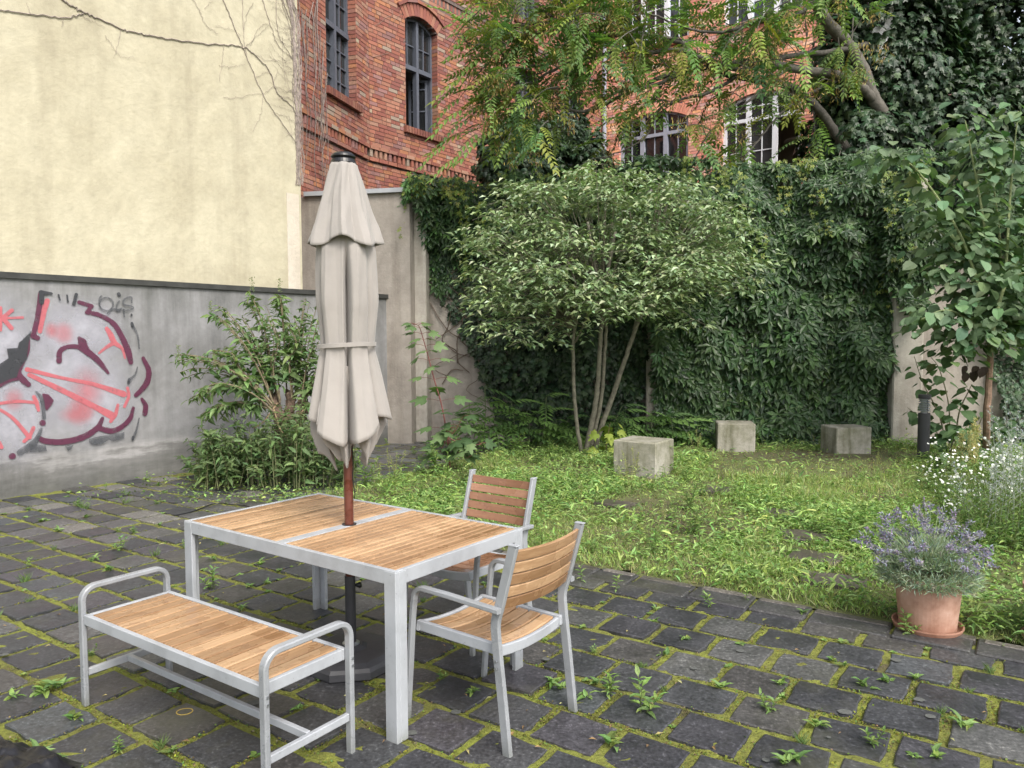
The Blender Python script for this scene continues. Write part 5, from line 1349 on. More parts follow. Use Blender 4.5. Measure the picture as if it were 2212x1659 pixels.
# hanging bunches of winged seeds
sp_, sf_, sn_, ss_ = [], [], [], []
seedT = (np.array([[0, 0, 0], [-.11, .5, .02], [0, 1, -.02], [.11, .5, .02]]), np.array([[0, 3, 2, 1]]))
for p in SPos + [AT(x, y, 11.25) for x, y in ((1040, 195), (1025, 215), (1060, 230), (1050, 250), (1020, 60), (1010, 40), (1075, 130), (1190, 215), (1230, 245), (1240, 30), (1450, 200), (1470, 250), (1550, 260), (1905, 90), (1870, 80), (1700, 20))]:
    n = 46; q = p + np.column_stack([rng.normal(0, .07, n), rng.normal(0, .07, n), -rng.uniform(0, .26, n)]); sp_.append(q); sf_.append(np.column_stack([rng.normal(0, .5, n), rng.normal(0, .5, n), np.full(n, -1.)])); sn_.append(rdir(n))
sp_, sf_, sn_ = map(np.concatenate, (sp_, sf_, sn_)); n = len(sp_)
leafstuff('seed_clusters', [(seedT, sp_, sf_, sn_, rng.uniform(.055, .085, n), cols(np.array([[.36, .27, .09], [.28, .19, .07], [.42, .35, .12], [.20, .13, .07]]), n, .2))], LEAFM, ta, kind='stuff')

# ---- multi-stemmed shrub in the middle ------------------------------------
sh = thing('multi_stemmed_shrub', 'broad shrub with small pale oval leaves in flat tiers on several thin stems', 'shrub')
bs = G(1262, 988); Ys = 10.85
stems = [([(1258, 988), (1248, 930), (1240, 850), (1238, 760), (1240, 720), (1250, 640), (1225, 560)], .032, .014), ([(1262, 988), (1275, 930), (1288, 860), (1295, 780), (1300, 690), (1310, 600), (1330, 500)], .042, .02), ([(1270, 985), (1287, 920), (1300, 850), (1306, 770), (1308, 700), (1290, 600), (1270, 480)], .034, .016), ([(1278, 992), (1300, 920), (1325, 850), (1345, 790), (1370, 720), (1392, 665), (1420, 620), (1480, 560)], .042, .018), ([(1240, 735), (1200, 705), (1150, 695), (1110, 680)], .010, .005), ([(1370, 712), (1385, 640), (1400, 560), (1410, 480)], .02, .010), ([(1242, 740), (1262, 700), (1270, 670), (1275, 600)], .014, .008)]
shb = []
for k, (px, r0, r1) in enumerate(stems):
    pts = [AT(x, y, Ys - .0 + .06 * (k - 2) - .006 * (988 - y) / 3) for x, y in px]; V, F, P, r = treelimb(pts, r0, r1, 6, 8, .003); m = MB(); m.add(V, F, (.16, .15, .115)); m.obj('stem', BARK, sh, smooth=True); shb.append(P)
# tiers: flat sprays that droop at the rim
tiers = []
for _ in range(420):
    x = rng.uniform(1055, 1575); u_ = (x - 1300) / 300; ytop = 372 + 110 * u_ * u_ + 45 * mn.noise(Vector((x * .012, 1, 5))); ybot = 685 - 110 * max(0, u_) ** 1.5 - 50 * max(0, -u_) ** 2 + 50 * mn.noise(Vector((x * .015, 7, 5)))
    y = rng.uniform(ytop, ybot); Y = rng.uniform(9.7, 11.6) - (.5 if y > 560 else 0); 
    if mn.noise(Vector((x * .014, y * .02, 2.))) > -.12: tiers.append((AT(x, y, Y), rng.uniform(.25, .5)))
for x, y, w_ in ((1560, 545, .5), (1600, 560, .5), (1620, 570, .3), (1600, 620, .35), (1540, 590, .5), (1500, 620, .45), (1050, 590, .4), (1080, 640, .45), (1120, 690, .4), (1060, 660, .3), (1040, 575, .3), (1160, 660, .5), (1240, 620, .5), (1320, 610, .5), (1400, 600, .5), (1450, 640, .4), (1030, 540, .35), (1220, 690, .35), (1100, 560, .5), (1190, 590, .5), (1470, 550, .5), (1570, 480, .4), (1570, 620, .35), (1130, 610, .5), (1350, 540, .6), (1270, 550, .6), (1040, 700, .25), (1090, 720, .3), (1130, 735, .25), (1180, 725, .3), (1060, 705, .3), (1630, 600, .2), (1500, 690, .25), (1610, 510, .3), (1590, 440, .3), (1540, 430, .35), (1450, 700, .2), (1240, 715, .3), (1030, 500, .3), (1060, 460, .3)): tiers.append((AT(x, y, 9.8 + rng.uniform(-.3, .3)), w_))
P1, F1_, N1, S1, twb = [], [], [], [], MB()
for c, w_ in tiers:
    n = int(60 * w_ / .4); a = rng.uniform(0, 2 * pi, n); r = w_ * np.sqrt(rng.random(n)); tilt = rng.normal(0, .16, 2)
    dx, dy = r * np.cos(a), r * np.sin(a) * .9; z = -.22 * (r / w_) ** 2 * w_ + dx * tilt[0] + dy * tilt[1] + rng.normal(0, .035, n)
    P1.append(c + np.column_stack([dx, dy, z])); b_ = rng.normal(0, .8, n); F1_.append(np.column_stack([np.cos(a + b_), np.sin(a + b_), rng.normal(-.25, .25, n)])); N1.append(np.column_stack([rng.normal(0, .35, n), rng.normal(-.15, .35, n), np.ones(n)])); S1.append(rng.uniform(.07, .125, n))
    s = min((P[int(len(P) * .7)] for P in shb[:4]), key=lambda p: np.linalg.norm(p - c)); md = (s + c) / 2 + [0, 0, .12]; twb.add(*tube(crom([s, md, c], 4), np.linspace(.009, .003, 9), 4, False), (.15, .14, .10))
    for a2 in rng.uniform(0, 2 * pi, 3): twb.add(*tube([c, c + np.array([cos(a2) * w_ * .8, sin(a2) * w_ * .7, -.08])], (.003, .0015), 3, False), (.15, .14, .10))
P1, F1_, N1, S1 = map(np.concatenate, (P1, F1_, N1, S1)); n = len(P1); print('shrub leaves', n)
leafstuff('crown', [(T_OVAL, P1, F1_, N1, S1, cols(np.array([[.19, .26, .125], [.24, .32, .17], [.15, .21, .09], [.31, .38, .23]]), n, .2, .08))], LEAFG, sh, kind='stuff')
twb.obj('twigs', BARK, sh, kind='stuff')

# ---- generic helper: a stem with leaves along it ---------------------------
def stemleaves(pts, r0, r1, T, nleaf, size, colr, droop=-.1, t0=.1, pairs=True, up=.3, c=(.13, .16, .06), wild=.15):
    P = crom(pts, 6); V, F = tube(P, np.linspace(r0, r1, len(P)), 5, False); seg = np.linspace(t0, 1, nleaf); idx = seg * (len(P) - 1); i0 = np.minimum(idx.astype(int), len(P) - 2); fr_ = (idx - i0)[:, None]
    pos = P[i0] * (1 - fr_) + P[i0 + 1] * fr_; T_ = P[i0 + 1] - P[i0]; T_ /= np.linalg.norm(T_, axis=1)[:, None]
    a = np.arange(nleaf) * 2.4 + rng.uniform(0, 6) if not pairs else np.repeat(np.arange((nleaf + 1) // 2), 2)[:nleaf] * (pi / 2) + np.arange(nleaf) % 2 * pi + rng.uniform(0, 6) + rng.normal(0, .25, nleaf)
    side = np.column_stack([np.cos(a), np.sin(a), np.zeros(nleaf)]); fwd = side + T_ * up + np.array([0, 0, droop]) + rng.normal(0, wild, (nleaf, 3)); nor = np.array([0, -.25, 1.]) + T_ * .3 + rng.normal(0, .15 + wild, (nleaf, 3))
    sc = size * rng.uniform(.7 - wild, 1.15, nleaf) * (1.12 - .55 * seg); return (V, F), (T, pos, fwd, nor, sc, cols(colr, nleaf, .18, .08))
# ---- butterfly bush against the graffiti wall -----------------------------
T_BUD = leaf_lance(.34, .05, .38)
bb = thing('butterfly_bush', 'tall airy bush with narrow drooping leaves and cut brown stumps against the graffiti wall', 'bush')
def bp(x, y, o=0): return AT(x, y, o)
BUDC = np.array([[.13, .20, .075], [.17, .25, .10], [.10, .165, .06]])
stump = MB()
for px, r0, r1, Y in (([(612, 1000), (606, 930), (596, 880), (588, 858)], .085, .07, 9.2), ([(618, 990), (622, 920), (628, 870), (624, 850)], .07, .055, 9.3), ([(625, 985), (642, 920), (652, 880), (655, 860)], .07, .06, 9.25)):
    V, F, P, r = treelimb([AT(x, y, Y) for x, y in px], r0, r1, 5, 9, .012); m = MB(); m.add(V, F, (.13, .09, .065)); m.obj('stump', BARK, bb)
for px, Y in (([(590, 880), (610, 935), (650, 960)], 9.0), ([(640, 905), (665, 880), (700, 885)], 9.1), ([(600, 870), (570, 910), (548, 925)], 9.0)): stump.add(*tube(crom([AT(x, y, Y) for x, y in px], 5), .010, 5), (.30, .22, .13))
stem_m = MB(); lp = []
stemdef = [([(600, 870), (585, 780), (570, 710), (548, 650), (540, 635)], 9.3), ([(620, 860), (615, 760), (610, 690), (604, 640), (598, 650)], 9.4), ([(590, 870), (560, 800), (525, 740), (480, 690), (455, 682)], 9.0), ([(588, 880), (540, 830), (480, 790), (420, 776), (385, 778)], 8.8), ([(592, 890), (545, 850), (490, 830), (450, 840), (430, 850)], 8.7), ([(650, 870), (660, 800), (675, 740), (690, 680)], 9.2), ([(655, 870), (675, 830), (700, 790), (712, 770)], 9.1), ([(640, 860), (640, 780), (650, 710), (660, 650)], 9.5), ([(605, 870), (590, 800), (600, 740), (580, 690)], 9.1), ([(590, 885), (520, 870), (470, 880), (440, 900)], 8.8), ([(595, 870), (565, 780), (545, 740), (515, 700)], 9.2), ([(590, 875), (520, 800), (500, 770), (460, 765)], 8.9), ([(655, 890), (690, 860), (715, 850)], 9.0), ([(630, 860), (625, 780), (640, 740), (622, 700)], 9.2)]
for px, Y in stemdef:
    for rep in range(6):
        off = rng.normal(0, (0, 11, 14, 20, 24, 30)[rep], 2); pts = [AT(x + off[0] * (i / len(px)), y + off[1] * (i / len(px)), Y + .12 * rep * (i / len(px))) for i, (x, y) in enumerate(px)]
        st, lf = stemleaves(pts, .009, .003, T_BUD, 30 if rep == 0 else 24, .20, BUDC, -.3, .15, True, .45, (.16, .13, .08), .38); stem_m.add(*st, (.16, .13, .08)); lp.append(lf)
# skirt of lower growth
for _ in range(230):
    x = rng.uniform(420, 770); y0 = rng.uniform(1000, 1045); Y = rng.uniform(8.4, 9.6); h_ = rng.uniform(40, 160) * (1 - abs(x - 620) / 420); b0 = AT(x, y0, Y); b0[2] = .03; dx = rng.normal(0, 22)
    pts = [b0, AT(x + dx * .4, y0 - h_ * .6, Y - .05), AT(x + dx, y0 - h_, Y - .1)]; st, lf = stemleaves(pts, .006, .002, T_BUD, 22, .15, BUDC * .8, -.2, .15, True, .4, (.13, .14, .06), .4); stem_m.add(*st, (.12, .13, .06)); lp.append(lf)
leafstuff('crown', lp, LEAFM, bb, kind='stuff'); stem_m.obj('stem', BARK, bb, kind='stuff')
stump.obj('dead_twigs', BARK, bb)
fl = MB()
for x, y, Y in ((604, 630, 9.4), (545, 628, 9.3), (386, 776, 8.8), (455, 680, 9.0)):
    c = AT(x, y, Y); n = 70; t_ = rng.random(n); pos = c + np.column_stack([rng.normal(0, .012, n), rng.normal(0, .012, n), t_ * .16]); V, F, C = scatter(T_OVAL[0], T_OVAL[1], pos, frames(rdir(n), rdir(n)), .022, cols([.18, .22, .10], n, .2)); fl.add(V, F, C)
fl.obj('flower_spikes', LEAFM, bb, kind='stuff')

# ---- maple sapling with separate leaves ------------------------------------
mp_ = thing('maple_sapling', 'thin young maple with lobed leaves on a red stem in front of the pillar', 'sapling')
ms = [leafmesh(T_LOBE, 'leaf', c, LEAFM) for c in ((.12, .19, .075), (.09, .15, .06), (.14, .21, .09), (.06, .11, .045))]
YM = 9.3; pts = [G(973, 1030)] + [AT(x, y, YM) for x, y in ((968, 960), (955, 880), (938, 820), (925, 770), (915, 735), (905, 705), (892, 700))]
V, F, P, r = treelimb(pts, .012, .004, 5, 6); m = MB(); m.add(V, F, (.14, .05, .045)); m.obj('stem', BARK, mp_)
pet = MB()
def mleaf(base, to, sz, k, nor=(0, -.45, 1)):
    base = np.array(base); to = np.array(to); pet.add(*tube([base, (base + to) / 2 + [0, 0, .01], to], .0025, 4, False), (.16, .06, .05)); d = to - base; d[2] -= .10 * np.linalg.norm(d) + .03; leafpart(ms[k % 4], mp_, to, d + rng.normal(0, .02, 3), np.array(nor) + rng.normal(0, .25, 3), sz)
for i in range(16):
    t_ = .10 + .86 * i / 15; p = P[int(t_ * (len(P) - 1))]
    for s in (-1, 1):
        a = i * pi / 2 * .95 + .4; d = np.array([cos(a) * s * .9, sin(a) * s * .5, .15]) * (.24 - .13 * t_); mleaf(p, p + d, (.24 - .12 * t_) * rng.uniform(.8, 1.1), int(rng.integers(0, 3)) if t_ > .3 else 3 if rng.random() < .5 else 1)
for (bx_, by_), n in (((1040, 960), 10), ((1000, 900), 8), ((930, 1000), 8), ((1010, 990), 8)):   # side shoots
    e = AT(bx_, by_, YM - .1); b0 = P[6]; V, F, Q, r = treelimb([b0, (b0 + e) / 2 + [0, 0, -.05], e], .008, .003, 5, 5); pet.add(V, F, (.14, .06, .045))
    for i in range(n): p = Q[int((.25 + .75 * i / (n - 1)) * (len(Q) - 1))]; a = rng.uniform(0, 6.28); mleaf(p, p + np.array([cos(a) * .10, sin(a) * .08, .02]), rng.uniform(.13, .22), int(rng.integers(0, 4)))
pet.obj('stalks', BARK, mp_, kind='stuff')
mp2 = thing('maple_sapling', 'small yellow-green maple seedling at the foot of the shrub stems', 'sapling')
my = [leafmesh(T_LOBE, 'leaf', c, LEAFM) for c in ((.24, .30, .06), (.20, .27, .05))]
b0 = G(1310, 1000)
m = MB(); V, F, P, r = treelimb([b0, b0 + [.0, 0, .25], b0 + [.05, 0, .55]], .008, .003, 4, 5); m.add(V, F, (.14, .10, .05)); m.obj('stem', BARK, mp2)
for i in range(34):
    p = P[int(rng.random() ** .7 * (len(P) - 1))]; a = rng.uniform(0, 6.28); to = p + np.array([cos(a) * .17, sin(a) * .15, rng.uniform(-.04, .06)]); leafpart(my[i % 2], mp2, to, np.array([cos(a), sin(a), -.6]), (0, -.5, 1), rng.uniform(.10, .17))

# ---- feathery shoots at the foot of the wall --------------------------------
fs = thing('feathery_shoots', 'clump of bright fern-like shoots at the foot of the ivy wall, beside the sapling', 'plant')
fmm = [leafmesh(T_PIN, 'frond', c, LEAFM) for c in ((.11, .20, .055), (.14, .24, .07), (.08, .15, .05))]
def shoots(root, lst, Y0):
    m = MB()
    for x, y, top in lst:
        b0 = AT(x, y, Y0); b0[2] = .05; h = AT(x, top, Y0)[2]; e = b0 + np.array([rng.normal(0, .1), -.05, max(h - .1, .15)]); V, F, P, r = treelimb([b0, (b0 + e) / 2 + [.03, 0, 0], e], .010, .005, 4, 5); m.add(V, F, (.10, .13, .06))
        for i in range(9):
            a = i * 2.4 + rng.uniform(0, 1); p = P[int(len(P) * (.35 + .07 * i)) if int(len(P) * (.35 + .07 * i)) < len(P) else -1]; o = leafpart(fmm[int(rng.integers(0, 3))], root, p, np.array([cos(a), sin(a) * .8, .15 + rng.normal(0, .15)]), (0, -.25, 1), rng.uniform(.34, .56)); o.name = 'frond'
    m.obj('stem', BARK, root, kind='stuff')
shoots(fs, [(1005, 950, 860), (1040, 950, 830), (1075, 955, 850), (1110, 950, 860), (1140, 955, 880), (1165, 950, 850), (1020, 960, 890), (1090, 960, 900), (985, 955, 900)], 11.2)
fs2 = thing('feathery_shoots', 'darker fern-like shoots behind the multi-stemmed shrub and its seedling', 'plant')
shoots(fs2, [(1180, 960, 900), (1215, 960, 900), (1290, 955, 870), (1340, 950, 880), (1400, 955, 880), (1450, 955, 890), (1490, 960, 910), (1370, 955, 900)], 11.5)

# ---- young tree with big leaves on the right ---------------------------------
yt = thing('young_tree', 'young tree with big drooping leaves on a bare brown trunk by the right edge', 'tree')
YT = 9.4; V, F, P, r = treelimb([G(2128, 1012)] + [AT(x, y, YT) for x, y in ((2132, 900), (2138, 800), (2140, 740), (2146, 700))], .045, .03, 5, 9, .004); m = MB(); m.add(V, F, (.20, .13, .09)); m.obj('trunk', BARK, yt)
canes = [([(2142, 735), (2120, 640), (2080, 520), (2020, 420), (1960, 350), (1905, 345)], 9.2), ([(2142, 730), (2140, 600), (2120, 450), (2100, 340), (2085, 260)], 9.4), ([(2146, 720), (2170, 600), (2180, 450), (2190, 330), (2200, 240)], 9.3), ([(2146, 715), (2200, 640), (2240, 520), (2260, 400)], 9.5), ([(2140, 740), (2090, 690), (2040, 670), (1990, 690)], 9.0), ([(2144, 725), (2100, 600), (2050, 520), (1990, 470)], 9.6), ([(2144, 725), (2180, 690), (2230, 700), (2260, 740)], 9.2), ([(2142, 760), (2120, 720), (2070, 740), (2040, 760)], 9.1), ([(2144, 730), (2160, 560), (2150, 430), (2130, 310)], 9.9), ([(2144, 725), (2130, 640), (2060, 600), (2000, 590)], 9.3), ([(2144, 715), (2170, 620), (2210, 590), (2250, 600)], 8.9)]
cm = MB(); LP = []
for px, Y in canes:
    V, F, P, r = treelimb([AT(x, y, Y + .1 * (i - 2) * .5) for i, (x, y) in enumerate(px)], .022, .006, 6, 6); cm.add(V, F, (.20, .24, .11))
    nL = int(34 * min(1.2, np.linalg.norm(P[0] - P[-1]) / 2 + .3))
    for i in range(nL): t_ = .12 + .88 * i / nL; LP.append((P[int(t_ * (len(P) - 1))], t_))
    LP += [(P[-1], 1.0)] * 4
cm.obj('branch', BARK, yt)
bmx = [leafmesh(T_LOBE, 'leaf', c, LEAFM) for c in ((.12, .19, .10), (.15, .22, .125), (.10, .16, .085), (.18, .26, .14))] + [leafmesh(T_BROAD, 'leaf', c, LEAFM) for c in ((.13, .20, .105), (.16, .235, .13))]
rng.shuffle(LP); ex_p, ex_f, ex_n, ex_s = [], [], [], []
for k, (p, t_) in enumerate(LP):
    a = rng.uniform(0, 6.28); pl_ = .10 + .12 * rng.random(); q = p + np.array([cos(a) * pl_, sin(a) * pl_, rng.uniform(-.05, .08)]); fw = np.array([cos(a) * .9, sin(a) * .8, -.45 + rng.normal(0, .35)]); nn_ = np.array([rng.normal(0, .45), -.25 + rng.normal(0, .45), 1]); sz = rng.uniform(.10, .25) * (1.05 - .35 * t_)
    leafpart(bmx[int(rng.choice([4, 5, 4, 5, 4, 0, 1])) if p[2] < 3.2 else int(rng.choice([5, 5, 3]))], yt, q, fw, nn_, sz)
    for r_ in range(4):
        a = rng.uniform(0, 6.28); ex_p.append(p + np.array([cos(a) * .22, sin(a) * .25, rng.normal(0, .12)])); ex_f.append([cos(a), sin(a), -.5 + rng.normal(0, .3)]); ex_n.append([rng.normal(0, .4), -.3 + rng.normal(0, .3), 1]); ex_s.append(rng.uniform(.07, .19))
print('big leaves', len(LP)); n = len(ex_p)
leafstuff('crown', [(T_BROAD, np.array(ex_p), np.array(ex_f, float), np.array(ex_n, float), np.array(ex_s), cols(np.array([[.12, .19, .10], [.15, .22, .12], [.10, .16, .08]]), n, .2))], LEAFM, yt, kind='stuff')
# dead curled leaves hanging from its lowest shoot
dl = leafmesh(T_BROAD, 'withered_leaf', (.05, .035, .028), LEAFM)
for x, y in ((2083, 790), (2086, 805), (2108, 790), (2112, 800), (2120, 795), (2126, 792), (2104, 803)):
    p = AT(x, y, 9.3); o = leafpart(dl, yt, p, np.array([rng.normal(0, .1), 0, -1]), (rng.normal(0, .5), -1, 0), .13); o.name = 'withered_leaf'
# ---- broad-leaved shrub below it and beside the bollard -------------------------
bsb = thing('broad_leaved_shrub', 'low shrub with large dark leaves between the bollard light and the young tree', 'shrub')
bl2 = [leafmesh(T_BROAD, 'leaf', c, LEAFM) for c in ((.055, .105, .045), (.075, .13, .055), (.10, .17, .07))]
sm = MB()
for px, Y in (([(2045, 990), (2030, 900), (1995, 830), (1975, 770)], 10.9), ([(2050, 990), (2050, 880), (2030, 800), (2010, 770)], 10.8), ([(2060, 990), (2070, 900), (2090, 850), (2100, 830)], 9.5), ([(2050, 995), (2020, 930), (1960, 880)], 10.9), ([(2080, 990), (2110, 930), (2130, 880)], 9.8), ([(2040, 1000), (2060, 950), (2090, 920)], 9.1), ([(2100, 1000), (2150, 940), (2190, 900)], 9.6)):
    pts = [AT(x, y, Y) for x, y in px]; pts[0][2] = .03; V, F, P, r = treelimb(pts, .012, .004, 5, 5); sm.add(V, F, (.11, .11, .06))
    for i in range(22): t_ = .15 + .85 * i / 21; p = P[int(t_ * (len(P) - 1))]; a = i * 2.4 + rng.random(); leafpart(bl2[2 if t_ > .8 and rng.random() < .6 else int(rng.integers(0, 2))], bsb, p + np.array([cos(a) * .08, sin(a) * .08, 0]), np.array([cos(a), sin(a) * .8, -.4]), (0, -.4, 1), rng.uniform(.13, .25) * (1.1 - .45 * t_))
sm.obj('stem', BARK, bsb)

# ---- lavender ---------------------------------------------------------------
lv = thing('lavender', 'bushy grey-green lavender with purple flower spikes growing in the terracotta pot', 'lavender', (*potc, .30))
n = 7500; a = rng.uniform(0, 2 * pi, n); el_ = np.arcsin(rng.uniform(.0, 1, n) ** 1.1); R0 = rng.uniform(.35, 1, n) ** .6
pos = np.column_stack([np.cos(a) * np.cos(el_) * .26 * R0, np.sin(a) * np.cos(el_) * .26 * R0, .02 + np.sin(el_) * .20 * R0 - .03 * (np.cos(el_) > .9)]); fwd = pos / np.linalg.norm(pos, axis=1)[:, None] + np.array([0, 0, .35]) + rng.normal(0, .7, (n, 3))
leafT = (np.array([[0, 0, 0], [-.06, .45, .02], [0, 1, -.08], [.06, .45, .02]]), np.array([[0, 3, 2, 1]]))
leafstuff('foliage', [(leafT, pos, fwd, rdir(n, .5), rng.uniform(.035, .06, n), cols(np.array([[.31, .37, .28], [.38, .45, .34], [.24, .30, .22]]), n, .2))], LEAFM, lv, kind='stuff')
st = MB(); flw = MB(); spk = 0
for k in range(125):
    a = rng.uniform(0, 2 * pi); ee = math.acos(rng.uniform(.45, 1.0)); Ls = rng.uniform(.27, .41); d = np.array([sin(ee) * cos(a), sin(ee) * sin(a), cos(ee)]); b0 = d * .12; e = d * Ls * np.array([1, 1, .97]) + [0, 0, .02 - .05 * sin(ee)]
    P = crom([b0, (b0 + e) / 2 + [0, 0, .02], e], 4); st.add(*tube(P, .0017, 3, False), (.30, .38, .22)); dd = P[-1] - P[-2]; dd /= np.linalg.norm(dd); nf = int(rng.integers(26, 44)); t_ = rng.random(nf) ** .8 * .055
    ps = e + dd * (t_ - .012)[:, None] + rng.normal(0, .0055, (nf, 3)); V, F, C = scatter(T_OVAL[0], T_OVAL[1], ps, frames(rdir(nf, .5), rdir(nf)), rng.uniform(.014, .024, nf), cols(np.array([[.25, .22, .37], [.30, .28, .42], [.18, .16, .27], [.36, .35, .43], [.30, .33, .29]]), nf, .2)); m = MB(); m.add(V, F, C); m.obj('flower_spike', LEAFM, lv)
st.obj('stalks', LEAFM, lv, kind='stuff')

# ================================================================== LAWN, WEEDS, SMALL PLANTS
def lawnpts(n, x0, x1, y0, y1, dens=None):
    out = []
    while len(out) < n:
        p = np.column_stack([rng.uniform(x0, x1, n), rng.uniform(y0, y1, n)]); u, v = uv(p); k = (v > GARD_V + .03) & (u > GARD_U) & (((np.column_stack([p, p[:, 0] * 0]) - LW.o) @ LW.n) > .05) & (((np.column_stack([p, p[:, 0] * 0]) - BW.o) @ BW.n) > .05)
        k &= (np.abs(p[:, 0]) < p[:, 1] * .92 + .3)
        if dens is not None: k &= rng.random(n) < dens(p)
        out += list(p[k])
    return np.array(out[:n])
NZ = lambda p, f, s: np.array([mn.noise(Vector((x * f, y * f, s))) for x, y in p])
def bare(p):
    """trodden bare earth in front of the blocks"""
    q = project(np.column_stack([p, np.zeros(len(p))])); d = ((q[:, 0] - 1740) / 210) ** 2 + ((q[:, 1] - 1018) / 32) ** 2
    e = (((q[:, 0] - 1690) / 60) ** 2 + ((q[:, 1] - 1195) / 10) ** 2 < 1) | (((q[:, 0] - 1640) / 60) ** 2 + ((q[:, 1] - 1158) / 8) ** 2 < 1) | (((q[:, 0] - 1380) / 60) ** 2 + ((q[:, 1] - 1095) / 8) ** 2 < 1) | (((q[:, 0] - 980) / 110) ** 2 + ((q[:, 1] - 975) / 9) ** 2 < 1)
    return np.where(d < 1, .10, np.where(e, .18, 1.)) * np.where(q[:, 1] < 975, .5, 1.)
STEPS = [(1742, 1162, .40, .30), (1752, 1203, .42, .30), (1800, 1250, .42, .28), (1690, 1118, .36, .28), (1330, 1092, .36, .26), (1560, 1066, .4, .3)]
for x, y, a_, b_ in STEPS:
    pq = G(x, y, .05); V, F = bbox((0, 0, 0), (a_, b_, .05), .01); V = V + rng.normal(0, .003, V.shape); mq = MB(); mq.add(V, F, (.085, .075, .065)); o = mq.obj('stepping_stone', PAVE, None, label='flat worn stepping stone sunk in the lawn', category='stepping stone', group='stepping stones in the lawn'); o.location = (pq[0], pq[1], float(gz(pq[0], pq[1])) + .012); o.rotation_euler = (rng.normal(0, .02), rng.normal(0, .02), PA + rng.normal(0, .1))
_sxy = np.array([G(x, y, .05)[:2] for x, y, _, _ in STEPS])
def onstep(p): return (np.hypot(p[:, None, 0] - _sxy[None, :, 0], p[:, None, 1] - _sxy[None, :, 1]).min(1) < .17)
def density(p):
    nz = NZ(p, .9, 2.) + .6 * NZ(p, 2.7, 7.); dn = np.clip(.72 + nz * 1.4, .22, 1); bl_ = np.minimum(np.hypot(p[:, 0] - 1.60, p[:, 1] - 8.80), np.minimum(np.hypot(p[:, 0] - 3.25, p[:, 1] - 10.9), np.hypot(p[:, 0] - 4.8, p[:, 1] - 10.4))); return np.where(bl_ < .42, .25, 1.) * np.where(onstep(p), .08, 1.) * dn * bare(p) * np.clip((7.5 / p[:, 1]) ** 1.2, .15, 1)
bladeT = (np.array([[-.035, 0, 0], [.035, 0, 0], [.028, .5, .04], [0, 1, .22], [-.028, .5, .04]]), [np.array([[0, 1, 2, 4]]), np.array([[4, 2, 3]])])
def lawnz(p): return gz(p[:, 0], p[:, 1])
GR = np.array([[.24, .33, .085], [.29, .39, .11], [.20, .29, .08], [.35, .41, .15], [.40, .40, .21]])
p = lawnpts(120000, -4.5, 11, 3.2, 12.4, lambda p: density(p) * np.clip(.25 + 1.6 * (NZ(p, .55, 21.) + .25) + (p[:, 0] > 1.0) * .35, .1, 1)); n = len(p)
pos = np.column_stack([p, lawnz(p)]); fwd = np.column_stack([rng.normal(0, .5, n), rng.normal(0, .5, n), np.ones(n)]); nor = np.column_stack([rng.normal(0, 1, n), rng.normal(0, 1, n), np.zeros(n)])
leafstuff('grass', [(bladeT, pos, fwd, nor, rng.uniform(.035, .10, n) * (1 + .5 * NZ(p, 1.3, 5.)) * np.clip(.75 + .35 * NZ(p, .5, 15.) * 3, .5, 1.2), cols(GR, n, .18))], LEAFM, kind='stuff')
# clover, plantain and other broad low leaves
p = lawnpts(70000, -4.5, 11, 3.2, 12.4, lambda p: density(p) * np.clip(.55 - 1.3 * NZ(p, .55, 21.) + .15, .15, 1)); n = len(p)
hgt_ = np.abs(rng.normal(0, .045, n)) * (1 + 1.2 * np.clip(NZ(p, .8, 33.) * 2, -.5, 1)); pos = np.column_stack([p, lawnz(p) + .012 + hgt_]); a = rng.uniform(0, 2 * pi, n); fwd = np.column_stack([np.cos(a), np.sin(a), rng.normal(.12, .35, n)])
WEC = np.array([[.21, .33, .09], [.27, .39, .12], [.18, .29, .085], [.33, .44, .15], [.14, .23, .07]])
k = rng.random(n) < .35
leafstuff('ground_cover', [(T_OVAL, pos[~k], fwd[~k], np.column_stack([rng.normal(0, .35, n), rng.normal(0, .35, n), np.ones(n)])[~k], rng.uniform(.022, .048, n)[~k], cols(WEC, n, .2)[~k]), (T_LANCE, pos[k], (fwd + [0, 0, .3])[k], np.column_stack([rng.normal(0, .35, n), rng.normal(0, .35, n), np.ones(n)])[k], rng.uniform(.05, .11, n)[k], cols(WEC, n, .2)[k])], LEAFM, kind='stuff')
# moss cushions and litter on the soil
p = lawnpts(10000, -4.5, 11, 3.2, 12.4); n = len(p); a = rng.uniform(0, 2 * pi, n)
leafstuff('leaf_litter', [(T_OVAL, np.column_stack([p, lawnz(p) + .008]), np.column_stack([np.cos(a), np.sin(a), rng.normal(0, .1, n)]), np.column_stack([rng.normal(0, .15, n), rng.normal(0, .15, n), np.ones(n)]), rng.uniform(.02, .05, n), cols(np.array([[.16, .11, .06], [.10, .07, .045], [.28, .21, .10]]), n, .3))], LEAFM, kind='stuff')

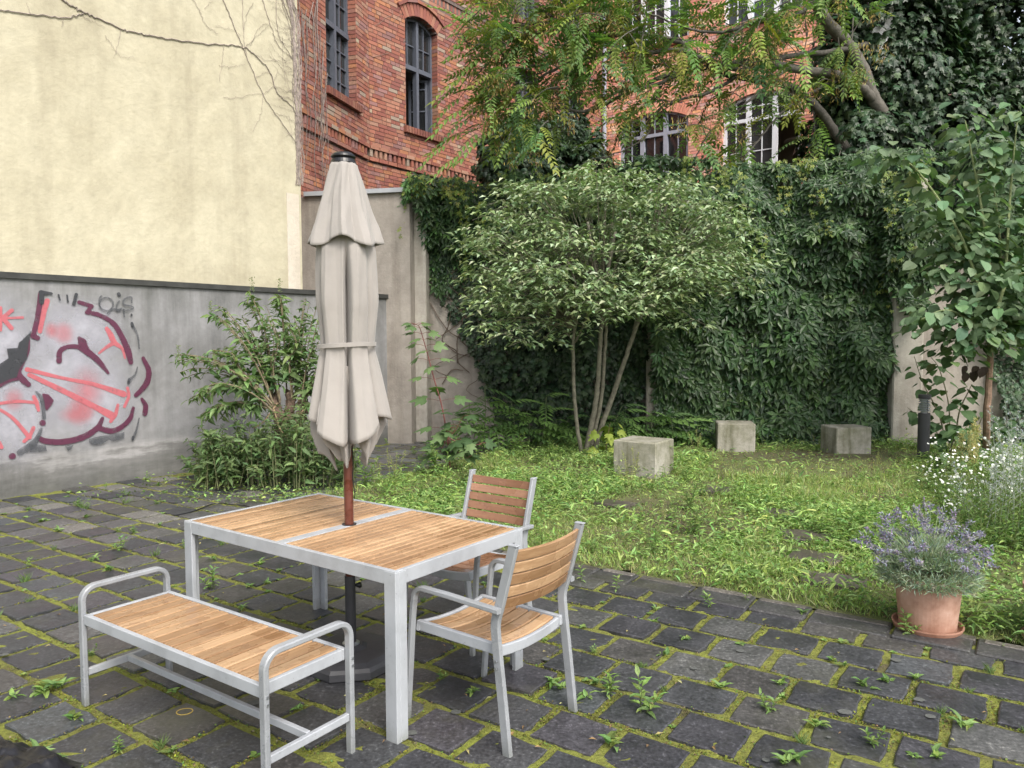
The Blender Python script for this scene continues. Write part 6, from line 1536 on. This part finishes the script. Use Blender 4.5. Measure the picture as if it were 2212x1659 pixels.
# taller leafy weeds, sorrel and grass in flower standing in the lawn
def weed_mesh(kind, seed):
    r = np.random.default_rng(seed); mb = MB(); col = np.array([[.17, .27, .07], [.22, .32, .10], [.13, .22, .065]]) * r.uniform(.75, 1.15)
    if kind == 'rosette':
        n = int(r.integers(8, 17)); a = np.arange(n) * 2.4 + r.uniform(0, 6) + r.normal(0, .5, n); L = r.uniform(.025, .085, n); fwd = np.column_stack([np.cos(a), np.sin(a), r.uniform(.1, 1.3, n)]); pos = np.zeros((n, 3)); pos[:, 2] = np.linspace(.006, .02, n)
        pos[:, :2] += r.normal(0, .012, (n, 2)); V, F, C = scatter(*leaf_lance(r.uniform(.32, .60), .06, r.uniform(.2, .5)), pos, frames(fwd, np.tile([0, 0, 1.], (n, 1)) - fwd * .0 + r.normal(0, .15, (n, 3))), L, cols(col, n, .12)); mb.add(V, F, C)
    elif kind == 'leafy':
        for s in range(int(r.integers(1, 4))):
            h = r.uniform(.06, .14); b0 = np.array([*r.normal(0, .012, 2), 0]); e = b0 + [*r.normal(0, .03, 2), h]; V, F = tube([b0, (b0 + e) / 2, e], .002, 4, False); mb.add(V, F, (.14, .18, .06)); n = 12; t = np.linspace(.15, 1, n); a = np.arange(n) * 2.4 + r.uniform(0, 6); pos = b0 + (e - b0) * t[:, None]; fwd = np.column_stack([np.cos(a), np.sin(a), .15 + t * .8]); V, F, C = scatter(*leaf_lance(.34, .05, .35), pos, frames(fwd, np.tile([0, 0, 1.], (n, 1)) + r.normal(0, .2, (n, 3))), r.uniform(.035, .065, n), cols(col, n, .12)); mb.add(V, F, C)
    elif kind == 'grass':
        n = 34; a = r.uniform(0, 2 * pi, n); fwd = np.column_stack([np.cos(a) * .55, np.sin(a) * .55, r.uniform(.5, 1.2, n)]); V, F, C = scatter(*bladeT, np.column_stack([r.normal(0, .014, (n, 2)), np.zeros(n)]), frames(fwd, np.column_stack([-np.sin(a), np.cos(a), np.zeros(n)]) + r.normal(0, .4, (n, 3))), r.uniform(.05, .12, n), cols([.13, .20, .07], n, .15)); mb.add(V, F, C)
    elif kind == 'sprout':
        n = int(r.integers(4, 7)); a = np.arange(n) * 2.4 + r.uniform(0, 6); fwd = np.column_stack([np.cos(a), np.sin(a), r.uniform(.1, .6, n)]); V, F, C = scatter(*leaf_broad(.7), np.column_stack([np.cos(a) * .006, np.sin(a) * .006, np.full(n, .012)]), frames(fwd, np.tile([0, 0, 1.], (n, 1))), r.uniform(.028, .05, n), cols(col * 1.1, n, .1)); mb.add(V, F, C)
    elif kind == 'tall':
        for s in range(int(r.integers(2, 5))):
            h = r.uniform(.16, .34); b0 = np.array([*r.normal(0, .03, 2), 0]); e = b0 + [*r.normal(0, .07, 2), h]; V, F = tube([b0, (b0 + e) / 2 + [0, 0, .01], e], .003, 4, False); mb.add(V, F, (.14, .18, .06)); n = 26; t = np.linspace(.05, 1, n); a = np.arange(n) * 2.4; pos = b0 + (e - b0) * t[:, None]; fwd = np.column_stack([np.cos(a), np.sin(a), .25 + t * .8]); V, F, C = scatter(*leaf_lance(.26, .05, .4), pos, frames(fwd, np.tile([0, 0, 1.], (n, 1)) + r.normal(0, .2, (n, 3))), r.uniform(.05, .10, n) * (1.2 - .6 * t), cols(col * 1.05, n, .15)); mb.add(V, F, C)
    elif kind == 'sorrel':
        for s in range(int(r.integers(2, 5))):
            h = r.uniform(.25, .42); b0 = np.array([*r.normal(0, .03, 2), 0]); e = b0 + [*r.normal(0, .05, 2), h]; V, F = tube([b0, (b0 + e) / 2, e], .0025, 4, False); mb.add(V, F, (.20, .22, .08)); n = 90; t = r.uniform(.45, 1, n); pos = b0 + (e - b0) * t[:, None] + r.normal(0, .014, (n, 3)) * (1.6 - t)[:, None]; V, F, C = scatter(T_OVAL[0], T_OVAL[1], pos, frames(r.normal(0, 1, (n, 3)), r.normal(0, 1, (n, 3))), r.uniform(.010, .018, n), cols(np.array([[.34, .36, .14], [.28, .31, .12]]), n, .15)); mb.add(V, F, C)
    return mb.mesh('weed', LEAFM)
WM = {k: [weed_mesh(k, 10 * i + j) for j in range(7)] for i, k in enumerate(('rosette', 'leafy', 'grass', 'sprout', 'tall', 'sorrel'))}
WL = {'rosette': ('leafy_weed', 'low leafy weed rosette growing in a mossy joint between the slabs', 'weed', 'leafy rosettes in the paving joints'), 'leafy': ('upright_weed', 'small upright leafy weed growing in a mossy joint between the slabs', 'weed', 'upright weeds in the paving joints'), 'grass': ('grass_tuft', 'fine grass tuft growing in a mossy joint between the slabs', 'grass tuft', 'grass tufts in the paving joints'), 'sprout': ('seedling', 'tiny broad-leaved seedling growing in a mossy joint between the slabs', 'seedling', 'seedlings in the paving joints'), 'tall': ('tall_weed', 'tall leafy weed standing in the lawn', 'weed', 'tall leafy weeds in the lawn'), 'sorrel': ('sorrel', 'sorrel with pale seed heads standing in the lawn', 'sorrel', 'sorrel in the lawn')}
def weed(kind, x, y, z, s=1.):
    nm, lb, ct, gp = WL[kind]; o = D.objects.new(nm, WM[kind][int(rng.integers(0, 7))]); COL.objects.link(o); o.location = (x, y, z); o.rotation_euler = (0, 0, rng.uniform(0, 6.28)); o.scale = (s * (.62 if kind in ('rosette', 'leafy', 'sprout', 'grass') else 1),) * 3; o['label'] = lb; o['category'] = ct; o['group'] = gp; return o
# weeds along the joints: known spots first
spots = [('leafy', 1665, 1538, 1.1), ('rosette', 1683, 1480, 1.), ('rosette', 1920, 1478, 1.3), ('rosette', 1870, 1490, 1.5), ('rosette', 1980, 1470, 1.), ('rosette', 1768, 1572, 1.3), ('rosette', 2080, 1574, 1.5), ('rosette', 1715, 1642, 1.6), ('leafy', 1880, 1610, 1.), ('rosette', 2020, 1640, 1.1), ('rosette', 1975, 1640, .9), ('leafy', 1960, 1378, 1.5), ('rosette', 1732, 1328, 1.3), ('leafy', 1530, 1317, 1.2), ('rosette', 1432, 1418, 1.1), ('leafy', 1390, 1545, 1.8), ('rosette', 1320, 1615, 1.6), ('rosette', 1290, 1480, 1.2), ('leafy', 1310, 1505, 1.4), ('rosette', 1195, 1480, 1.3), ('rosette', 1215, 1492, 1.2), ('leafy', 460, 1272, 1.7), ('rosette', 540, 1270, 1.), ('rosette', 95, 1500, 1.9), ('rosette', 130, 1490, 1.6), ('rosette', 160, 1560, 1.4), ('rosette', 80, 1640, 1.5), ('rosette', 130, 1650, 1.5), ('rosette', 1020, 1500, 1.), ('rosette', 30, 1510, 1.1), ('leafy', 1255, 1260, 1.4), ('leafy', 1330, 1280, 1.3), ('rosette', 1265, 1510, 1.3), ('rosette', 205, 1210, 1.3), ('leafy', 258, 1190, 1.4), ('rosette', 240, 1235, 1.6), ('rosette', 460, 1210, 1.2), ('rosette', 560, 1222, 1.2), ('leafy', 1610, 1300, 1.), ('rosette', 1480, 1385, .9), ('sprout', 1820, 1390, 1.2), ('sprout', 1600, 1395, 1.2), ('rosette', 1700, 1655, 1.4), ('rosette', 2165, 1400, .9), ('rosette', 1560, 1490, 1.2)]
for kd, x, y, s in spots: p = G(x, y); weed(kd, p[0], p[1], .002, s)
cnt = 0
while cnt < 250:
    rr = int(rng.integers(-9, 23)); cc = int(rng.integers(-34, 14)); off = .5 * (rr % 2); vc = 3.375 + rr * .3045; uc = -1.255 + (cc + off) * .325
    if rng.random() < .5: uc += .1625; vc += rng.uniform(-.14, .14)
    else: vc += .152; uc += rng.uniform(-.16, .16)
    if vc > GARD_V - .2 and uc > GARD_U: continue
    x, y = uc * PU[0] + vc * PV[0], uc * PU[1] + vc * PV[1]; q = project([x, y, 0])
    if y < 2 or not (-30 < q[0] < 2240 and q[1] < 1680) or (np.array([x, y, 0]) - LW.o) @ LW.n < .1: continue
    kd = rng.choice(['rosette', 'sprout', 'grass', 'leafy'], p=[.22, .44, .20, .14]); weed(kd, x, y, .0, rng.uniform(.55, 1.05) * (1.25 if y > 5 else 1)); cnt += 1
# weeds in the lawn
lp_ = [('tall', 955, 1060, 1.3), ('tall', 940, 1030, 1.2), ('sorrel', 850, 1040, 1.), ('sorrel', 812, 1045, .8), ('tall', 1490, 1105, .9), ('sorrel', 1545, 1030, .9), ('sorrel', 1510, 980, .9), ('sorrel', 1375, 1035, 1.), ('sorrel', 1700, 1080, .8), ('sorrel', 1360, 1060, .8), ('tall', 1600, 1100, .8), ('tall', 1790, 1160, .9), ('tall', 1860, 1180, .9), ('tall', 1500, 1150, .8), ('sorrel', 1810, 1060, .6), ('tall', 880, 1075, 1.), ('tall', 830, 1065, 1.), ('tall', 1005, 1050, 1.), ('tall', 790, 1050, 1.1), ('sorrel', 1250, 1090, .7), ('tall', 1410, 1190, .7), ('sorrel', 1900, 1020, .7), ('tall', 1350, 985, 1.1), ('tall', 1190, 965, 1.2), ('tall', 1120, 985, 1.)]
for kd, x, y, s in lp_: p = G(x, y, .05); weed(kd, p[0], p[1], float(gz(p[0], p[1])), s)
pp = lawnpts(110, -4, 8, 4.2, 11.8, lambda p: bare(p))
for x, y in pp: weed('tall' if rng.random() < .72 else 'sorrel', x, y, float(gz(x, y)), rng.uniform(.35, .8))
# greenery creeping over the paving below the butterfly bush and wall foot
p = np.array([G(rng.uniform(150, 760), rng.uniform(1020, 1090))[:2] for _ in range(2600)]); u, v = uv(p); k = (((np.column_stack([p, p[:, 0] * 0]) - LW.o) @ LW.n) > .02); p = p[k]; p = p[rng.random(len(p)) < np.clip((project(np.column_stack([p, p[:, 0] * 0]))[:, 0] - 250) / 450, .08, 1)]; n = len(p); a = rng.uniform(0, 2 * pi, n)
leafstuff('ground_cover', [(T_OVAL, np.column_stack([p, .012 + np.abs(rng.normal(0, .04, n))]), np.column_stack([np.cos(a), np.sin(a), rng.normal(.2, .4, n)]), np.column_stack([rng.normal(0, .4, n), rng.normal(0, .4, n), np.ones(n)]), rng.uniform(.03, .065, n), cols(WEC * .8, n, .25))], LEAFM, kind='stuff')
# tiny moss and thyme-like leaves in the joints, thick near the viewer
mp_pos = []
for rr in range(-9, 20):
    for cc in range(-30, 14):
        off = .5 * (rr % 2); vc = 3.375 + rr * .3045; uc = -1.255 + (cc + off) * .325
        if vc > GARD_V - .16 and uc > GARD_U: continue
        x, y = uc * PU[0] + vc * PV[0], uc * PU[1] + vc * PV[1]; q = project([x, y, 0])
        if y < 1.8 or not (-60 < q[0] < 2280 and q[1] < 1730) or (np.array([x, y, 0]) - LW.o) @ LW.n < .1: continue
        m_ = int(np.clip(190 * (4.2 / max(y, 2.)) ** 1.3 * (.6 + .8 * rng.random()), 12, 320)); k = rng.random(m_) < .48
        du = np.where(k, .1625 + rng.normal(0, .012, m_), rng.uniform(-.1625, .1625, m_)); dv = np.where(k, rng.uniform(-.15, .15, m_), .152 + rng.normal(0, .012, m_)); mp_pos.append(np.column_stack([(uc + du) * PU[0] + (vc + dv) * PV[0], (uc + du) * PU[1] + (vc + dv) * PV[1]]))
p = np.concatenate(mp_pos); nz = NZ(p, 2.2, 12.); p = p[rng.random(len(p)) < np.clip(.55 + nz * 1.3, .12, 1)]; n = len(p); a = rng.uniform(0, 2 * pi, n); print('moss', n)
mc = cols(np.array([[.15, .16, .02], [.19, .21, .025], [.13, .16, .03], [.12, .19, .05], [.11, .09, .045], [.17, .14, .08]]), n, .2, .12)
leafstuff('moss', [((np.array([[0, 0, 0], [-.4, .5, .1], [0, 1, 0], [.4, .5, .1]]), np.array([[0, 3, 2, 1]])), np.column_stack([p, rng.uniform(-.004, .009, n)]), np.column_stack([np.cos(a), np.sin(a), rng.normal(.3, .4, n)]), np.column_stack([rng.normal(0, .5, n), rng.normal(0, .5, n), np.ones(n)]), rng.uniform(.006, .014, n), mc)], LEAFM, kind='stuff')
# fallen leaves and pale specks
fl_ = [leafmesh(T_OVAL, 'fallen_leaf', c, LEAFM) for c in ((.42, .36, .16), (.34, .22, .10), (.20, .13, .07), (.45, .44, .22))]
for k in range(70):
    while True:
        x, y = rng.uniform(-30, 2200), rng.uniform(1080, 1655); p = G(x, y); u, v = uv(p[:2])
        if (v < GARD_V - .05 or u < GARD_U) and (p - LW.o) @ LW.n > .15: break
    o = D.objects.new('fallen_leaf', fl_[int(rng.integers(0, 4))]); COL.objects.link(o); o.location = (p[0], p[1], .016); o.rotation_euler = (rng.normal(0, .2), rng.normal(0, .2), rng.uniform(0, 6.28)); s = rng.uniform(.018, .045); o.scale = (s * .8, s, s); o['label'] = 'small fallen leaf lying on the dark slabs'; o['category'] = 'leaf'; o['group'] = 'fallen leaves on the paving'
LICH = simple('pale lichen spot', (.085, .09, .085), .9, nscale=60, namt=.3)
for x, y, s in ((1825, 1545, .028), (1935, 1432, .024), (1985, 1518, .022), (1600, 1412, .02), (1655, 1650, .014), (890, 1590, .02), (548, 1525, .026), (985, 1545, .022), (1180, 1430, .02), (1130, 1440, .016), (10, 1420, .02), (2010, 1555, .02), (1790, 1600, .008), (1500, 1450, .016)):
    p = G(x, y); a = np.linspace(0, 2 * pi, 13)[:-1]; V = np.column_stack([np.cos(a) * s * 1.1, np.sin(a) * s, np.zeros(12)]) * (1 + rng.normal(0, .08, (12, 1))); o = ob('lichen_spot', me_from('lichen_spot', V, np.arange(12)[None], None, LICH), paving); o.location = (p[0], p[1], .0165)

# ---- flower bed on the right ---------------------------------------------------
fb = thing('white_flowers', 'patch of tall weeds with many tiny white daisy flowers by the right edge', 'flowers')
sm, lp, dp_ = MB(), [], []
for k in range(230):
    Y = rng.uniform(5.6, 8.6); xl = np.interp(Y, [5.6, 8.6], [2080, 1985]); x = rng.uniform(xl, 2290); b0 = AT(x, 900, Y); b0[2] = .04; h = rng.uniform(.28, .60) * np.clip((x - xl) / 120 + .45, .4, 1); e = b0 + np.array([rng.normal(0, .09), rng.normal(0, .09), h]); st_, lf = stemleaves([b0, (b0 + e) / 2, e], .004, .0015, T_LANCE, 22, .085, np.array([[.10, .17, .045], [.13, .21, .06]]), 0., .05, False, .7); sm.add(*st_, (.13, .17, .06)); lp.append(lf)
    if Y > 6.3 and rng.random() < .75:
        for r_ in range(int(rng.integers(2, 7))): dp_.append(e + np.array([rng.normal(0, .06), rng.normal(0, .06), rng.normal(.02, .035)]))
leafstuff('foliage', lp, LEAFM, fb, kind='stuff'); sm.obj('stem', LEAFM, fb, kind='stuff')
dp_ = np.array(dp_); a = np.linspace(0, 2 * pi, 9)[:-1]; dT = (np.vstack([np.column_stack([np.cos(a), np.sin(a), np.zeros(8)]), [0, 0, .25]]), np.array([[8, i, (i + 1) % 8] for i in range(8)])); n = len(dp_); print('daisies', n)
WH = attrmat('white petals', .6, transl=.2)
leafstuff('flower_heads', [(dT, dp_, rdir(n), np.column_stack([rng.normal(0, .4, n), rng.normal(-.5, .4, n), np.ones(n)]), rng.uniform(.009, .016, n), cols([.72, .74, .70], n, .05, .02))], WH, fb, kind='stuff')
for nm, lb, X in (('russian_sage', 'silvery spikes of pale lilac flowers leaning in from the right edge', [(2150, 1100, 2140, 880), (2170, 1120, 2185, 905), (2200, 1120, 2195, 930), (2185, 1180, 2180, 950), (2215, 1100, 2212, 900), (2155, 1130, 2165, 960), (2190, 1100, 2172, 870), (2210, 1130, 2200, 890), (2175, 1090, 2155, 905), (2230, 1090, 2222, 870), (2120, 1180, 2150, 1010), (2100, 1060, 2060, 1000)]),):
    t = thing(nm, lb, 'flowers')
    for x0, y0, x1, y1 in X:
        Y = rng.uniform(5.8, 6.4); b0 = AT(x0, y0, Y); b0[2] = .04; e = AT(x1, y1, Y); m = MB(); V, F = tube(crom([b0, (b0 + e) / 2 + [.03, 0, 0], e], 5), np.linspace(.004, .0015, 11), 4, False); m.add(V, F, (.34, .38, .32)); L_ = np.linalg.norm(e - b0)
        for j in range(16):
            tt = .35 + .65 * j / 15; p = b0 + (e - b0) * tt; a_ = j * 2.4; br = (1.05 - tt) * .24; q = p + np.array([cos(a_) * br, sin(a_) * br, br * .75]); m.add(*tube([p, q], .0012, 3, False), (.40, .43, .38)); n = 34; tq = rng.random(n); ps = p + (q - p) * tq[:, None] + rng.normal(0, .004, (n, 3)); V, F, C = scatter(T_OVAL[0], T_OVAL[1], ps, frames(rdir(n), rdir(n)), rng.uniform(.007, .013, n), cols(np.array([[.48, .50, .54], [.42, .42, .55], [.35, .40, .34]]), n, .12)); m.add(V, F, C)
        m.obj('flower_spike', LEAFM, t)
ys = thing('dock', 'dock with tall straw-coloured seed heads beside the white flowers', 'plant')
for x0, y0, x1, y1, Y in ((2085, 1040, 2108, 905, 8.2), (2100, 1040, 2112, 920, 8.1), (2070, 1030, 2078, 935, 8.3), (2050, 1040, 2062, 965, 8.4), (2115, 1040, 2095, 935, 8.0)):
    b0 = AT(x0, y0, Y); b0[2] = .05; e = AT(x1, y1, Y); m = MB(); V, F = tube(crom([b0, (b0 + e) / 2, e], 5), .004, 4, False); m.add(V, F, (.26, .30, .10)); n = 420; tt = rng.uniform(.5, 1, n); ps = b0 + (e - b0) * tt[:, None] + rng.normal(0, .028, (n, 3)) * (1.5 - tt)[:, None]; V, F, C = scatter(T_OVAL[0], T_OVAL[1], ps, frames(rdir(n, 1.), rdir(n)), rng.uniform(.016, .026, n), cols(np.array([[.48, .42, .20], [.40, .37, .18], [.34, .36, .14]]), n, .12)); m.add(V, F, C); m.obj('seed_head', LEAFM, ys)

# ---- bare creeper stems on the yellow house --------------------------------------
bc_ = thing('bare_creeper', 'leafless brown creeper stems spread over the yellow house wall', 'creeper')
def vp(x, y, o=.0): return LW.px(x / 3, y / 3, -.05 + o)
def vine(pts, r0, r1, c=(.24, .20, .18)):
    r0, r1 = r0 * .6, r1 * .7
    P = crom([vp(x, y, .012) for x, y in pts], 9); P = P + np.outer(rng.normal(0, .006, len(P)), LW.d) + np.outer(rng.normal(0, .008, len(P)), [0, 0, 1.]); m.add(*tube(P, np.linspace(r0, r1, len(P)), 5), np.array(c) * rng.uniform(.8, 1.3)); return P
m = MB()
A = vine([(-60, 55), (0, 65), (200, 92), (420, 115), (540, 90)], .011, .009); vine([(380, -20), (480, 45), (580, 95), (760, 175), (900, 215), (1050, 245), (1350, 285), (1550, 300), (1640, 345), (1750, 470), (1790, 590), (1900, 700), (1945, 830)], .013, .008)
vine([(1440, -20), (1530, 200), (1600, 370), (1700, 600), (1830, 800), (1950, 960)], .009, .006); vine([(1240, -20), (1290, 60), (1330, 150), (1412, 222)], .005, .003); vine([(1570, -20), (1582, 250), (1600, 350)], .005, .004); vine([(1700, -20), (1750, 150), (1810, 300), (1900, 380), (1940, 480)], .007, .005); vine([(1790, -20), (1800, 200), (1850, 310), (1925, 420)], .006, .005); vine([(1820, -10), (1870, 150), (1900, 280), (1945, 420)], .006, .005)
for pts in ([(540, 110), (600, 140), (680, 180)], [(680, 225), (730, 300), (790, 370), (870, 372)], [(780, 180), (770, 260), (740, 370)], [(205, 95), (170, 20)], [(410, 115), (405, 175)], [(1450, 300), (1440, 400), (1420, 530)], [(1420, 425), (1500, 432), (1590, 415)], [(1445, 628), (1530, 635), (1640, 612), (1720, 610)], [(1400, 170), (1500, 190), (1570, 230)], [(1640, 345), (1720, 385), (1850, 400), (1925, 410)], [(1590, 300), (1680, 220), (1750, 160)], [(1700, 620), (1695, 720), (1640, 860)], [(1830, 800), (1870, 860), (1850, 890)], [(1720, 600), (1780, 560), (1860, 590), (1930, 560)], [(1830, 230), (1835, 400), (1850, 540)], [(1640, 20), (1600, 100), (1580, 190)], [(1740, 150), (1680, 180), (1620, 300)], [(1930, 700), (1890, 640), (1800, 640)], [(1320, 60), (1380, 0)], [(1780, 520), (1800, 460)], [(1660, 500), (1720, 470), (1760, 480)]): vine(pts, .0035, .002)
for k in range(22):
    x = rng.uniform(1890, 1935); pts = [(x - 35 + rng.normal(0, 12), -20)] + [(x + (yy / 1250) * 38 + rng.normal(0, 9), yy) for yy in range(150, 1240, 150)]; vine(pts, rng.uniform(.004, .011), .004)
for k in range(34):
    y = rng.uniform(20, 900); x = 1900 + y * .03; dx = -rng.uniform(40, 190); vine([(x, y), (x + dx * .5, y - rng.uniform(-30, 60)), (x + dx, y - rng.uniform(10, 150))], .003, .0015)
m.obj('stem', BARK, bc_, kind='stuff')
b2 = thing('bare_creeper', 'leafless creeper stems hanging over the left end of the brick building', 'creeper'); m = MB()
for k in range(26):
    x = rng.uniform(642, 690) if k < 18 else rng.uniform(690, 705); y0 = rng.uniform(-30, 60) if k < 14 else rng.uniform(60, 250); n_ = int(rng.integers(3, 8)); P = [CF.px(max(x + (i * 50) * .02 + rng.normal(0, 3.5), 640), min(y0 + i * 50, 410), OFFU + .02 + .01 * rng.random()) for i in range(n_)]; m.add(*tube(crom(P, 5), np.linspace(rng.uniform(.005, .010), .003, (n_ - 1) * 5 + 1), 4), np.array([.20, .165, .15]) * rng.uniform(.7, 1.3))
for (x0, y0), (x1, y1) in (((1300, 370), (1340, 130)), ((1090, 375), (1300, 230)), ((1050, 830), (1290, 770)), ((1350, 330), (1470, 200))):
    P = [BF.px((1180 + (x0 + (x1 - x0) * t + rng.normal(0, 8)) / 3.687) * .5486, ((y0 + (y1 - y0) * t) / 3.687) * .5486, OFFU + .015) for t in np.linspace(0, 1, 5)]; m.add(*tube(crom(P, 4), .004, 4), (.22, .16, .13))
m.obj('stem', BARK, b2, kind='stuff')
